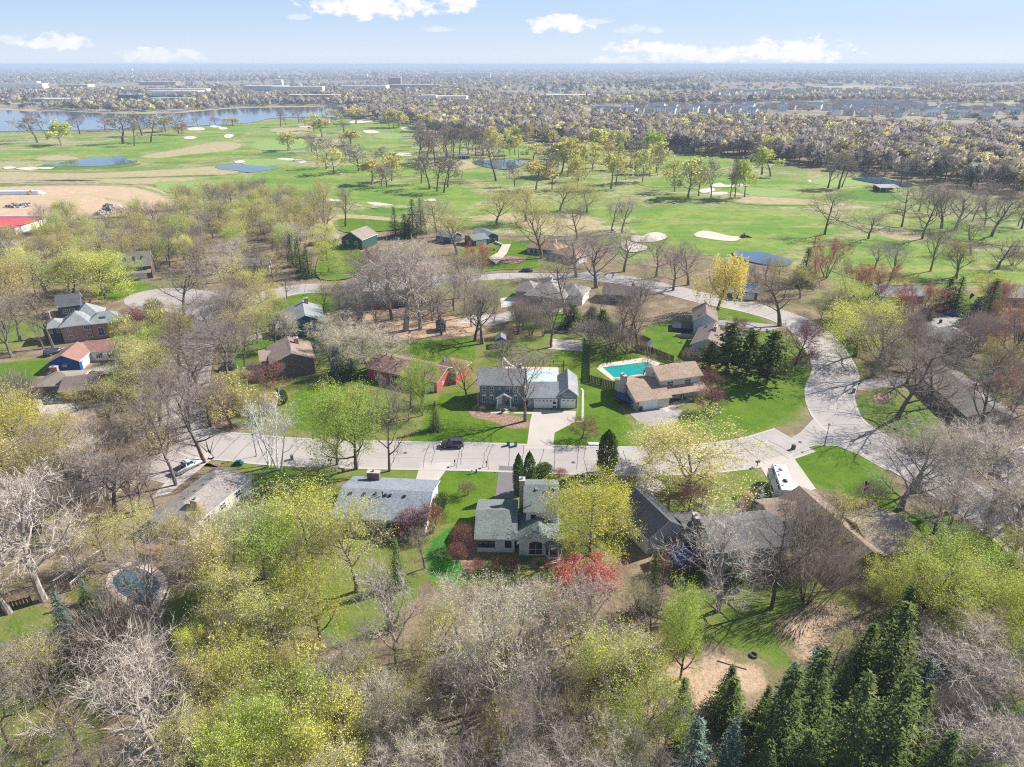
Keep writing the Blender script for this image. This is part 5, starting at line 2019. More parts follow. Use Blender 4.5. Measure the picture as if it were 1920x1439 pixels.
broad('birch_tree', 97, 13, 'white', 'white', twig_w=.035, clear=.22, limbs=13, ang=40, L1=.30, n2=5, n3=5, n4=5, up=.2, multi=3, r0=.24)
broad('rose_bush', 99, 5, 'dark', 'red', 'rose', 11000, .12, .03, .35, clear=.05, limbs=14, ang=58, L1=.55, n2=6, n3=6, n4=5, up=.3, multi=4)
willow('golden_willow', 101, 14)
for s in (1, 2):
    conifer('spruce', 110 + s, 13, 6.4, 'spruce', 32, 11, card=.5, dens=1.25)
conifer('blue_spruce', 121, 9, 4.6, 'blue', 28, 11, .25, .42, dens=1.25)
conifer('pine', 131, 11, 7.5, 'pine', 20, 10, .1, .56, True, 'brown', 1.0)
conifer('pine', 132, 12, 7.0, 'pine', 22, 9, .1, .56, True, 'brown', 1.0)
column('arborvitae', 141, 8, 2.4, 'cedar')
column('arborvitae', 142, 8, 2.2, 'pine')
bush('brown_shrub', 151, 2.6, 3.4, 'brown')
bush('maroon_shrub', 152, 2.8, 3.4, 'maroon', 'redbud', 1700, 500, .12)
bush('grey_shrub', 153, 3.6, 4.2, 'lavender', None, 2200)
bush('green_shrub', 154, 2.0, 2.4, 'olive', 'cedar', 500, 2200, .17)
bush('olive_shrub', 155, 2.8, 3.6, 'olive', 'olive', 1000, 900, .18)
# lighter versions for trees more than 250 m away
LOK = dict(n2=5, n3=4, n4=5)
for s in (1, 2, 3):
    q = [dict(clear=.38, limbs=8, ang=48, L1=.36, up=.25), dict(clear=.45, limbs=7, ang=40, L1=.32, up=.3), dict(clear=.25, limbs=9, ang=58, L1=.40, up=.2)][s - 1]
    broad('far_bare', 210 + s, 16, 'brown', 'lavender', twig_w=.26, lo=True, **q, **LOK)
    broad('far_budding', 220 + s, 14, 'grey', 'olive', 'olive', 700, .75, .15, .8, lo=True, **q, **LOK)
broad('far_brown', 231, 16, 'dark', 'brown', twig_w=.26, lo=True, clear=.45, limbs=7, ang=40, L1=.32, up=.3, **LOK)
broad('far_brown', 232, 16, 'dark', 'brown', twig_w=.26, lo=True, clear=.3, limbs=9, ang=50, L1=.36, up=.3, **LOK)
broad('far_golden', 241, 12, 'grey', 'olive', 'cream', 800, .75, .14, .8, lo=True, clear=.22, limbs=9, ang=55, L1=.40, up=.25, **LOK)
broad('far_golden', 242, 13, 'grey', 'olive', 'lime', 760, .75, .14, .8, lo=True, clear=.25, limbs=9, ang=50, L1=.38, up=.25, **LOK)
broad('far_red', 251, 11, 'grey', 'red', 'redbud', 260, .6, .12, .6, lo=True, clear=.15, limbs=9, ang=40, L1=.42, up=.3, **LOK)
conifer('far_spruce', 261, 13, 5.6, 'spruce', 13, 7, .3, 1.3, False, 'dark', .45)

NAMES = {'bare_oak': ('bare_tree', 'bare brown oak', 'tree'), 'bare_elm': ('bare_tree', 'bare grey tree', 'tree'), 'pale_tree': ('pale_tree', 'pale silvery bare tree', 'tree'),
         'budding_tree': ('budding_tree', 'olive budding tree', 'tree'), 'lime_tree': ('leafing_tree', 'lime green leafing tree', 'tree'), 'fresh_tree': ('leafing_tree', 'fresh green leafing tree', 'tree'),
         'sage_tree': ('budding_tree', 'sage grey budding tree', 'tree'), 'cream_tree': ('leafing_tree', 'cream leafing tree', 'tree'), 'yellow_tree': ('leafing_tree', 'yellow leafing tree', 'tree'),
         'red_budded_tree': ('red_budded_tree', 'red budded tree', 'tree'), 'maroon_tree': ('red_budded_tree', 'maroon twigged tree', 'tree'), 'birch_tree': ('birch_tree', 'white barked birch', 'tree'),
         'rose_bush': ('flowering_bush', 'rose red bush', 'bush'), 'golden_willow': ('willow_tree', 'golden weeping willow', 'tree'), 'spruce': ('spruce_tree', 'dark green spruce', 'conifer'),
         'blue_spruce': ('spruce_tree', 'blue green spruce', 'conifer'), 'pine': ('pine_tree', 'broad dark pine', 'conifer'), 'arborvitae': ('arborvitae', 'columnar arborvitae', 'conifer'),
         'brown_shrub': ('shrub', 'brown twiggy shrub', 'shrub'), 'maroon_shrub': ('shrub', 'maroon shrub', 'shrub'), 'grey_shrub': ('shrub', 'grey twiggy thicket', 'shrub'), 'green_shrub': ('shrub', 'green shrub', 'shrub'), 'olive_shrub': ('shrub', 'olive shrub', 'shrub'),
         'far_bare': ('bare_tree', 'bare grey tree', 'tree'), 'far_brown': ('bare_tree', 'bare brown tree', 'tree'), 'far_budding': ('budding_tree', 'olive budding tree', 'tree'), 'far_golden': ('leafing_tree', 'golden leafing tree', 'tree'),
         'far_red': ('red_budded_tree', 'reddish budded tree', 'tree'), 'far_spruce': ('spruce_tree', 'dark green spruce', 'conifer')}
GROUPS = {'bare_tree': 'bare trees', 'pale_tree': 'pale silvery trees', 'budding_tree': 'budding trees', 'leafing_tree': 'leafing trees', 'red_budded_tree': 'red budded trees', 'birch_tree': 'birches', 'spruce_tree': 'spruces', 'pine_tree': 'pines',
          'arborvitae': 'arborvitae columns', 'shrub': 'shrubs', 'flowering_bush': 'bushes', 'willow_tree': 'willows'}
TREES = []       # (root, kind, position, height, crown width)
GRID = {}


def plant(kind, pos, hh, ww, var=None, rz=None, label=None):
    vs = PROTO[kind]
    pr = vs[(rng.randrange(len(vs)) if var is None else var) % len(vs)]
    nm, _, cat = NAMES[kind]
    r = empty(nm, pos, None, cat, GROUPS[nm], rng.random() * 6.28 if rz is None else rz)
    sx, sz = ww / pr['w'], hh / pr['h']
    r.scale = (sx, sx, sz)
    link('trunk', pr['trunk'], r)
    link('crown', pr['crown'], r)
    if label:
        r['label'] = label
    TREES.append((r, kind, pos, hh, ww))
    GRID.setdefault((int(pos.x // 6), int(pos.y // 6)), []).append((pos.x, pos.y, ww))
    return r


def T(kind, bx, by, ty, wpx, var=None, label=None):
    """a tree standing where the photo shows its foot; ty the row of its top, wpx its crown's width in the photo"""
    sh = 'shrub' in kind or kind in ('arborvitae', 'spruce', 'blue_spruce', 'far_spruce', 'birch_tree')
    b = P(bx, by)
    k = 1.32 if b.y > 260 else 1.06

    def top_row(b, hh, ww):
        """picture row of the upper outline of a crown seen from the camera (an ellipsoid on a stem)"""
        th = math.atan2(CAM_H - hh * .6, math.hypot(b.x, b.y))
        c = Vector((b.x, b.y, hh * .58))
        e = math.hypot(hh * .40 * math.cos(th), ww * .42 * math.sin(th))
        return proj(c)[1] - e * FOC / ((CAM_H - c.z) * SP + b.y * CP)
    if sh:
        hh = max(1.2, height_for(b, ty))
    else:
        for _ in range(40):                       # lowest sensible tree first, then walk the foot until its outline tops out at ty
            ww = wpx / ppm(b) * k
            lo, hi = ww * .62, 26.0
            if top_row(b, lo, ww) < ty and by < 1700 and b.y < 200:
                by += 3
                b = P(bx, by)
                continue
            for _ in range(24):
                md = (lo + hi) / 2
                if top_row(b, md, ww) > ty:
                    lo = md
                else:
                    hi = md
            break
        hh = max(2.0, lo)
    if 'spruce' in kind:
        k *= 1.18
    return plant(kind, b, hh, wpx / ppm(b) * k, var, None, label)


def blocked(x, y, ww, gap=.55):
    for q in KEEP:
        if inside(q, x, y):
            return True
    i, j = int(x // 6), int(y // 6)
    for a in range(i - 3, i + 4):
        for b in range(j - 3, j + 4):
            for (tx, ty, tw) in GRID.get((a, b), ()):
                if math.hypot(tx - x, ty - y) < (tw + ww) * .5 * gap:
                    return True
    return False


def fill(poly_px, n, kinds, hr, wr, gap=.55, tries=14):
    """plant up to n trees at random inside a plot, clear of houses, roads and other trees"""
    poly = [P(*q) for q in poly_px]
    pl = [(p.x, p.y) for p in poly]
    x0, x1 = min(p[0] for p in pl), max(p[0] for p in pl)
    y0, y1 = min(p[1] for p in pl), max(p[1] for p in pl)
    kk = [k for k, c in kinds for _ in range(c)]
    got = 0
    for _ in range(n * tries):
        if got >= n:
            break
        x, y = rng.uniform(x0, x1), rng.uniform(y0, y1)
        ww = rng.uniform(*wr)
        if not inside(pl, x, y) or blocked(x, y, ww, gap):
            continue
        plant(rng.choice(kk), Vector((x, y, 0)), rng.uniform(*hr), ww)
        got += 1


# ================================================================== PLANTING
for a in [
    # --- around the colonial and across the street
    ('bare_elm',985,790,650,105,0),('budding_tree',876,752,668,75,1),('bare_oak',730,884,722,95,1),('fresh_tree',668,880,715,150),
    ('lime_tree',632,872,722,95),('fresh_tree',792,780,660,62),('lime_tree',770,765,672,60),('spruce',818,806,752,30),('maroon_tree',1090,822,776,62),
    ('arborvitae',972,928,850,20,0),('arborvitae',992,920,846,22,0),('arborvitae',1137,888,806,34,1),('cream_tree',1288,920,782,215),('cream_tree',1222,868,790,80),
    ('yellow_tree',1108,1042,882,150),('yellow_tree',1150,1000,915,70),('rose_bush',1090,1108,1036,120),('maroon_tree',1288,964,892,80),('maroon_tree',1335,735,698,62),('maroon_tree',1322,770,722,60),
    ('pine',1362,697,606,82),('pine',1400,700,618,78),('pine',1436,722,620,92),('pine',1330,690,640,50),('maroon_tree',1490,686,610,100),('brown_shrub',1305,678,655,52),
    ('blue_spruce',1420,955,912,34),('bare_oak',1205,706,664,52),
    # --- right side of the curve
    ('bare_oak',1681,785,628,190,0),('bare_elm',1462,612,520,120),('lime_tree',1602,668,560,150),('lime_tree',1572,600,522,100),('lime_tree',1660,640,570,90),('lime_tree',1625,620,548,90),('bare_elm',1634,708,585,120),
    ('bare_oak',1745,765,660,130),('bare_oak',1832,842,688,165,1),('grey_shrub',1860,845,780,110),('yellow_tree',1860,708,636,76),('blue_spruce',1797,678,628,28),('blue_spruce',1820,616,560,58),
    ('spruce',1770,580,520,50),('spruce',1788,585,518,52),('spruce',1845,610,522,62),('fresh_tree',1850,570,515,70),('maroon_tree',1838,650,605,80),('red_budded_tree',1905,680,560,120),('bare_oak',1880,690,570,120),
    ('red_budded_tree',1722,600,528,88),('red_budded_tree',1640,570,492,80),('red_budded_tree',1606,560,500,60),('red_budded_tree',1548,522,446,78),('spruce',1505,535,464,42),('spruce',1492,530,500,26),('golden_willow',1345,582,470,92),
    ('bare_elm',1415,555,505,80),('bare_elm',1290,535,450,110),('bare_elm',1262,545,455,95),('budding_tree',1500,560,500,60),('maroon_tree',1390,625,596,36),('spruce',1742,600,572,20),('red_budded_tree',1690,590,545,60),
    ('bare_elm',1760,690,610,130),('bare_oak',1700,720,630,110),('pale_tree',1690,955,775,175),('pale_tree',1790,960,790,170),('bare_oak',1720,920,800,150),('pale_tree',1850,1000,800,180),('bare_oak',1900,980,830,160),('pale_tree',1760,1040,870,150),('pale_tree',1890,1080,900,170),
    ('grey_shrub',1630,950,908,60),('budding_tree',1562,1045,925,110),('grey_shrub',1520,1050,955,95),('grey_shrub',1480,985,940,60),
    # --- behind the colonial
    ('bare_elm',905,645,525,115,0),('bare_elm',890,640,545,90),('bare_elm',1033,652,540,110,1),('bare_elm',1182,632,505,115,1),('bare_elm',1196,660,560,80),('bare_oak',1060,590,478,120),('bare_elm',1118,540,440,120,0),('bare_elm',1165,640,545,90),
    ('spruce',1075,615,570,60),('spruce',1110,610,575,55),('spruce',1130,615,580,50),('grey_shrub',1150,655,610,100),('brown_shrub',1180,660,630,70),('grey_shrub',1110,640,605,80),('red_budded_tree',900,520,455,56),('bare_elm',860,560,470,100),
    ('pale_tree',788,618,460,140,1),('pale_tree',760,620,450,150,0),('bare_elm',735,600,480,110,0),('bare_elm',700,570,470,105,0),('maroon_tree',690,540,470,80),('pale_tree',815,590,475,100),('bare_elm',655,600,540,80),('bare_oak',672,610,530,100),
    ('sage_tree',640,660,585,110),('sage_tree',690,690,600,120),('pale_tree',735,700,615,100),('pale_tree',660,690,640,90),('blue_spruce',634,705,648,46),('spruce',660,710,670,36),('brown_shrub',945,660,642,50),
    # --- left of the street
    ('birch_tree',524,880,742,100),('birch_tree',506,874,750,75),('bare_oak',384,868,700,150,0),('bare_elm',330,910,720,130,1),('bare_elm',352,800,660,120),('maroon_tree',495,735,682,85),('arborvitae',522,752,728,18),('arborvitae',532,756,730,16),
    ('bare_oak',345,592,497,120,1),('bare_elm',440,640,540,110),('bare_elm',430,680,590,95),('lime_tree',492,575,500,80),('bare_oak',538,562,500,50),('lime_tree',198,560,468,120),('lime_tree',215,545,478,90),('budding_tree',140,555,470,100),('budding_tree',90,560,470,110),
    ('maroon_tree',265,610,575,60),('fresh_tree',290,680,612,105),('lime_tree',330,655,590,70),('bare_elm',100,652,540,80),('bare_elm',22,670,560,90),('bare_elm',38,640,545,80),('bare_elm',82,655,585,50),('budding_tree',10,620,490,130),('budding_tree',55,590,480,120),
    ('budding_tree',275,730,640,120),('budding_tree',240,770,680,110),('bare_oak',300,790,690,130),('yellow_tree',60,900,740,130),('yellow_tree',120,880,770,110),('budding_tree',30,860,730,150),('bare_elm',110,920,780,130),('budding_tree',20,960,800,140),('budding_tree',90,950,820,110),
    ('pale_tree',180,940,820,130),('bare_elm',215,960,830,130),('bare_elm',265,965,840,120),('bare_elm',250,960,850,90),('bare_oak',150,960,840,110),('brown_shrub',180,1000,940,80),('grey_shrub',130,985,910,90),('bare_elm',290,950,860,60),
    ('brown_shrub',45,745,722,45),('brown_shrub',15,755,735,40),('maroon_shrub',390,760,730,60),('olive_shrub',415,790,765,50),('green_shrub',330,610,588,36),('green_shrub',305,605,585,34),('green_shrub',255,735,718,40),('olive_shrub',430,745,700,60),('olive_shrub',300,850,810,60),('brown_shrub',330,830,790,50),
    ('bare_elm',405,650,545,130,1),('bare_elm',425,712,600,130,0),('bare_oak',372,735,620,130),('budding_tree',300,735,640,110),('bare_elm',335,690,590,100),('bare_elm',318,778,670,120),('bare_oak',395,800,700,110),('bare_elm',470,560,480,70),('budding_tree',440,560,480,70),
    # --- garden shrubs
    ('green_shrub',830,955,925,28),('brown_shrub',875,930,905,34),('green_shrub',1020,893,870,34),('green_shrub',1005,893,878,24),('maroon_shrub',1050,895,880,28),('maroon_shrub',897,1072,1050,30),('maroon_shrub',930,1070,1048,32),('maroon_shrub',962,1070,1048,30),('maroon_shrub',868,1030,985,46),('maroon_shrub',858,1055,1020,40),
    ('maroon_shrub',770,1002,958,56),('maroon_shrub',810,1000,945,56),('maroon_shrub',745,1005,985,40),('bare_oak',797,1066,985,78),('maroon_shrub',1238,1078,1040,40),('green_shrub',1310,1090,1075,30),('green_shrub',1380,1095,1070,40),('brown_shrub',1430,1085,1060,50),('brown_shrub',1470,1080,1050,50),
    ('green_shrub',943,775,770,8),('brown_shrub',905,770,762,14),('brown_shrub',965,772,766,12),('green_shrub',1012,1062,1050,14),('brown_shrub',1270,765,755,18),('yellow_tree',1392,930,918,14),('yellow_tree',1408,958,945,14),('maroon_shrub',1400,945,930,22),('grey_shrub',1180,915,895,40),('olive_shrub',1240,1000,965,60),
    # --- big yard trees,lower right
    ('pale_tree',1345,1146,958,175,1),('bare_oak',1446,1142,955,160,0),('grey_shrub',1510,1130,1030,120),('grey_shrub',1560,1110,1040,90),('lime_tree',1718,1168,995,170),('lime_tree',1660,1130,1030,120),('lime_tree',1800,1120,1000,150),('fresh_tree',1872,1130,1000,150),('lime_tree',1840,1210,1060,170),('fresh_tree',1910,1240,1080,140),('budding_tree',1780,1180,1060,120),
    ('pale_tree',1815,1310,1150,210,1),('pale_tree',1730,1260,1165,130),('pale_tree',1890,1400,1230,180),('pale_tree',1800,1480,1320,180),('pale_tree',1900,1520,1360,180),('fresh_tree',1930,1340,1170,130),('grey_shrub',1720,1240,1200,60),('budding_tree',1560,1260,1180,60),
    ('blue_spruce',1291,1475,1345,82),('blue_spruce',1357,1475,1346,66),('spruce',1362,1362,1272,80),('spruce',1445,1455,1250,120),('spruce',1502,1400,1212,105),('spruce',1568,1475,1262,118),('spruce',1645,1460,1258,128),('spruce',1650,1310,1130,118),('spruce',1695,1430,1285,84),('spruce',1492,1490,1370,90),('spruce',1612,1270,1170,80),('spruce',1680,1200,1100,70),
    ('spruce',1740,1500,1370,90),('spruce',1420,1500,1390,80),('spruce',1220,1140,1030,46),('fresh_tree',1275,1275,1098,92),('fresh_tree',1262,1240,1130,60),('spruce',1285,1210,1110,46),
    # --- the wood at the bottom
    ('pale_tree',82,1125,876,190,0),('pale_tree',18,1150,1000,150),('pale_tree',10,1060,900,130),('bare_oak',150,1412,1190,190,1),('pale_tree',300,1445,1205,250,1),('bare_elm',312,1192,1000,210,0),('budding_tree',402,1172,1000,140),('blue_spruce',127,1185,1106,42),('blue_spruce',166,1130,1084,24),('spruce',195,1222,1108,86),('spruce',240,1215,1130,60),('grey_shrub',230,1240,1130,130),('grey_shrub',180,1235,1150,90),
    ('brown_shrub',75,1232,1195,60),('brown_shrub',130,1228,1190,60),('brown_shrub',30,1250,1210,60),('budding_tree',60,1330,1200,120),('bare_oak',20,1400,1240,130),('budding_tree',100,1490,1340,150),('bare_elm',20,1520,1370,140),('bare_oak',220,1530,1360,130),('budding_tree',340,1090,970,90),('budding_tree',260,1060,950,110),('budding_tree',200,1050,960,90),('pale_tree',150,1080,970,100),('bare_elm',400,1075,985,100),('bare_elm',465,1090,985,100),
    ('lime_tree',500,1085,935,150),('lime_tree',590,1075,905,165),('lime_tree',668,1110,935,150),('fresh_tree',545,1120,970,130),('sage_tree',440,1060,950,100),('lime_tree',445,1190,1050,125),('lime_tree',525,1245,1100,150),('fresh_tree',600,1200,1050,140),('lime_tree',485,1310,1160,150),('budding_tree',405,1370,1230,120),('lime_tree',560,1400,1240,170),
    ('lime_tree',625,1450,1285,175),('fresh_tree',480,1460,1320,150),('sage_tree',660,1335,1200,120),('sage_tree',705,1420,1270,150),('lime_tree',440,1520,1380,150),('lime_tree',560,1520,1370,160),('bare_oak',600,1310,1220,90),('budding_tree',380,1480,1330,130),('bare_oak',330,1330,1220,100),
    ('pale_tree',746,1278,1065,115,0),('budding_tree',815,1262,1130,100),('sage_tree',936,1330,1085,220,0),('sage_tree',862,1215,1098,115),('sage_tree',1008,1215,1092,130),('sage_tree',930,1205,1085,110),('pale_tree',1112,1198,1078,105),('bare_elm',1212,1215,1070,120),('lime_tree',1150,1360,1175,160),('fresh_tree',1195,1425,1265,150),('lime_tree',1215,1320,1200,110),
    ('pale_tree',1032,1430,1240,150),('pale_tree',865,1410,1250,135),('pale_tree',942,1480,1315,130),('pale_tree',1055,1510,1365,150),('pale_tree',905,1530,1390,130),('pale_tree',725,1505,1385,140),('sage_tree',1135,1500,1345,140),('bare_oak',1232,1460,1290,110),('sage_tree',800,1500,1360,130),('budding_tree',780,1390,1270,110),('bare_oak',820,1340,1230,90),('bare_elm',1010,1340,1220,100),('sage_tree',980,1400,1290,100),('maroon_tree',1100,1300,1200,80),('budding_tree',700,1330,1220,90),('sage_tree',1060,1250,1130,100),('budding_tree',1090,1420,1300,110),('pale_tree',990,1540,1400,130),('pale_tree',1120,1560,1420,130),('sage_tree',640,1540,1400,150),('bare_oak',1230,1560,1400,120),
    ('spruce',748,1100,1010,36),('spruce',738,1180,1070,34),('budding_tree',1190,1160,1080,60),
    # --- row along the upper road and golf edge
    ('spruce',742,446,388,26),('spruce',760,444,400,28),('spruce',775,440,372,30),('spruce',790,438,370,24),('spruce',768,446,408,24),('bare_oak',820,445,372,62),('budding_tree',857,478,400,76),('bare_elm',800,440,378,50),('spruce',550,500,438,30),('spruce',565,510,446,34),('spruce',580,520,455,36),
    ('lime_tree',617,512,445,66),('lime_tree',605,475,420,50),('budding_tree',610,440,320,40),('bare_elm',612,433,380,40),('bare_elm',648,426,355,44),('budding_tree',568,428,375,40),('budding_tree',930,422,355,70),('budding_tree',985,416,350,66),('budding_tree',1016,486,378,95),('bare_oak',1083,450,380,70),('bare_elm',1147,432,370,50),('bare_elm',1166,437,366,60),('budding_tree',1100,400,345,60),('budding_tree',1050,395,340,60),('bare_elm',1080,520,430,130),('bare_elm',1170,510,430,100),('bare_elm',1230,520,440,90),
    ('bare_oak',1546,441,356,74,0),('bare_oak',1628,449,392,62,1),('bare_oak',1690,427,345,64),('bare_oak',1728,450,350,66),('bare_oak',1765,430,345,80),('bare_elm',1790,432,350,76),('bare_oak',1858,445,356,82),('bare_elm',1744,510,420,60),('bare_elm',1640,505,455,60),('bare_elm',1668,527,455,62),('bare_elm',1792,520,450,76),('budding_tree',1793,525,450,60),('bare_oak',1870,505,440,90),('bare_oak',1915,430,360,60),('grey_shrub',1900,500,470,60),('bare_oak',1820,480,410,80),
]:
    T(*a)
# random filling of the wooded plots
W1 = [('bare_elm',3),('bare_oak',2),('budding_tree',4),('lime_tree',2),('pale_tree',2)]
fill([(0,440),(120,425),(300,420),(420,400),(560,395),(640,430),(560,470),(540,540),(420,535),(300,520),(100,520),(-30,540)],125,[('bare_elm',4),('bare_oak',3),('budding_tree',6),('lime_tree',2),('pale_tree',1)],(10,16),(9,15),.42)
fill([(330,395),(440,375),(560,385),(640,420),(540,440),(380,420)],34,[('bare_elm',3),('budding_tree',4),('bare_oak',1)],(11,16),(10,15),.42)
fill([(0,480),(160,470),(220,530),(140,570),(0,600),(-40,600)],22,[('budding_tree',5),('lime_tree',3),('bare_elm',1)],(9,15),(8,13),.45)
fill([(230,600),(340,590),(350,660),(330,740),(250,760),(210,720),(240,690)],14,[('budding_tree',4),('bare_elm',2),('olive_shrub',2)],(5,12),(5,9),.5)
fill([(400,720),(500,710),(520,800),(480,835),(400,825)],8,[('olive_shrub',3),('bare_oak',1),('budding_tree',2)],(4,9),(4,8),.55)
fill([(0,760),(300,760),(330,900),(280,1060),(100,1090),(0,1120),(-60,1000)],12,[('bare_elm',4),('bare_oak',2),('pale_tree',2),('budding_tree',2),('grey_shrub',2)],(6,14),(5,10),.5)
fill([(640,590),(760,570),(900,575),(900,625),(760,635),(640,640)],16,[('bare_elm',4),('pale_tree',3)],(11,17),(7,11),.45)
fill([(900,600),(1200,590),(1200,650),(1060,630),(900,640)],14,[('bare_elm',4),('grey_shrub',3)],(5,13),(4,8),.5)
fill([(1500,610),(1560,590),(1700,590),(1720,660),(1680,720),(1620,710)],8,[('bare_elm',4),('lime_tree',2)],(7,13),(6,10),.5)
fill([(1640,610),(1900,640),(1960,740),(1900,800),(1700,700)],22,[('bare_elm',4),('bare_oak',3),('red_budded_tree',1),('grey_shrub',2)],(6,14),(5,10),.5)
fill([(1830,560),(1960,560),(1960,700),(1840,680)],14,[('red_budded_tree',2),('bare_elm',3),('maroon_tree',1)],(7,14),(5,9),.5)
fill([(1400,520),(1540,520),(1640,580),(1560,620),(1480,570),(1400,560)],10,[('bare_elm',3),('budding_tree',2),('red_budded_tree',1)],(7,14),(6,10),.5)
fill([(1680,960),(1960,900),(1960,1100),(1700,1060)],14,[('pale_tree',4),('bare_oak',3),('bare_elm',2)],(8,14),(6,11),.45)
fill([(620,1240),(1240,1200),(1260,1440),(1250,1560),(600,1560)],26,[('sage_tree',3),('pale_tree',5),('budding_tree',3),('bare_oak',2),('olive_shrub',3),('grey_shrub',3)],(3.5,9.5),(3.5,6.5),.45)
fill([(380,1000),(620,1000),(640,1250),(680,1560),(360,1560),(380,1250)],18,[('lime_tree',5),('budding_tree',3),('olive_shrub',3),('sage_tree',2)],(4,10),(4,7.5),.45)
fill([(-40,1250),(360,1240),(400,1560),(-60,1560)],14,[('bare_oak',2),('budding_tree',3),('grey_shrub',3),('brown_shrub',3),('olive_shrub',2)],(2,8),(3,6.5),.5)
fill([(1640,1000),(1960,1000),(1960,1350),(1720,1250),(1640,1100)],18,[('lime_tree',4),('fresh_tree',2),('budding_tree',2)],(6,11),(5,9),.5)
fill([(1700,1180),(1960,1180),(1960,1560),(1740,1560)],8,[('pale_tree',4),('grey_shrub',3),('budding_tree',1)],(3,9),(4,8),.5)
fill([(1270,1330),(1720,1260),(1740,1560),(1240,1560)],10,[('spruce',4),('blue_spruce',1)],(6,10),(3.5,5),.55)
fill([(640,690),(760,690),(780,800),(700,830),(640,800)],4,[('bare_oak',2),('olive_shrub',2)],(3,8),(3,6),.5)
fill([(380,590),(500,560),(520,650),(450,830),(330,850),(290,700)],16,[('bare_elm',4),('bare_oak',3),('budding_tree',2)],(10,14),(9,13),.42)
fill([(500,600),(680,570),(700,640),(640,720),(480,720)],7,[('bare_elm',3),('sage_tree',3),('budding_tree',2)],(9,13),(8,11),.45)
# --- trees on the golf course
for a in [('far_bare',70,268,213,44),('far_bare',90,262,216,40),('far_bare',150,252,217,34),('far_golden',115,274,234,52),('far_bare',197,246,216,28),('far_brown',232,270,217,52),('far_bare',252,274,228,36),('far_bare',283,267,216,52),('far_brown',266,256,215,40),('far_bare',335,252,215,36),('far_red',342,254,232,24),('far_budding',312,248,222,28),('far_bare',371,237,221,15),('far_red',404,233,221,15),('far_budding',425,236,223,14),('far_budding',436,236,222,18),('far_budding',446,236,224,12),
          ('far_bare',526,238,206,24),('far_bare',536,235,209,18),('far_bare',561,232,203,24),('far_bare',572,238,218,16),('far_budding',588,246,214,28),('far_budding',622,232,206,30),('far_bare',645,238,206,34),('far_budding',667,233,203,34),('far_brown',645,250,228,24),('far_budding',540,284,250,28),('far_golden',545,282,251,26),('far_bare',585,285,250,24),('far_budding',604,258,228,40),('far_budding',627,327,278,42),('far_bare',612,318,262,44),('far_bare',596,300,262,28),('far_bare',650,300,262,36),('far_budding',660,275,246,32),
          ('far_budding',738,240,207,30),('far_golden',748,240,210,30),('far_budding',730,240,212,24),('far_budding',802,247,215,34),('far_bare',785,255,225,26),('far_golden',855,242,218,20),('far_bare',672,322,272,50),('far_bare',676,320,284,40),('far_budding',698,347,302,34),('far_bare',725,352,308,40),('far_bare',715,350,312,30),('far_budding',735,340,295,34),('far_bare',722,310,276,34),('far_golden',735,310,286,28),
          ('far_bare',790,345,288,34),('far_bare',805,355,290,46),('far_bare',820,360,292,42),('far_bare',832,362,288,50),('far_bare',840,352,300,40),('far_bare',785,310,250,40),('far_bare',800,312,246,40),('far_brown',815,306,246,34),('far_brown',838,296,240,34),('far_bare',930,340,236,60),('far_bare',850,295,238,30),('far_bare',862,296,240,30),('far_bare',878,294,240,30),('far_bare',892,292,238,30),('far_bare',905,292,240,30),('far_budding',918,295,242,30),
          ('far_budding',1005,356,304,52),('far_golden',1000,300,278,36),('far_bare',965,350,305,30),('far_bare',1030,330,272,50),('far_bare',1035,355,290,36),('far_budding',1052,330,270,44),('far_budding',1065,332,262,40),('far_budding',1083,355,300,34),('far_golden',1085,340,296,34),('far_budding',1120,290,244,40),('far_golden',1140,288,246,34),('far_budding',1110,320,270,34),('far_budding',1145,355,290,40),('far_budding',1155,345,300,30),('far_bare',1190,320,260,40),('far_golden',1205,342,284,32),('far_golden',1225,312,250,50),('far_golden',1230,325,268,34),('far_budding',1265,360,302,40),('far_golden',1290,372,300,52),('far_bare',1310,368,308,30),
          ('far_bare',1333,372,300,36),('far_bare',1378,370,300,30),('far_golden',1396,370,300,48),('far_bare',1368,375,305,24),('far_golden',1445,332,278,50),('far_bare',1428,328,270,40),('far_bare',1552,354,290,44),('far_bare',1572,355,285,46),('far_bare',1578,352,300,34),('far_bare',1650,350,315,24),('far_bare',1688,350,295,34),('far_bare',1750,342,280,50),('far_spruce',1820,352,318,26),('far_bare',1908,425,380,24)]:
    T(*a)
fill([(900,260),(1000,262),(1240,290),(1230,345),(1080,350),(1020,300),(900,300)],46,[('far_bare',4),('far_budding',4),('far_golden',2)],(13,20),(9,14),.5)
fill([(770,255),(900,262),(900,300),(780,300)],20,[('far_bare',5),('far_brown',2)],(14,20),(8,12),.45)
fill([(1230,275),(1420,300),(1600,325),(1760,345),(1940,375),(1940,345),(1700,310),(1400,280)],60,[('far_bare',5),('far_brown',3),('far_budding',1)],(12,19),(8,13),.45)
fill([(1660,380),(1940,400),(1940,440),(1720,420)],8,[('bare_oak',3),('bare_elm',3)],(13,18),(10,15),.6)


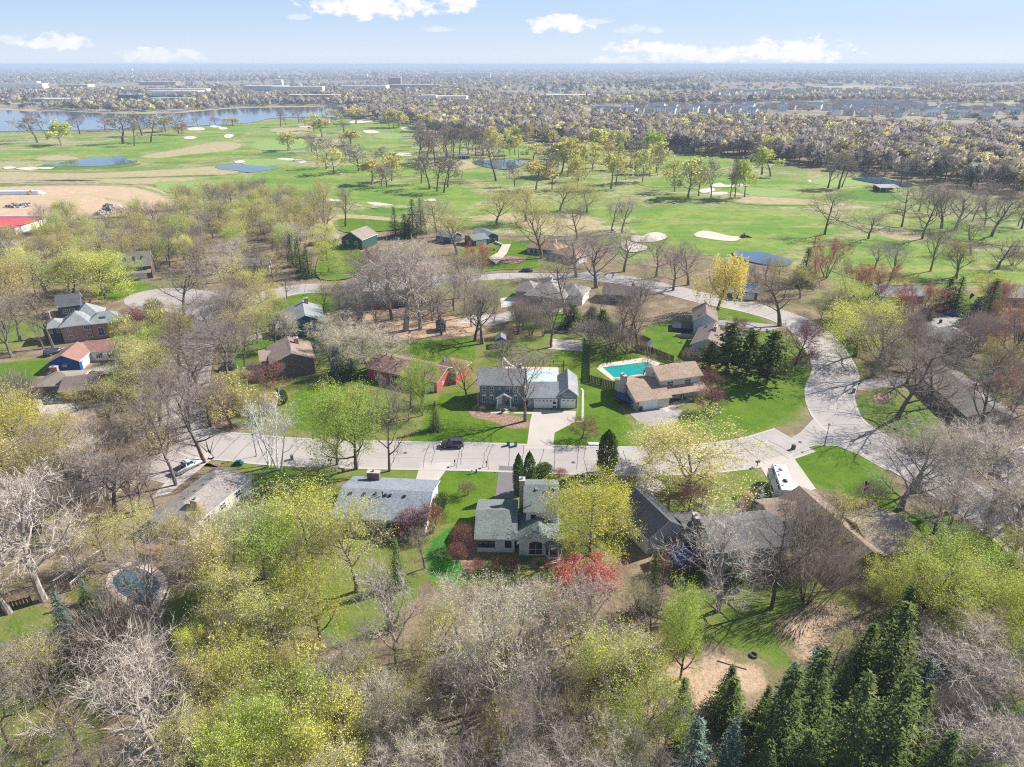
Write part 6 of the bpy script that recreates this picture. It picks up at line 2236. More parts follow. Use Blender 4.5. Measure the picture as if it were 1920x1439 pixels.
# ================================================================== FAR WOODS (one mass of distant trees: stuff)
def far_wood(name, pts, sizes, tints, K, matname, seed, size=.2):
    """many distant crowns in one mesh: each crown is K leaf clumps spread through its volume, plus a trunk"""
    r = np.random.default_rng(seed)
    n = len(pts)
    pts = np.asarray(pts, float)
    sz = np.asarray(sizes, float)                 # crown width, height
    d = r.normal(size=(n, K, 3))
    d /= np.linalg.norm(d, axis=2, keepdims=True)
    rad = r.random((n, K, 1)) ** .45
    c = d * rad
    c[:, :, 2] = np.abs(c[:, :, 2] * 1.0) * np.where(r.random((n, K)) < .75, 1, -.6)
    cen = np.empty((n, K, 3))
    cen[:, :, 0] = pts[:, None, 0] + c[:, :, 0] * sz[:, None, 0] / 2
    cen[:, :, 1] = pts[:, None, 1] + c[:, :, 1] * sz[:, None, 0] / 2
    cen[:, :, 2] = sz[:, None, 1] * (.58 + .42 * c[:, :, 2])
    s = sz[:, None, 0] * size * (.6 + .8 * r.random((n, K)))
    a = r.normal(size=(n, K, 3, 3)) * s[:, :, None, None]
    a -= a.mean(axis=2, keepdims=True)
    v = (cen[:, :, None, :] + a)
    v[..., 2] = np.maximum(v[..., 2], .1)
    # outward-facing clumps, so each crown is lit as one rounded body
    mid = np.stack([pts[:, 0], pts[:, 1], sz[:, 1] * .52], 1)[:, None, None, :]
    nrm = v - mid
    nrm[..., 2] *= 1.15
    nrm /= np.linalg.norm(nrm, axis=3, keepdims=True) + 1e-6
    nrm += r.normal(size=(n, K, 1, 3)) * .28
    nrm /= np.linalg.norm(nrm, axis=3, keepdims=True) + 1e-6
    gn = np.cross(v[:, :, 1] - v[:, :, 0], v[:, :, 2] - v[:, :, 0])
    flip = (gn * nrm.mean(axis=2)).sum(axis=2) < 0
    v[flip] = v[flip][:, ::-1]
    nrm[flip] = nrm[flip][:, ::-1]
    v = v.reshape(-1, 3)
    nt = n * K
    # trunks: thin triangles from the ground
    tw = .02 * sz[:, 1] + .12
    tv = np.stack([np.stack([pts[:, 0] - tw, pts[:, 1], np.zeros(n)], 1), np.stack([pts[:, 0] + tw, pts[:, 1], np.zeros(n)], 1), np.stack([pts[:, 0], pts[:, 1], sz[:, 1] * .8], 1)], 1).reshape(-1, 3)
    vv = np.concatenate([v, tv]).astype(np.float32)
    nf = nt + n
    me = bpy.data.meshes.new(name)
    me.vertices.add(len(vv))
    me.vertices.foreach_set('co', vv.ravel())
    me.loops.add(nf * 3)
    me.loops.foreach_set('vertex_index', np.arange(nf * 3, dtype=np.int32))
    me.polygons.add(nf)
    me.polygons.foreach_set('loop_start', np.arange(0, nf * 3, 3, dtype=np.int32))
    me.update(calc_edges=True)
    nn = np.concatenate([nrm.reshape(-1, 3), np.tile([[0, -1, 0]], (n * 3, 1))]).astype(np.float32)
    col = np.concatenate([np.repeat(np.asarray(tints, float), K, axis=0), np.tile([[.12, .10, .09]], (n, 1))])
    rgba = np.ones((nf, 4), np.float32)
    rgba[:, :3] = col * (.94 + .12 * r.random((nf, 1)))
    at = me.attributes.new('species', 'FLOAT_COLOR', 'FACE')
    at.data.foreach_set('color', rgba.ravel())
    me.polygons.foreach_set('use_smooth', np.ones(nf, bool))
    me.normals_split_custom_set_from_vertices(nn)
    me.materials.append(bpy.data.materials[matname])
    o = link(name, me)
    tag(o, kind='stuff')
    return o


t_ = NT('far_tree_colours')
a_ = t_.new('ShaderNodeAttribute', attribute_name='species')
d_ = t_.new('ShaderNodeBsdfDiffuse')
tr_ = t_.new('ShaderNodeBsdfTranslucent')
t_.L.new(t_.mix(1.0, a_.outputs['Color'], (.85, .85, .85), 'MULTIPLY'), d_.inputs[0])
t_.L.new(t_.mix(1.0, a_.outputs['Color'], (.35, .35, .35), 'MULTIPLY'), tr_.inputs[0])
m_ = t_.new('ShaderNodeAddShader')
t_.L.new(d_.outputs[0], m_.inputs[0])
t_.L.new(tr_.outputs[0], m_.inputs[1])
t_.N.remove(t_.bsdf)
t_.L.new(m_.outputs[0], t_.N['Material Output'].inputs['Surface'])

SPEC = {'bare': (.31, .265, .245), 'brown': (.255, .205, .175), 'bud': (.43, .385, .185), 'gold': (.56, .49, .19), 'ever': (.07, .11, .065), 'red': (.42, .25, .21), 'tan': (.36, .305, .235)}


def scatter_px(poly_px, n, mix, h, w, seed, world_uniform=True, skip=()):
    r = random.Random(seed)
    poly = [P(*q) for q in poly_px]
    pl = [(p.x, p.y) for p in poly]
    if not world_uniform:
        ql = poly_px
        x0, x1 = min(p[0] for p in ql), max(p[0] for p in ql)
        y0, y1 = min(p[1] for p in ql), max(p[1] for p in ql)
    else:
        x0, x1 = min(p[0] for p in pl), max(p[0] for p in pl)
        y0, y1 = min(p[1] for p in pl), max(p[1] for p in pl)
    kk = [k for k, c in mix for _ in range(c)]
    pts, sizes, tints = [], [], []
    tries = 0
    while len(pts) < n and tries < n * 12:
        tries += 1
        x, y = r.uniform(x0, x1), r.uniform(y0, y1)
        if world_uniform:
            if not inside(pl, x, y):
                continue
        else:
            if not inside(poly_px, x, y):
                continue
            p = P(x, y)
            x, y = p.x, p.y
        if any(inside(s, x, y) for s in skip):
            continue
        D = math.hypot(x, y)
        if y > 1500 and math.sin(x * .0031 + math.sin(y * .0013) * 2) + math.sin(y * .0023 + x * .0007 + 2) > .75 and r.random() < .85:
            continue                                # clearings
        # species come in drifts
        f = math.sin(x * .013 + 1.3) + math.sin(y * .011 + x * .004) + r.gauss(0, .7)
        k = r.choice(kk)
        if f > 1.1 and r.random() < .5:
            k = r.choice(['bare', 'brown'])
        hh, ww = r.uniform(*h), r.uniform(*w)
        ww = max(ww, D / 330)
        pts.append((x, y, 0))
        sizes.append((ww, hh))
        c = SPEC[k]
        g = r.uniform(.8, 1.2)
        tints.append(tuple(min(1, q * g * r.uniform(.93, 1.07)) for q in c))
    return pts, sizes, tints


FARKEEP = []


def fk(*q):
    FARKEEP.append([(P(*a).x, P(*a).y) for a in q])


fk((640, 223), (760, 232), (830, 262), (1010, 268), (1080, 280), (1240, 289), (1400, 300), (1640, 330), (1760, 352), (1960, 380), (1960, 600), (0, 600), (0, 240), (560, 226))
fk((0, 262), (0, 205), (60, 207), (240, 213), (330, 211), (400, 206), (470, 201), (640, 200), (640, 224), (300, 245))
IB = [(45, 168, 260, 40, 14, 'white', 'large white office block left of the distant shoreline'), (80, 176, 150, 40, 7, 'grey', 'low grey roofed warehouse below the white office block'), (65, 165, 70, 30, 16, 'white', 'white tower block joined to the far left offices'), (145, 163, 190, 60, 6, 'tan', 'long tan warehouse at the edge of the pale field'), (115, 196, 110, 30, 8, 'tan', 'tan brick hall half hidden in shore trees'), (108, 192, 160, 40, 6, 'grey', 'grey low building left of the shore trees'), (300, 160, 260, 50, 9, 'brick', 'long brick school building beyond the pale field'),
      (330, 180, 240, 60, 9, 'white', 'long white industrial building behind the lake'), (362, 178, 150, 50, 11, 'white', 'white factory block right of the dark glass offices'), (305, 178, 130, 40, 11, 'grey', 'blue grey office beside the white industrial building'), (247, 192, 75, 30, 11, 'dark', 'dark blue glass office building on the lake shore'), (294, 189, 45, 25, 8, 'dark', 'small dark glass building right of the lake shore office'), (320, 190, 150, 30, 5, 'white', 'low white building between shore offices and boat yard'), (350, 192, 60, 30, 5, 'cream', 'cream shed beside the boat yard'),
      (500, 172, 210, 70, 12, 'grey', 'wide blue grey roofed mill building above the far shore'), (524, 168, 45, 30, 22, 'white', 'white stair tower of the mill buildings'), (560, 175, 250, 50, 13, 'cream', 'cream concrete plant right of the white stair tower'), (590, 186, 210, 40, 7, 'brick', 'low brick building with pale roof near the far shore'), (685, 168, 260, 70, 9, 'white', 'white warehouse left of the brown block'), (742, 164, 75, 50, 24, 'brick', 'brown cube shaped auditorium on the far plain'), (770, 166, 220, 60, 9, 'brick', 'long low brick school right of the brown cube'), (775, 166, 330, 60, 8, 'brick', 'pale roofed brick wing stretching from the school'),
      (675, 146, 170, 60, 13, 'white', 'small white plant far behind the warehouse'), (705, 145, 70, 50, 22, 'grey', 'pair of grey silo shaped blocks on the far plain'), (780, 143, 260, 90, 13, 'white', 'long white distribution centre on the horizon plain'), (855, 146, 520, 120, 20, 'white', 'largest white distribution centre near the horizon'), (900, 147, 220, 90, 22, 'white', 'white block at the end of the largest distribution centre'), (830, 190, 190, 50, 8, 'white', 'white roofed shed row in the middle woods'), (805, 191, 60, 40, 10, 'white', 'short white shed left of the shed row'), (1060, 183, 210, 70, 5, 'cream', 'pale cream roofed building in the central woods'),
      (1140, 181, 50, 30, 9, 'white', 'small white church like building right of the pale roof'), (1380, 136, 190, 60, 14, 'white', 'white store building on the right horizon'), (1650, 133, 300, 90, 12, 'white', 'bright white roof on the far right horizon'), (1745, 148, 80, 40, 14, 'white', 'tiny white block in the right hand far woods'), (1773, 149, 50, 40, 12, 'cream', 'tiny cream block right of the tiny white block'), (1000, 141, 60, 40, 18, 'white', 'small white block near the central horizon'), (1566, 161, 90, 30, 8, 'cream', 'farm building on the pale field at the right')]
CLEAR = []
for q in IB:
    c = P(q[0], q[1])
    d = c.length * .09
    CLEAR.append([(c.x - q[2] * .36, c.y - d), (c.x + q[2] * .36, c.y - d), (c.x + q[2] * .36, c.y + 40), (c.x - q[2] * .36, c.y + 40)])
SUBURB = [[(P(*a).x, P(*a).y) for a in q] for q in ([(1085, 199), (1560, 190), (1740, 192), (1935, 198), (1935, 262), (1800, 258), (1600, 246), (1440, 236), (1095, 232)], [(1330, 171), (1700, 167), (1720, 182), (1330, 188)], [(955, 164), (1105, 162), (1105, 172), (955, 180)])]
BELT = [(640, 222), (700, 205), (1000, 215), (1200, 222), (1400, 214), (1700, 222), (1960, 240), (1960, 372), (1760, 345), (1640, 326), (1400, 298), (1240, 286), (1080, 278), (1010, 265), (830, 259), (760, 230)]
a1 = scatter_px(BELT, 2700, [('bare', 9), ('brown', 5), ('bud', 4), ('gold', 1), ('tan', 2)], (12, 18), (10, 16), 3, True, SUBURB)
far_wood('far_woodland', *a1, 150, 'far_tree_colours', 31, .085)
LEFTB = [(-60, 206), (60, 206), (230, 211), (330, 210), (420, 204), (560, 199), (640, 199), (700, 206), (1000, 215), (1000, 190), (700, 180), (300, 182), (-60, 186)]
a2 = scatter_px(LEFTB, 1500, [('bare', 7), ('brown', 4), ('bud', 4), ('gold', 1), ('tan', 2)], (8, 15), (9, 15), 4, True, FARKEEP + CLEAR)
far_wood('far_woodland', *a2, 60, 'far_tree_colours', 32, .14)
MIDB = [(-80, 200), (300, 192), (640, 196), (700, 206), (1000, 214), (1200, 222), (1400, 212), (1700, 222), (2000, 240), (2000, 152), (1000, 150), (-80, 152)]
OPENS = []
for q in ([(60, 166), (330, 163), (350, 168), (60, 172)], [(1520, 164), (1600, 160), (1710, 164), (1730, 171), (1600, 171), (1530, 170)], [(1800, 160), (1960, 153), (1960, 160), (1800, 168)], [(1860, 194), (1960, 184), (1960, 190), (1870, 198)], [(1150, 175), (1290, 174), (1300, 181), (1160, 182)]):
    OPENS.append([(P(*a).x, P(*a).y) for a in q])
a3 = scatter_px(MIDB, 6500, [('bare', 8), ('brown', 4), ('bud', 4), ('gold', 1), ('ever', 1), ('tan', 3)], (8, 14), (10, 18), 5, False, FARKEEP[1:] + OPENS + SUBURB + CLEAR)
far_wood('far_woodland', *a3, 26, 'far_tree_colours', 33, .17)
FARB = [(-80, 153), (2000, 153), (2000, 126), (-80, 126)]
a4 = scatter_px(FARB, 8000, [('bare', 8), ('brown', 4), ('bud', 4), ('ever', 1), ('tan', 3)], (9, 15), (18, 30), 6, False, CLEAR)
far_wood('far_woodland', *a4, 10, 'far_tree_colours', 34)
for q, n_ in (([(1095, 166), (1260, 150), (1300, 152), (1180, 168)], 200), ([(1370, 150), (1500, 146), (1640, 150), (1640, 156), (1380, 156)], 200), ([(1190, 165), (1340, 163), (1330, 174), (1200, 173)], 90), ([(1000, 168), (1090, 160), (1100, 176), (1010, 178)], 60)):
    a5 = scatter_px(q, n_, [('ever', 1)], (10, 17), (9, 14), 7 + n_, False)
    far_wood('far_evergreens', *a5, 14, 'far_tree_colours', 35 + n_)
for q, n_ in (([(1085, 232), (1440, 236), (1935, 262), (1935, 200), (1560, 190), (1085, 200)], 260), ([(1330, 188), (1720, 182), (1700, 167), (1330, 171)], 90)):
    a6 = scatter_px(q, n_, [('bare', 3), ('bud', 2), ('ever', 1)], (5, 9), (5, 9), 40 + n_, False)
    far_wood('far_woodland', *a6, 40, 'far_tree_colours', 50 + n_, .13)
# open fields between the distant woods
for q in ([(0, 168), (340, 165), (430, 166), (330, 172), (60, 174), (0, 173)], [(1520, 165), (1590, 160.5), (1640, 162), (1720, 166), (1740, 171), (1600, 170.5)], [(1800, 165), (1920, 157), (1960, 158), (1900, 163)], [(1850, 199), (1920, 187), (1960, 184), (1960, 196), (1880, 200)], [(1150, 179), (1220, 176), (1290, 176), (1300, 181), (1180, 183)], [(340, 203), (380, 197), (400, 197), (390, 202)], [(980, 184), (1080, 178), (1082, 181), (1000, 186)], [(0, 190), (100, 188), (130, 192), (0, 196)]):
    patch('far_field', q, 'straw', 'farland', .02, 14)
# low wooded rises on the skyline
def hill(cx, cy, rx, ry, hh, seed):
    r = random.Random(seed)
    mb = MB()
    nx, ny = 36, 8
    g = []
    for j in range(ny + 1):
        row = []
        for i in range(nx + 1):
            u, v = i / nx * 2 - 1, j / ny * 2 - 1
            z = hh * max(0, 1 - u * u) ** 1.1 * max(0, 1 - v * v) + (r.uniform(0, hh * .12) if abs(u) < .95 and abs(v) < .95 else 0)
            row.append((cx + u * rx, cy + v * ry, z - .5))
        g.append(row)
    for j in range(ny):
        for i in range(nx):
            mb.face([g[j][i], g[j][i + 1], g[j + 1][i + 1], g[j + 1][i]], 0)
    tag(mb.build('hills', ground_mat('farland')), kind='structure')


hill(7500, 24000, 5200, 1500, 66, 1)
hill(-6500, 15500, 2600, 900, 50, 2)
hill(-9500, 23000, 5200, 1300, 60, 3)
hill(1500, 27000, 8000, 1500, 58, 4)
hill(13800, 26000, 5500, 1500, 62, 5)


# ================================================================== DISTANT BUILDINGS
def cheap_house(kindname, label, px, py, w_, d_, h_, rise, wm, rm, rot, group, cat='house', trunkwin=True):
    c = P(px, py)
    ex = V(math.cos(rot), math.sin(rot), 0)
    ey = V(-ex.y, ex.x, 0)
    hs = empty(kindname, c, label, cat, group, rot)
    wb = MB()
    I = Matrix.Identity(4)
    if rise > 0:
        wb.prism([(-d_ / 2, -.1), (d_ / 2, -.1), (d_ / 2, h_), (0, h_ + rise - .1), (-d_ / 2, h_)], I, -w_ / 2, w_ / 2)
    else:
        wb.box(-w_ / 2, -d_ / 2, -.1, w_ / 2, d_ / 2, h_)
    key = (kindname, w_, d_, h_, rise, wm.name)
    if key not in _cm:
        a = wb.mesh('wall', wm)
        fix_normals(a)
        rb = MB()
        if rise > 0:
            rb.prism([(-d_ / 2 - .4, h_ - .15), (0, h_ + rise), (d_ / 2 + .4, h_ - .15), (d_ / 2 + .4, h_ - .4), (0, h_ + rise - .25), (-d_ / 2 - .4, h_ - .4)], I, -w_ / 2 - .4, w_ / 2 + .4)
        else:
            rb.box(-w_ / 2 - .2, -d_ / 2 - .2, h_, w_ / 2 + .2, d_ / 2 + .2, h_ + .5)
        b = rb.mesh('roof', rm)
        fix_normals(b)
        pb = MB()
        n = max(2, int(w_ / 5))
        for s in (-1, 1):
            for i in range(n):
                x = -w_ / 2 + w_ * (i + .5) / n
                for z in ([1.0, 3.7] if h_ > 4.6 else [1.0]):
                    ww = 1.3 if rise > 0 else w_ / n * .7
                    pb.box(x - ww / 2, s * d_ / 2 - .06, z, x + ww / 2, s * d_ / 2 + .06, z + 1.4)
        cc = pb.mesh('window', M['glass'])
        _cm[key] = (a, b, cc)
    a, b, cc = _cm[key]
    link('wall', a, hs)
    link('roof', b, hs)
    o = link('window', cc, hs)
    o['kind'] = 'stuff'
    return hs


_cm = {}
HW = [('white', M['white']), ('cream', sidm('far_cream', (.66, .60, .50), .4)), ('tan', sidm('far_tan', (.50, .42, .34), .4)), ('grey', sidm('far_grey', (.42, .44, .46), .4)), ('pink beige', sidm('far_pink', (.55, .42, .36), .4))]
HR = [('grey', roofm('far_grey', (.40, .41, .44))), ('blue grey', roofm('far_blue', (.29, .33, .40))), ('brown', roofm('far_brown', (.30, .24, .22)))]
r_ = random.Random(77)
rows = [(1110, 1440, 208, 214, 30), (1440, 1560, 200, 209, 22), (1550, 1730, 196, 206, 48), (1600, 1730, 205, 214, 30), (1340, 1500, 173, 180, 26), (1460, 1700, 170, 178, 44), (1740, 1920, 205, 216, 16), (1560, 1760, 214, 222, 10), (1180, 1440, 203, 208, 14), (960, 1100, 166, 176, 10), (1780, 1870, 216, 230, 5)]
for (x0, x1, y0, y1, n_) in rows:
    for i_ in range(n_):
        px_ = x0 + (x1 - x0) * (i_ + r_.random()) / n_
        py_ = y0 + (y1 - y0) * r_.random()
        (wn, wm_), (rn, rm_) = r_.choice(HW[:2] if r_.random() < .75 else HW), r_.choice(HR)
        cheap_house('suburban_house', f'{wn} walled house with {rn} gable roof in the distant subdivision', px_, py_, 15, 11, 6.4, 3.6, wm_, rm_, r_.choice([-.75, -.75, -1.5, -.3]) + r_.gauss(0, .18), f'{wn} houses with {rn} roofs in the distant subdivision')
for (px_, py_, wi_, ri_, rot_, lab_) in [(1262, 280, 3, 1, .1, 'dark grey two storey house between red trees across the fairway'), (1284, 284, 3, 1, .2, 'second dark house with steep gable right of the red trees across the fairway'), (1180, 236, 0, 0, .8, 'tall white house alone in the woods beyond the fairways'), (1590, 300, 4, 2, .1, 'brick gabled house among trunks behind the far fairway'), (1640, 308, 2, 2, .3, 'tan house among trunks behind the far fairway'),
                                       (1715, 322, 0, 1, -.3, 'white gabled house with dark roof above the narrow right pond'), (1760, 318, 2, 2, 0, 'tan house with pale roof right of the white gabled house'), (1845, 318, 0, 1, .2, 'white house half hidden behind a spruce at the right wood'), (1905, 255, 3, 1, .4, 'blue grey roofed house in the right hand wood'), (1780, 252, 4, 2, .9, 'brick red house in the right hand wood'), (800, 244, 2, 2, .3, 'pale clubhouse behind trees at the end of the long fairway'), (722, 232, 3, 1, .1, 'dark clubhouse in tree shade by the upper bunkers')]:
    cheap_house('wood_edge_house', lab_, px_, py_, 15, 10, 5.6, 3.2, HW[wi_][1], HR[ri_][1], rot_, 'houses along the far side of the golf course')
IM = {'white': plain('industrial_white', (.74, .73, .71), .6, .06, .05), 'grey': plain('industrial_grey', (.36, .39, .43), .6, .06, .05), 'tan': plain('industrial_tan', (.55, .48, .40), .7, .06, .05), 'brick': plain('industrial_brick', (.34, .21, .17), .8, .06, .05), 'dark': plain('dark_blue_glass', (.012, .045, .10), .2, .2, .1, .6), 'cream': plain('industrial_cream', (.66, .58, .48), .7, .06, .05)}
ROOFI = plain('membrane_roof', (.60, .58, .56), .8, .1, .02)
for (px_, py_, w_, d_, h_, k_, lab_) in IB:
    cheap_house('industrial_building', lab_, px_, py_, w_ * .55, d_ * .7, h_ * 1.25, 0, IM[k_], ROOFI if k_ != 'dark' else IM['dark'], r_.uniform(-.08, .08), 'industrial buildings on the far plain', 'building')
# water towers
for (px_, py_, hh_, lab_) in ((250, 146, 46, 'white water tower standing over the left horizon woods'), (848, 133, 44, 'tiny white water tower at the middle of the horizon'), (1008, 132, 60, 'pale grey tower block shape on the central horizon')):
    c = P(px_, py_)
    k_ = c.length / 2600
    wt = empty('water_tower', c, lab_, 'water tower')
    b = MB()
    b.tube((0, 0, 0), (0, 0, hh_ * .72), 3.2, 2.6, 10)
    link('stem', b.mesh('stem', M['white']), wt)
    b = MB()
    prof = [(2.6, .70), (7.0, .80), (8.6, .88), (7.6, .95), (4.5, .99), (.1, 1.0)]
    for (r0_, z0_), (r1_, z1_) in zip(prof[:-1], prof[1:]):
        b.tube((0, 0, hh_ * z0_), (0, 0, hh_ * z1_), r0_, r1_, 12, 0, False)
    link('tank', b.mesh('tank', M['white']), wt)


# ================================================================== VEHICLES
def bev(me, w=.05, seg=2):
    bm = bmesh.new()
    bm.from_mesh(me)
    bmesh.ops.recalc_face_normals(bm, faces=bm.faces)
    es = [e for e in bm.edges if len(e.link_faces) == 2 and e.calc_face_angle(0) > .5]
    bmesh.ops.bevel(bm, geom=es, offset=w, segments=seg, affect='EDGES', clamp_overlap=True)
    for f in bm.faces:
        f.smooth = True
    bm.to_mesh(me)
    bm.free()


_paint = {}


def paint(c):
    if c not in _paint:
        t = NT('car_paint')
        t.color(t.mix(t.ramp(t.noise(t.pos(), .7, 4), .4, .7), c, tuple(min(1, x * .8 + .015) for x in c)))
        t.rough(.28)
        t.bsdf.inputs['Specular IOR Level'].default_value = .55
        t.bsdf.inputs['Coat Weight'].default_value = .4
        _paint[c] = t.mat
    return _paint[c]


M['redlight'] = plain('tail_light', (.40, .01, .01), .3)


def car(name, label, pos, ang, c, kind='suv', cat='car', group='parked cars'):
    """ang: direction of the nose in the ground plane; local x is forward"""
    r = empty(name, (pos.x, pos.y, .04), label, cat, group, ang)
    L, W = {'suv': (4.7, 1.86), 'sedan': (4.7, 1.80), 'pickup': (5.6, 1.95)}[kind]
    hl = L / 2
    hood = {'suv': 1.02, 'sedan': .92, 'pickup': 1.12}[kind]
    top = {'suv': 1.70, 'sedan': 1.43, 'pickup': 1.85}[kind]
    I = Matrix.Identity(4)
    SW = Matrix(((1, 0, 0, 0), (0, 1, 0, 0), (0, 0, 1, 0), (0, 0, 0, 1)))
    MY = Matrix(((0, 1, 0, 0), (1, 0, 0, 0), (0, 0, 1, 0), (0, 0, 0, 1)))
    b = MB()
    prof = [(-hl, .42), (-hl, .85), (-hl + .12, hood - .02), (hl - 1.2, hood), (hl - .25, hood - .16), (hl, .72), (hl, .40), (hl - .25, .30), (-hl + .25, .30)]
    b.prism(prof, MY, -W / 2, W / 2)
    me = b.mesh('body', paint(c))
    bev(me, .07)
    body = link('body', me, r)
    # cabin
    x0, x1, xr0, xr1 = {'suv': (-hl + .08, hl - 1.30, -hl + .38, hl - 2.0), 'sedan': (-hl + .55, hl - 1.25, -hl + 1.25, hl - 2.05), 'pickup': (-.75, hl - 1.35, -.55, hl - 2.05)}[kind]
    w0, w1 = W / 2 - .06, W / 2 - .26
    lo = [(x0, -w0, hood - .03), (x1, -w0, hood - .03), (x1, w0, hood - .03), (x0, w0, hood - .03)]
    hi = [(xr0, -w1, top), (xr1, -w1, top), (xr1, w1, top), (xr0, w1, top)]
    b = MB()
    b.face(hi)
    b.face(list(reversed(lo)))
    for i in range(4):
        j = (i + 1) % 4
        b.face([lo[i], lo[j], hi[j], hi[i]])
    me = b.mesh('cabin', paint(c))
    bev(me, .06)
    link('cabin', me, r)
    for i in range(4):
        j = (i + 1) % 4
        q = [Vector(lo[i]), Vector(lo[j]), Vector(hi[j]), Vector(hi[i])]
        n = (q[1] - q[0]).cross(q[3] - q[0]).normalized()
        cells = [(.07, .93)] if i in (1, 3) else [(.06, .34), (.37, .63), (.66, .93)] if kind == 'suv' else [(.12, .49), (.52, .88)]
        for (u0, u1) in cells:
            def at(u, v):
                return q[0].lerp(q[1], u).lerp(q[3].lerp(q[2], u), v) + n * .015
            g = MB()
            k = [at(u0, .16), at(u1, .16), at(u1, .88), at(u0, .88)]
            g.face(k)
            g.face([p - n * .03 for p in reversed(k)])
            g.build('car_window', M['glass'], r)
    if kind == 'pickup':
        b = MB()
        b.box(-hl + .1, -W / 2 + .14, .7, -.85, W / 2 - .14, hood + .015, 0)
        b.build('truck_bed', M['black'], r)
    for sx in (hl - .92, -hl + .95):
        for sy in (-1, 1):
            b = MB()
            y = sy * (W / 2 - .13)
            b.tube((sx, y - .12, .34), (sx, y + .12, .34), .36, .36, 16)
            wh = b.build('wheel', M['tyre'], r)
            b = MB()
            b.tube((sx, y + sy * .10, .34), (sx, y + sy * .135, .34), .22, .18, 10)
            b.build('rim', M['metal'], wh)
    for sy in (-1, 1):
        b = MB()
        b.box(hl - .16, sy * (W / 2 - .36) - .2, .66, hl + .012, sy * (W / 2 - .36) + .2, .82)
        b.build('headlight', M['lamp'], r)
        b = MB()
        b.box(-hl - .012, sy * (W / 2 - .22) - .12, .74, -hl + .12, sy * (W / 2 - .22) + .12, .95)
        b.build('tail_light', M['redlight'], r)
        b = MB()
        b.box(x1 - .28, sy * (W / 2 + .09) - .1, hood + .05, x1 - .12, sy * (W / 2 + .09) + .1, hood + .2)
        b.build('wing_mirror', M['black'], r)
    if kind == 'suv':
        for sy in (-1, 1):
            b = MB()
            b.box(xr0 + .2, sy * w1 * .9 - .02, top + .03, xr1 - .1, sy * w1 * .9 + .02, top + .07)
            b.build('roof_rail', M['darkgrey'], r)
    return r


car('parked_car', 'dark plum grey estate car parked at the kerb in front of the colonial lawn', P(848, 838), math.pi, (.055, .045, .065))
car('parked_car', 'dark teal estate car parked beside the small white camper', P(1878, 880), .5, (.02, .055, .07))
car('parked_car', 'dark blue car on the road under the pale bare trees', P(1712, 848), 2.55, (.03, .045, .08), 'sedan')
car('parked_car', 'white saloon car on the drive between dark spruces', P(1767, 578), -.7, (.72, .72, .72), 'sedan')
car('parked_car', 'steel blue saloon car below the white saloon', P(1786, 592), -.45, (.06, .13, .20), 'sedan')
car('parked_pickup', 'white pickup truck parked on the lane by the big leaning trunk', P(352, 880), 1.05, (.70, .72, .74), 'pickup', 'pickup truck')
car('parked_car', 'silver white car in front of the brown gabled house', P(474, 700), .3, (.66, .67, .68))
car('parked_car', 'dark car parked by the upper road in front of the rust roofed house', P(988, 510), 0.0, (.06, .065, .08), 'sedan')
car('parked_car', 'dark blue car on the lane near the red flat roof', P(98, 458), .3, (.04, .055, .10), 'suv')
car('parked_car', 'pale silver car nosing out beside the dark blue car on the left lane', P(112, 455), .35, (.6, .62, .64), 'sedan')
car('parked_car', 'small dark car beside the drive below the curved bed', P(428, 694), .4, (.05, .05, .06), 'sedan')
car('parked_car', 'dark car partly behind the bright blue garage', P(101, 664), 1.2, (.04, .05, .07), 'suv')


def boxpart(name, x0, y0, z0, x1, y1, z1, mat, par, bw=.04):
    b = MB()
    b.box(x0, y0, z0, x1, y1, z1)
    me = b.mesh(name, mat)
    if bw:
        bev(me, bw, 1)
    return link(name, me, par)


M['rvwhite'] = plain('camper_white', (.76, .75, .72), .4, .07, .6, .4)


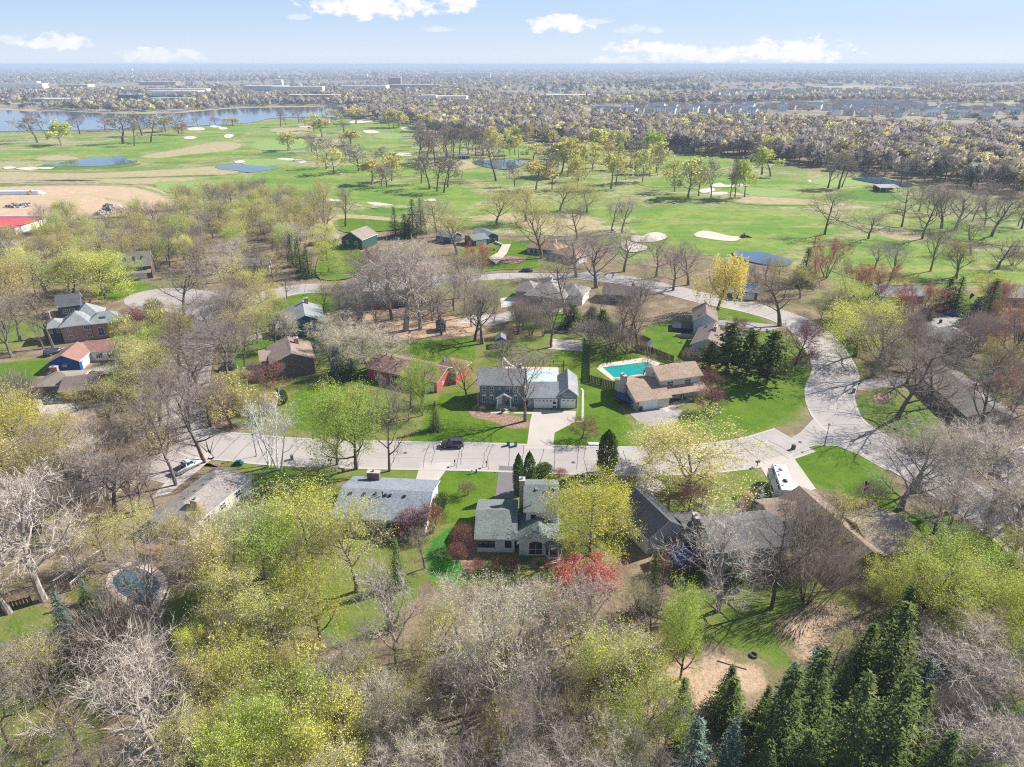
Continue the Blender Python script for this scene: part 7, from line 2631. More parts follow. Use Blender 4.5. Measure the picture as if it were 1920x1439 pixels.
def camper():
    n_, f_ = P(1479, 921, 3.6), P(1460, 868, 3.6)
    d = (f_ - n_)
    ang = math.atan2(d.y, d.x)
    L = max(9.5, d.length)
    r = empty('camper_trailer', (n_.x, n_.y, .04), 'long white camper trailer with two side pop outs parked on the corner driveway', 'camper', None, ang)
    # local x runs away from the rear window end
    b = MB()
    MYl = Matrix(((0, 1, 0, 0), (1, 0, 0, 0), (0, 0, 1, 0), (0, 0, 0, 1)))
    b.prism([(0, .75), (0, 3.45), (.25, 3.55), (L - 2.6, 3.55), (L - .6, 3.55), (L, 2.9), (L, 1.9), (L - 2.3, 1.75), (L - 2.5, .75)], MYl, -1.25, 1.25)
    me = b.mesh('body', M['rvwhite'])
    bev(me, .08)
    link('body', me, r)
    boxpart('roof_membrane', .2, -1.12, 3.552, L - .8, 1.12, 3.585, M['white'], r, 0)
    for (x0, x1, y0, y1) in ((.9, 4.1, 1.25, 2.1), (5.6, 7.8, 1.25, 2.1), (.5, 3.4, -1.75, -1.25)):
        so = boxpart('pop_out', x0, y0, .95, x1, y1, 3.2, M['rvwhite'], r)
        ys = 1 if y0 > 0 else -1
        ye = y1 if ys > 0 else y0
        boxpart('pane', x0 + .5, ye - .02, 1.7, x1 - .5, ye + .02, 2.5, M['glass'], so, 0)
        boxpart('slide_awning', x0, min(y0, y1), 3.2, x1, max(y0, y1), 3.24, M['darkgrey'] if ys > 0 else M['white'], so, 0)
    boxpart('rear_window', -.02, -.75, 1.9, .02, .75, 2.7, M['glass'], r, 0)
    for x in (3.1, 7.0):
        b = MB()
        b.box(x - .45, -.35, 3.585, x + .45, .35, 3.86)
        me = b.mesh('roof_unit', M['darkgrey'] if x < 5 else M['white'])
        bev(me, .08)
        link('roof_unit', me, r)
    for x in (1.5, 5.0, 6.2, 8.2):
        boxpart('roof_vent', x - .18, .55, 3.585, x + .18, .9, 3.7, M['grey'], r, .02)
    for x in (3.2, 4.2):
        for sy in (-1, 1):
            b = MB()
            b.tube((x, sy * 1.1 - .1, .38), (x, sy * 1.1 + .1, .38), .38, .38, 14)
            b.build('wheel', M['tyre'], r)
    boxpart('ladder', -.07, .95, 1.0, -.03, 1.15, 3.5, M['metal'], r, 0)
    boxpart('bumper', -.25, -1.1, .6, 0, 1.1, .75, M['grey'], r)


camper()


def small_camper(label, px, py, ang):
    p = P(px, py)
    r = empty('camper_trailer', (p.x, p.y, .04), label, 'camper', None, ang)
    boxpart('body', -2.6, -1.15, .6, 2.6, 1.15, 2.7, M['rvwhite'], r, .25)
    boxpart('pane', -2.63, -.7, 1.4, -2.58, .7, 2.2, M['glass'], r, 0)
    boxpart('pane', -1.6, -1.18, 1.4, -.2, -1.13, 2.2, M['glass'], r, 0)
    boxpart('pane', .6, -1.18, 1.4, 1.8, -1.13, 2.2, M['glass'], r, 0)
    boxpart('roof_unit', -.4, -.4, 2.7, .5, .4, 2.95, M['white'], r)
    for sy in (-1, 1):
        b = MB()
        b.tube((0, sy * 1.0 - .1, .34), (0, sy * 1.0 + .1, .34), .34, .34, 12)
        b.build('wheel', M['tyre'], r)
    boxpart('tow_bar', 2.6, -.08, .5, 3.7, .08, .6, M['black'], r, 0)


small_camper('small rounded white camper at the right edge of the drive', 1908, 866, .45)


def boat(label, px, py, ang, L, hull_m, covered):
    p = P(px, py)
    r = empty('boat', (p.x, p.y, 0), label, 'boat', 'boats laid up in yards', ang)
    zk = .55 if covered else .1
    b = MB()
    N_ = 8
    sec = []
    for i in range(N_ + 1):
        t = i / N_
        w = (1 - t ** 2.6) * 1.0 + .02
        rise_ = .45 * t ** 2
        x = -L / 2 + L * t
        sec.append([(x, -w, zk + .8 + rise_ * .5), (x, -w * .8, zk + .25 + rise_), (x, 0, zk + rise_), (x, w * .8, zk + .25 + rise_), (x, w, zk + .8 + rise_ * .5)])
    for a, c in zip(sec[:-1], sec[1:]):
        for k in range(4):
            b.face([a[k], c[k], c[k + 1], a[k + 1]])
    b.face(list(reversed(sec[0])))
    b.build('hull', hull_m, r)
    if covered:
        b = MB()
        top = []
        for i in range(N_ + 1):
            s = sec[i]
            hh = .75 * math.sin(math.pi * min(1, .25 + i / N_ * .75)) + .1
            top.append([s[0], (s[0][0], s[0][1] * .5, s[0][2] + hh * .8), (s[0][0], 0, s[0][2] + hh), (s[0][0], s[4][1] * .5, s[0][2] + hh * .8), s[4]])
        for a, c in zip(top[:-1], top[1:]):
            for k in range(4):
                b.face([[*a[k][:2], a[k][2] + .01], [*c[k][:2], c[k][2] + .01], [*c[k + 1][:2], c[k + 1][2] + .01], [*a[k + 1][:2], a[k + 1][2] + .01]])
        b.face(top[0])
        b.build('cover', M['tarpblue'], r)
        for sy in (-1, 1):
            b = MB()
            b.tube((-.5, sy * .95 - .1, .3), (-.5, sy * .95 + .1, .3), .3, .3, 12)
            b.build('wheel', M['tyre'], r)
        b = MB()
        for sy in (-.5, .5):
            b.box(-L / 2, sy - .05, .4, L / 2, sy + .05, .5)
        b.box(L / 2 - .1, -.55, .4, L / 2, .55, .5)
        b.box(L / 2, -.06, .4, L / 2 + 1.3, .06, .5)
        b.build('trailer_frame', M['metal'], r)
    else:
        for t in (.25, .5, .72):
            b = MB()
            x = -L / 2 + L * t
            b.box(x - .14, -.85, .62, x + .14, .85, .67)
            b.build('bench', M['white'], r)


M['tarpblue'] = plain('boat_cover_blue', (.012, .055, .15), .5, .3, 2)
M['alu'] = plain('boat_aluminium', (.30, .34, .37), .4, .2, 2, .5, .5)
boat('boat under a dark blue cover beside the tan roofed garage wall', 1171, 758, -1.15, 5.4, M['tarpblue'], True)
boat('open aluminium rowing boat lying among bare branches', 1736, 1272, -.35, 4.6, M['alu'], False)
boat('teal tinged rowing boat with white bench beside the aluminium one', 1752, 1254, -.9, 4.4, plain('boat_teal', (.10, .22, .26), .4), False)


# ================================================================== SMALL THINGS
def thing1(name, label, px, py, cat, parts, rz=0.0, group=None, z=0.0):
    p = P(px, py)
    r = empty(name, (p.x, p.y, z), label, cat, group, rz)
    for (pn, mat, boxes) in parts:
        b = MB()
        for q in boxes:
            if len(q) == 6:
                b.box(*q)
            else:
                b.tube(q[:3], q[3:6], q[6], q[7], int(q[8]) if len(q) > 8 else 8)
        b.build(pn, mat, r)
    return r


def bin_(label, px, py, bodym, lidm, rz=0.0):
    return thing1('wheeled_bin', label, px, py, 'bin', [
        ('bin_body', bodym, [(-.28, -.32, .1, .28, .32, 1.0)]), ('lid', lidm, [(-.31, -.36, 1.0, .31, .34, 1.08)]),
        ('wheel', M['tyre'], [(-.3, .25, .12, -.22, .25, .12, .12, .12)]), ('wheel', M['tyre'], [(.22, .25, .12, .3, .25, .12, .12, .12)])], rz, 'wheeled bins at the kerb')


TEAL = plain('bin_teal', (.02, .17, .16), .5)
bin_('teal wheeled bin at the kerb left of the colonial driveway', 953, 836, TEAL, TEAL, .1)
bin_('grey wheeled bin beside the teal one', 967, 837, M['grey'], M['darkgrey'], -.05)
bin_('dark grey wheeled bin at the corner driveway mouth', 1487, 843, M['darkgrey'], M['darkgrey'], .3)
bin_('brown grey wheeled bin across from the leaning oak at the curve', 1600, 737, M['grey'], M['darkgrey'], 1.2)
bin_('black wheeled bin beside the tan house garage door', 1201, 771, M['black'], M['black'], .2)
bin_('black wheeled bin below the steel blue car', 1763, 606, M['black'], M['black'], .4)
bin_('grey wheeled bin near the white birches', 548, 862, M['grey'], M['grey'], .2)
bin_('black wheeled bin at the pale kerb of the navy house', 926, 472, M['black'], M['black'], .2)


def mailbox(label, px, py, double=False, rz=0.0):
    parts = [('post', M['fencewood'], [(-.06, -.06, 0, .06, .06, 1.05)]), ('arm', M['fencewood'], [(-.35 if double else -.1, -.05, 1.0, .35 if double else .1, .05, 1.06)])]
    for s in ((-.25, .25) if double else (0,)):
        parts.append(('letter_box', M['black'], [(s - .12, -.3, 1.06, s + .12, .25, 1.3)]))
        parts.append(('flag', M['redlight'], [(s + .12, -.1, 1.15, s + .14, 0, 1.3)]))
    return thing1('mailbox', label, px, py, 'mailbox', parts, rz, 'mailboxes along the street')


mailbox('black mailbox on a post opposite the driveway of the colonial', 912, 876)
mailbox('black mailbox at the edge of the concrete drive of the blue grey ranch', 853, 874)
mailbox('double black mailbox on the corner near the camper driveway', 1419, 876, True, .5)
mailbox('double mailbox near the dull lawn by the birches', 620, 872, True)
mailbox('mailbox by the long umber roofed house', 1608, 728, False, 1.4)


def lamp_post(label, px, py, h):
    return thing1('street_lamp', label, px, py, 'street lamp', [
        ('pole', M['darkgrey'], [(0, 0, 0, 0, 0, h, .09, .06)]), ('base', M['kerb'], [(0, 0, 0, 0, 0, .3, .2, .18)]), ('lamp_head', M['darkgrey'], [(0, 0, h, 0, 0, h + .12, .28, .1)]), ('lantern', M['lamp'], [(0, 0, h - .35, 0, 0, h, .14, .22)])], 0, 'street lamps')


lamp_post('slim dark street lamp on the tip of the corner lawn', 1546, 836, 5.0)
lamp_post('slim dark street lamp in front of the white birches', 481, 856, 5.0)
lamp_post('slim street lamp beside the upper road above the teal house', 604, 550, 5.0)
lamp_post('slim street lamp by the small left turning circle', 370, 560, 5.0)


def flagpole():
    p = P(1608, 958)
    r = empty('flagpole', p, 'flagpole with limp striped flag on the corner lawn', 'flagpole')
    H_ = height_for(p, 900)
    b = MB()
    b.tube((0, 0, 0), (0, 0, H_), .06, .035, 8)
    link('pole', b.mesh('pole', M['white']), r)
    b = MB()
    b.tube((0, 0, H_), (0, 0, H_ + .12), .07, .02, 8)
    link('finial', b.mesh('finial', M['metal']), r)
    b = MB()
    red, wh, blue = 0, 1, 2
    for i in range(9):                                   # limp cloth folds with stripes running down it
        for j in range(12):
            x0, x1 = .05 + i * .07, .05 + (i + 1) * .07
            z0, z1 = H_ - .15 - j * .16, H_ - .15 - (j + 1) * .16
            y = lambda q: .09 * math.sin(q * 2.6)
            m = blue if (j < 4 and i < 5) else (red if (i + j // 3) % 2 == 0 else wh)
            b.face([(x0, y(i), z0 - .05 * i), (x1, y(i + 1), z0 - .05 * (i + 1)), (x1, y(i + 1), z1 - .05 * (i + 1)), (x0, y(i), z1 - .05 * i)], m)
    link('flag', b.mesh('flag', [plain('flag_red', (.45, .02, .03), .8), M['white'], plain('flag_blue', (.02, .04, .16), .8)]), r)


flagpole()


# --- fences: every board is a piece of its own
def fence(label, px_pts, h, gap, bw, mat, name='wooden_fence', rails=True, cap=None, bt=.04):
    pts = [P(*q) for q in px_pts]
    r = empty(name, pts[0], label, 'fence')
    mb = MB()
    mb.box(-bw / 2, -bt / 2, .06, bw / 2, bt / 2, h)
    plank = mb.mesh('board', mat)
    pb = MB()
    pb.box(-.07, -.07, 0, .07, .07, h + .1)
    postm = pb.mesh('post', mat)
    for a, c in zip(pts[:-1], pts[1:]):
        d = c - a
        L = d.length
        ang = math.atan2(d.y, d.x)
        n = max(1, int(L / gap))
        for i in range(n):
            o = link('board', plank, r, a.lerp(c, (i + .5) / n) - pts[0] + V(0, 0, rng.uniform(-.02, .03)))
            o.rotation_euler = (0, rng.gauss(0, .01), ang + rng.gauss(0, .03))
        m = max(1, int(L / 2.4))
        for i in range(m + 1):
            o = link('post', postm, r, a.lerp(c, i / m) - pts[0] + V(-math.sin(ang) * .09, math.cos(ang) * .09, 0))
            o.rotation_euler = (0, 0, ang)
        if rails:
            for z in (.3, h - .25):
                b = MB()
                q0, q1 = a - pts[0] + V(0, .05, z), c - pts[0] + V(0, .05, z)
                b.tube(q0, q1, .05, .05, 4)
                b.build('rail', mat, r)
        if cap:
            b = MB()
            b.tube(a - pts[0] + V(0, 0, h + .05), c - pts[0] + V(0, 0, h + .05), .07, .07, 4)
            b.build('cap_rail', cap, r)


fence('dark brown board fence along the lawn left of the turquoise pool', [(1106, 652), (1104, 716), (1151, 730)], 1.9, .42, .36, M['fencewood'])
fence('dark brown board fence curving behind the turquoise pool to the white shed', [(1190, 658), (1222, 664), (1262, 680)], 1.9, .42, .36, M['fencewood'])
fence('pale picket fence with white cap rail in the lower left yard', [(104, 1104), (208, 1034)], 1.4, .34, .12, M['palefence'], 'picket_fence', True, M['white'])
fence('short pale picket fence by the blue green spruce', [(136, 1108), (168, 1080)], 1.4, .34, .12, M['palefence'], 'picket_fence', True, M['white'])
fence('white rail fence below the brown grey hip roof', [(300, 1020), (360, 1026), (400, 1000)], 1.1, .8, .08, M['white'], 'rail_fence', True, M['white'])
fence('brown stained deck rail behind the blue grey ranch', [(702, 1002), (722, 1018)], 1.1, .3, .1, M['wood'], 'deck_rail', True, M['wood'])
fence('thin black metal fence around the pale covered pool', [(938, 700), (942, 686), (1000, 684), (1056, 686), (1056, 704)], 1.3, .9, .04, M['black'], 'metal_fence', True)
fence('weathered fence at the foot of the dormant left garden', [(0, 1148), (60, 1132)], 1.3, .4, .3, M['fencewood'], 'wooden_fence')


# --- pools
def pool(label, deck_px, water_px, deckm, waterm, cover=True):
    r = empty('swimming_pool', P(*deck_px[0]), label, 'pool')
    base = r.location
    for nm, q, m, z, th in (('deck', deck_px, deckm, .07, .07), ('water' if not cover else 'pool_cover', water_px, waterm, .095, .02)):
        pts = [P(*a) - base for a in q]
        if len(q) > 6:
            pts = smooth_closed(pts, 3)
        if poly_area(pts) < 0:
            pts.reverse()
        b = MB()
        b.face([(p.x, p.y, z) for p in pts])
        for i in range(len(pts)):
            a, c = pts[i - 1], pts[i]
            b.face([(a.x, a.y, z - th), (c.x, c.y, z - th), (c.x, c.y, z), (a.x, a.y, z)])
        b.build(nm, m, r)
        KEEP.append([(p.x + base.x, p.y + base.y) for p in pts])
    return r


def edge_rim(par, px, m, w=.5, h=.12):
    pts = [P(*a) for a in px]
    for i in range(len(pts)):
        a, c = pts[i - 1], pts[i]
        d = (c - a).normalized()
        b = MB()
        n = V(-d.y, d.x, 0) * w / 2
        q = [a - n, c - n, c + n, a + n]
        for zf, rev in ((.095 + h, False),):
            b.face([(p.x - par.location.x, p.y - par.location.y, zf) for p in q])
        for k in range(4):
            p, s = q[k], q[(k + 1) % 4]
            b.face([(p.x - par.location.x, p.y - par.location.y, .07), (s.x - par.location.x, s.y - par.location.y, .07), (s.x - par.location.x, s.y - par.location.y, .095 + h), (p.x - par.location.x, p.y - par.location.y, .095 + h)])
        b.build('coping', m, par)


PEACH = pavement('pool_deck_peach', (.62, .50, .41), .08, .15)
po = pool('turquoise covered swimming pool with pale deck beside the tan roofed house', [(1119, 692), (1127, 683), (1208, 671), (1238, 682), (1206, 708), (1148, 714)], [(1130, 689.5), (1212, 679.5), (1226, 686), (1207, 701.5), (1152, 709)], PEACH, M['poolwater'])
pool('pale covered swimming pool behind the grey colonial roof', [(948, 688), (1048, 690), (1050, 726), (940, 726)], [(960, 694), (1040, 694), (1041, 718), (955, 718)], PEACH, M['poolpale'])
pool('curved swimming pool half hidden by bare branches in the lower left yard', [(200, 1085), (220, 1062), (262, 1054), (300, 1070), (318, 1100), (306, 1135), (275, 1150), (235, 1135), (205, 1112)], [(212, 1086), (228, 1072), (258, 1066), (286, 1078), (300, 1102), (290, 1125), (268, 1136), (240, 1122), (220, 1106)], PEACH, M['pooldark'], False)
pool('small pale green covered spa by the pebble grey hip roof', [(938, 560), (965, 556), (972, 572), (940, 578)], [(943, 563), (962, 560), (967, 570), (944, 574)], PEACH, M['poolpale'])
# slide
sp_ = P(941, 690)
sl = empty('pool_slide', sp_, 'white curved water slide by the pale covered pool', 'slide')
b = MB()
prv = None
for i in range(9):
    t = i / 8
    x, z = .3 + 3.4 * t, 2.4 * (1 - t) ** 1.5 + .35
    if prv:
        b.box(prv[0], -.35, prv[1] - .08, x, .35, prv[1])
        for s in (-.4, .33):
            b.face([(prv[0], s, prv[1] - .1), (x, s, z - .1), (x, s, z + .35), (prv[0], s, prv[1] + .35)])
    prv = (x, z)
b.build('chute', M['white'], sl)
b = MB()
for s in (-.35, .35):
    b.tube((0, s, 0), (.35, s, 2.9), .06, .06, 6)
    b.tube((.35, s, 2.9), (.9, s, 2.5), .06, .06, 6)
for k in range(5):
    b.tube((.05 + .06 * k, -.35, .4 + .45 * k), (.05 + .06 * k, .35, .4 + .45 * k), .04, .04, 6)
b.build('ladder', M['white'], sl)
sl.rotation_euler = (0, 0, -.25)

# --- garden pieces
def ring_pit(label, px, py, rr, m):
    p = P(px, py)
    r = empty('fire_pit', p, label, 'fire pit', 'fire pits')
    n = 9
    for i in range(n):
        a = 6.283 * i / n
        b = MB()
        b.box(-.28 * rr, -.16 * rr, 0, .28 * rr, .16 * rr, .3)
        o = b.build('stone', m, r, V(math.cos(a) * rr * .8, math.sin(a) * rr * .8, 0))
        o.rotation_euler = (0, 0, a + math.pi / 2)


ring_pit('round stone fire pit on the lawn below the chestnut gables', 1277, 643, .6, M['stone'])
ring_pit('dark fire ring in the shaded yard behind the walkout house', 1413, 1230, .55, M['darkgrey'])
ring_pit('fire ring among bare branches above the rowing boats', 1760, 1240, .6, M['darkgrey'])


def log_thing(label, a_px, b_px, r0, m):
    a, c = P(*a_px), P(*b_px)
    o = empty('fallen_log', a, label, 'log')
    b = MB()
    b.tube((0, 0, r0), c - a + V(0, 0, r0), r0, r0 * .8, 8)
    b.build('log_stem', m, o)
    b = MB()
    q = (c - a) * .55
    b.tube(q + V(0, 0, r0), q + V(.5, .4, r0 + .7), r0 * .4, r0 * .2, 5)
    b.build('branch_stub', m, o)


log_thing('orange stripped log edging beside the emerald lawn', (848, 1028), (857, 994), .16, M['wood'])
log_thing('grey fallen trunk lying in the leaf strewn wood', (310, 1275), (380, 1270), .25, BARK['grey'])
log_thing('thin fallen branch at the edge of the shaded yard', (1345, 1240), (1400, 1256), .08, BARK['grey'])
thing1('utility_box', 'white concrete utility slab on the lawn near the street', 1112, 833, 'utility box', [('slab', M['white'], [(-1.1, -.5, 0, 1.1, .5, .18)]), ('cover', M['offwhite'], [(-.9, -.35, .18, .9, .35, .22)])])
for (a_, b_, l_) in ((885, 889, 'left short green utility pedestal on the ranch front lawn'), (893, 887, 'right short green utility pedestal on the ranch front lawn')):
    thing1('utility_pedestal', l_, a_, b_, 'pedestal', [('cabinet', M['white'] if a_ < 890 else TEAL, [(-.15, -.12, 0, .15, .12, .75)]), ('cap', TEAL, [(-.17, -.14, .75, .17, .14, .8)])], 0, 'utility pedestals')
thing1('garden_chair', 'blue chair on the white portico of the colonial', 952, 762, 'chair', [('seat', TEAL, [(-.25, -.25, .62, .25, .25, .68)]), ('backrest', TEAL, [(-.25, .2, .68, .25, .26, 1.15)])] + [('leg', TEAL, [(sx * .2 - .03, sy * .2 - .03, .2, sx * .2 + .03, sy * .2 + .03, .62)]) for sx in (-1, 1) for sy in (-1, 1)])
thing1('garden_chair', 'grey green chair beside the arched patio door', 980, 1052, 'chair', [('seat', TEAL, [(-.28, -.25, .42, .28, .25, .48)]), ('backrest', TEAL, [(-.28, .2, .48, .28, .26, 1.0)])] + [('leg', TEAL, [(sx * .22 - .03, sy * .2 - .03, .04, sx * .22 + .03, sy * .2 + .03, .42)]) for sx in (-1, 1) for sy in (-1, 1)])
thing1('covered_heap', 'dark green tarpaulin heap on the lawn by the birches', 448, 872, 'tarpaulin', [('cover', plain('green_tarp', (.01, .09, .075), .6, .3, 3), [(-.9, -.5, 0, .8, .5, .55), (-.4, -.35, .55, .5, .3, .95)]), ('rope', M['black'], [(-.95, -.05, .3, .85, .05, .36)])])
thing1('bird_bath', 'white pedestal bird bath by the dark drive left of the ranch', 541, 922, 'bird bath', [('stem', M['white'], [(0, 0, 0, 0, 0, .8, .14, .1)]), ('basin', M['white'], [(0, 0, .8, 0, 0, .98, .2, .42, 12)])])
thing1('lawn_mower', 'dark fairway mower working right of the long bunker', 1396, 446, 'mower', [
    ('chassis', M['darkgrey'], [(-1.6, -.8, .5, 1.6, .8, 1.0)]), ('engine_hood', plain('mower_red', (.30, .03, .02), .5), [(-1.6, -.6, 1.0, -.4, .6, 1.5)]), ('seat', M['black'], [(-.2, -.3, 1.0, .4, .3, 1.2), (-.3, -.3, 1.2, -.2, .3, 1.8)]), ('roll_bar', M['black'], [(-.45, -.6, 1.0, -.35, -.5, 2.3), (-.45, .5, 1.0, -.35, .6, 2.3), (-.45, -.6, 2.25, -.35, .6, 2.35)])]
    + [('wheel', M['tyre'], [(sx, sy - .15, .45, sx, sy + .15, .45, .45, .45, 12)]) for sx in (-1.1, 1.2) for sy in (-.95, .95)] + [('cutting_deck', plain('mower_red2', (.30, .03, .02), .5), [(1.7, sy - .6, .15, 2.5, sy + .6, .5)]) for sy in (-1.3, 0, 1.3)], .35)
thing1('golf_cart', 'golf cart on the path at the foot of the dead oak', 1150, 436, 'golf cart', [('cart_body', M['white'], [(-1.1, -.6, .35, 1.1, .6, .85)]), ('seat', M['black'], [(-.5, -.5, .85, .1, .5, 1.05), (-.55, -.5, 1.05, -.42, .5, 1.5)]), ('canopy', M['white'], [(-.8, -.6, 1.9, .7, .6, 2.0)]), ('canopy_post', M['black'], [(-.7, -.5, .85, -.64, -.44, 1.9), (-.7, .44, .85, -.64, .5, 1.9), (.55, -.5, .85, .61, -.44, 1.9), (.55, .44, .85, .61, .5, 1.9)])] + [('wheel', M['tyre'], [(sx, sy - .1, .25, sx, sy + .1, .25, .25, .25, 10)]) for sx in (-.7, .75) for sy in (-.55, .55)], .5)
# construction site
def heap(name, label, px_pts, n, smin, smax, mats, hh, seed):
    r0 = random.Random(seed)
    pts = [P(*q) for q in px_pts]
    cx, cy = sum(p.x for p in pts) / len(pts), sum(p.y for p in pts) / len(pts)
    rx, ry = max(abs(p.x - cx) for p in pts), max(abs(p.y - cy) for p in pts)
    b = MB()
    for i in range(n):
        a, k = r0.random() * 6.283, r0.random() ** .6
        s = r0.uniform(smin, smax)
        x, y = cx + math.cos(a) * rx * k, cy + math.sin(a) * ry * k
        z = hh * (1 - k) * r0.random()
        R_ = Matrix.Translation((x, y, z)) @ Matrix.Rotation(r0.random() * 3, 4, Vector((r0.gauss(0, 1), r0.gauss(0, 1), r0.gauss(0, 1))).normalized())
        b.box(-s, -s * .5, -s * .4, s, s * .5, s * .4, r0.randrange(len(mats)), R_)
    o = b.build(name, mats)
    tag(o, label, None, None, 'stuff')


heap('rubble_heap', 'grey heap of broken concrete on the bare earth', [(188, 402), (232, 398), (210, 392), (205, 406)], 220, .6, 1.9, [M['kerb'], M['grey'], M['stone']], 4.5, 5)
heap('rubble_heap', 'low line of rubble above the red flat roof', [(0, 392), (70, 384), (40, 386), (30, 391)], 120, .5, 1.5, [M['stone'], M['kerb'], M['darkgrey']], 1.6, 6)
thing1('covered_windrow', 'long white sheeted mound on the bare earth at the left', 22, 366, 'sheeted mound', [('sheeting', M['white'], [(-17, -2.2, 0, 17, 2.2, 1.4), (-16.5, -1.4, 1.4, 16.5, 1.4, 2.4)]), ('end_sheet', M['offwhite'], [(17, -1.8, 0, 18.5, 1.8, 1.0)])], .08)
thing1('excavator', 'small yellow digger right of the white sheeted mound', 58, 366, 'digger', [('track', M['black'], [(-1.6, -1.2, 0, 1.6, -.7, .8)]), ('track', M['black'], [(-1.6, .7, 0, 1.6, 1.2, .8)]), ('cab', plain('digger_yellow', (.62, .42, .06), .5), [(-1.4, -1.0, .8, 1.0, 1.0, 1.8), (.0, -.9, 1.8, 1.0, .2, 2.9)]), ('boom', plain('digger_yellow2', (.62, .42, .06), .5), [(1.0, .4, 1.5, 3.6, .4, 3.4, .22, .16, 5), (3.6, .4, 3.4, 4.6, .4, 1.0, .16, .12, 5)]), ('bucket', M['darkgrey'], [(4.3, 0, .4, 5.0, .8, 1.1)])], .4)
# boats stored on the far shore
for i_ in range(24):
    q_ = P(338 + i_ * 1.9 + rng.uniform(-1, 1), 202 - .12 * i_ + rng.uniform(-1.6, 1.2))
    o_ = empty('stored_boat', q_, 'white boat laid up in the crowded boat yard on the far shore', 'boat', 'boats laid up on the far shore', rng.uniform(.8, 1.4))
    if i_ == 0:
        mb_ = MB()
        mb_.face([(-4, -1.3, 1.8), (4.5, 0, 2.2), (-4, 1.3, 1.8)])
        for (p_, s_) in (((-4, -1.3), (4.5, 0)), ((4.5, 0), (-4, 1.3)), ((-4, 1.3), (-4, -1.3))):
            mb_.face([(p_[0] * .9, p_[1] * .6, .4), (s_[0] * .9, s_[1] * .6, .4), (s_[0], s_[1], 1.8 + (.4 if s_[0] > 0 else 0)), (p_[0], p_[1], 1.8 + (.4 if p_[0] > 0 else 0))])
        HULL = mb_.mesh('hull', M['white'])
        mb_ = MB()
        mb_.box(-2.2, -.9, 1.8, .8, .9, 3.0)
        CABIN = mb_.mesh('cabin', M['white'])
    link('hull', HULL, o_)
    link('cabin', CABIN, o_)


# ================================================================== LABELS FOR TREES: kind, size and the nearest landmark, in words
LM = [(935, 745, 'the grey colonial house'), (1250, 725, 'the tan roofed house'), (960, 985, 'the white house'), (715, 945, 'the blue grey ranch roof'), (385, 940, 'the brown grey hip roof'), (1240, 980, 'the black shingled garage'), (1420, 1040, 'the walkout house'),
      (1620, 1010, 'the brown L shaped roof'), (1800, 745, 'the long umber roof'), (760, 705, 'the red house'), (550, 680, 'the brown gabled house'), (572, 600, 'the teal house'), (160, 610, 'the brick house'), (130, 675, 'the bright blue house'), (110, 720, 'the low taupe roof'), (150, 800, 'the rosy brown roof'),
      (210, 900, 'the ash brown roof'), (1035, 555, 'the pebble grey roof'), (1165, 560, 'the maroon brown roof'), (1325, 615, 'the chestnut gables'), (1045, 470, 'the rust roofed house'), (925, 448, 'the navy house'), (655, 445, 'the green house'), (255, 495, 'the skylight roof'), (1668, 550, 'the blue cottage'), (1790, 635, 'the dove grey roof'),
      (720, 550, 'the charcoal roof'), (480, 495, 'the pale grey house'), (1395, 545, 'the navy garage'), (10, 415, 'the red flat roof'), (939, 640, 'the blue shed'), (827, 615, 'the navy shed'), (1219, 645, 'the white shed'), (1668, 355, 'the pale golf shelter'), (869, 297, 'the dark golf shelter'),
      (1180, 695, 'the turquoise pool'), (265, 1110, 'the curved pool'), (330, 567, 'the turning circle'), (1470, 905, 'the long camper'), (1610, 930, 'the flagpole'), (1550, 800, 'the road junction'), (1880, 870, 'the teal estate car'), (1575, 700, 'the road bend'), (1740, 1262, 'the rowing boats'), (848, 832, 'the plum grey car'), (350, 875, 'the white pickup'),
      (500, 840, 'the birches'), (885, 930, 'the ranch front lawn'), (850, 1040, 'the emerald lawn'), (660, 1130, 'the olive back lawn'), (1440, 1180, 'the shaded yard'), (50, 1175, 'the left corner lawn'), (150, 1070, 'the picket fence'), (1300, 1290, 'the fallen leaves'), (1085, 1080, 'the rose red bush'), (210, 398, 'the rubble heap'),
      (160, 304, 'the large left pond'), (465, 317, 'the small teardrop pond'), (940, 310, 'the round pond'), (1430, 485, 'the pond by the willow'), (1345, 443, 'the long bunker'), (1210, 452, 'the twin bunkers'), (720, 385, 'the lone bunker'), (1375, 356, 'the bunker cluster'), (1430, 410, 'the mown hollow'), (330, 290, 'the straw coloured slope'), (300, 225, 'the lake'), (590, 215, 'the lake corner'), (740, 245, 'the upper fairway'), (1300, 305, 'the far right fairway'), (560, 365, 'the left fairway'), (1680, 475, 'the lower right fairway'), (1655, 340, 'the narrow pond'),
      (300, 375, 'the dirt track'), (530, 410, 'the dry field edge'), (1900, 640, 'the red budded grove'), (1900, 1180, 'the right edge thicket'), (60, 1350, 'the lower left glade'), (480, 1250, 'the lime grove'), (560, 1420, 'the bottom lime grove'), (940, 1200, 'the sage thicket'), (1000, 1400, 'the silvery thicket'), (1180, 1330, 'the middle lime clump'), (1560, 1350, 'the spruce stand'), (750, 1180, 'the leaning silvery trunk'), (60, 990, 'the left silvery giant'), (760, 530, 'the tall silvery clump'), (1820, 1420, 'the lower right branches')]


def size_word(kind, hh, ww):
    sh = 'shrub' in kind or kind == 'rose_bush'
    if sh:
        return 'large ' if ww > 4.6 else 'small ' if ww < 2.2 else ''
    return 'tall ' if hh > 16.5 else 'small ' if hh < 7.5 else 'broad ' if ww > 12 else 'slender ' if hh > 2.0 * ww else ''


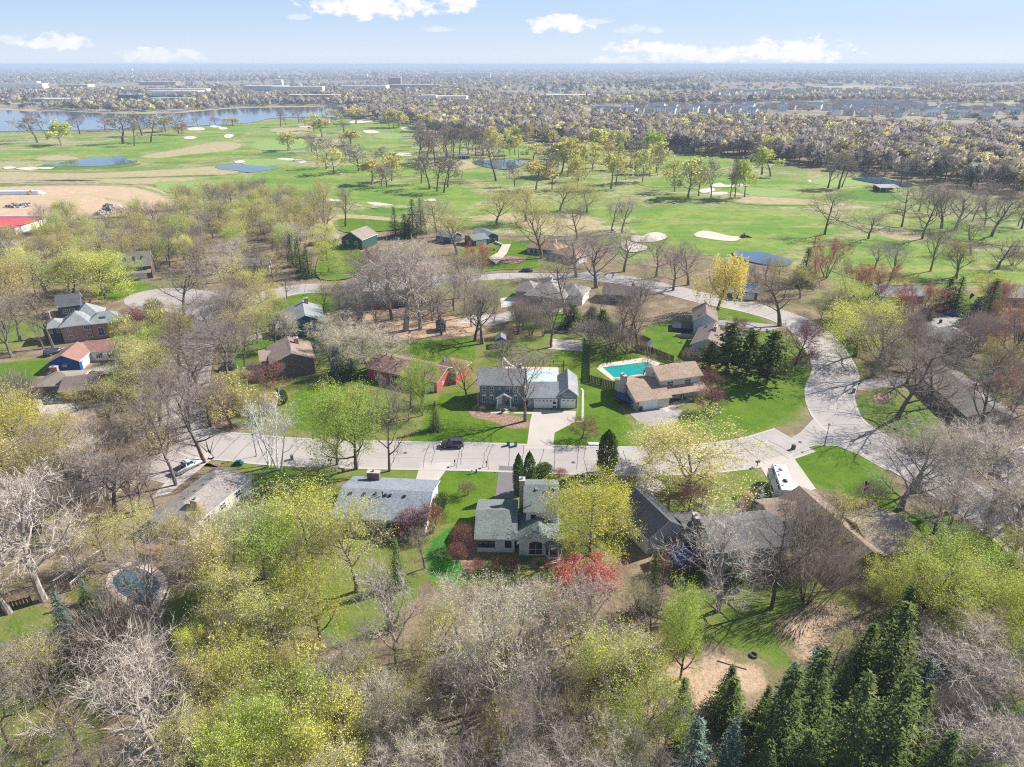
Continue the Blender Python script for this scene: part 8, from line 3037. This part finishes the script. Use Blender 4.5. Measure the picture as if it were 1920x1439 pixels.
ORD = ['first', 'second', 'third', 'fourth', 'fifth', 'sixth', 'seventh', 'eighth', 'ninth', 'tenth', 'eleventh', 'twelfth', 'thirteenth', 'fourteenth', 'fifteenth', 'sixteenth', 'seventeenth', 'eighteenth', 'nineteenth', 'twentieth']
NUM = ['', 'one', 'two', 'three', 'four', 'five', 'six', 'seven', 'eight', 'nine', 'ten', 'eleven', 'twelve', 'thirteen', 'fourteen', 'fifteen', 'sixteen', 'seventeen', 'eighteen', 'nineteen', 'twenty']
byl = {}
for (r, kind, pos, hh, ww) in TREES:
    if r.get('label'):
        continue
    fx, fy = proj(pos)
    best = min(LM, key=lambda l: math.hypot((l[0] - fx), (l[1] - fy) * 1.5) / 1)
    dx, dy = fx - best[0], (fy - best[1]) * 1.5
    if best[2] in ('the lime grove', 'the bottom lime grove', 'the sage thicket', 'the silvery thicket', 'the spruce stand', 'the middle lime clump', 'the red budded grove', 'the right edge thicket', 'the lower right branches', 'the tall silvery clump', 'the lower left glade'):
        rel = 'in'
    elif abs(dx) > abs(dy) * 1.1:
        rel = 'right of' if dx > 0 else 'left of'
    else:
        rel = 'in front of' if dy > 0 else 'behind'
    txt = f'{size_word(kind, hh, ww)}{NAMES[kind][1]} {rel} {best[2]}'
    byl.setdefault(txt, []).append((fx, r))
for txt, lst in byl.items():
    lst.sort(key=lambda q: q[0])
    n = len(lst)
    for i, (fx, r) in enumerate(lst):
        if n == 1:
            s = txt
        elif n == 2:
            s = f'{txt}, {"left" if i == 0 else "right"} one of two'
        else:
            s = f'{txt}, {ORD[i] if i < 20 else "last"} from the left' if i < n - 1 else f'{txt}, last on the right'
        r['label'] = s
# pine, spruce and other bins share no labels; names of stored boats stay alike because nothing tells them apart

# ================================================================== AIR
hz = MB()
hz.box(-36000, -1500, -1.0, 36000, 34000, 76.0)
hmat = bpy.data.materials.new('haze')
hmat.use_nodes = True
hn = hmat.node_tree
hn.nodes.clear()
ho = hn.nodes.new('ShaderNodeOutputMaterial')
hv = hn.nodes.new('ShaderNodeVolumePrincipled')
hv.inputs['Color'].default_value = (.48, .59, .79, 1)
hv.inputs['Density'].default_value = HAZE
hv.inputs['Anisotropy'].default_value = 0.0
hn.links.new(hv.outputs[0], ho.inputs['Volume'])
hob = hz.build('haze', hmat)
tag(hob, kind='stuff')
bpy.context.view_layer.update()
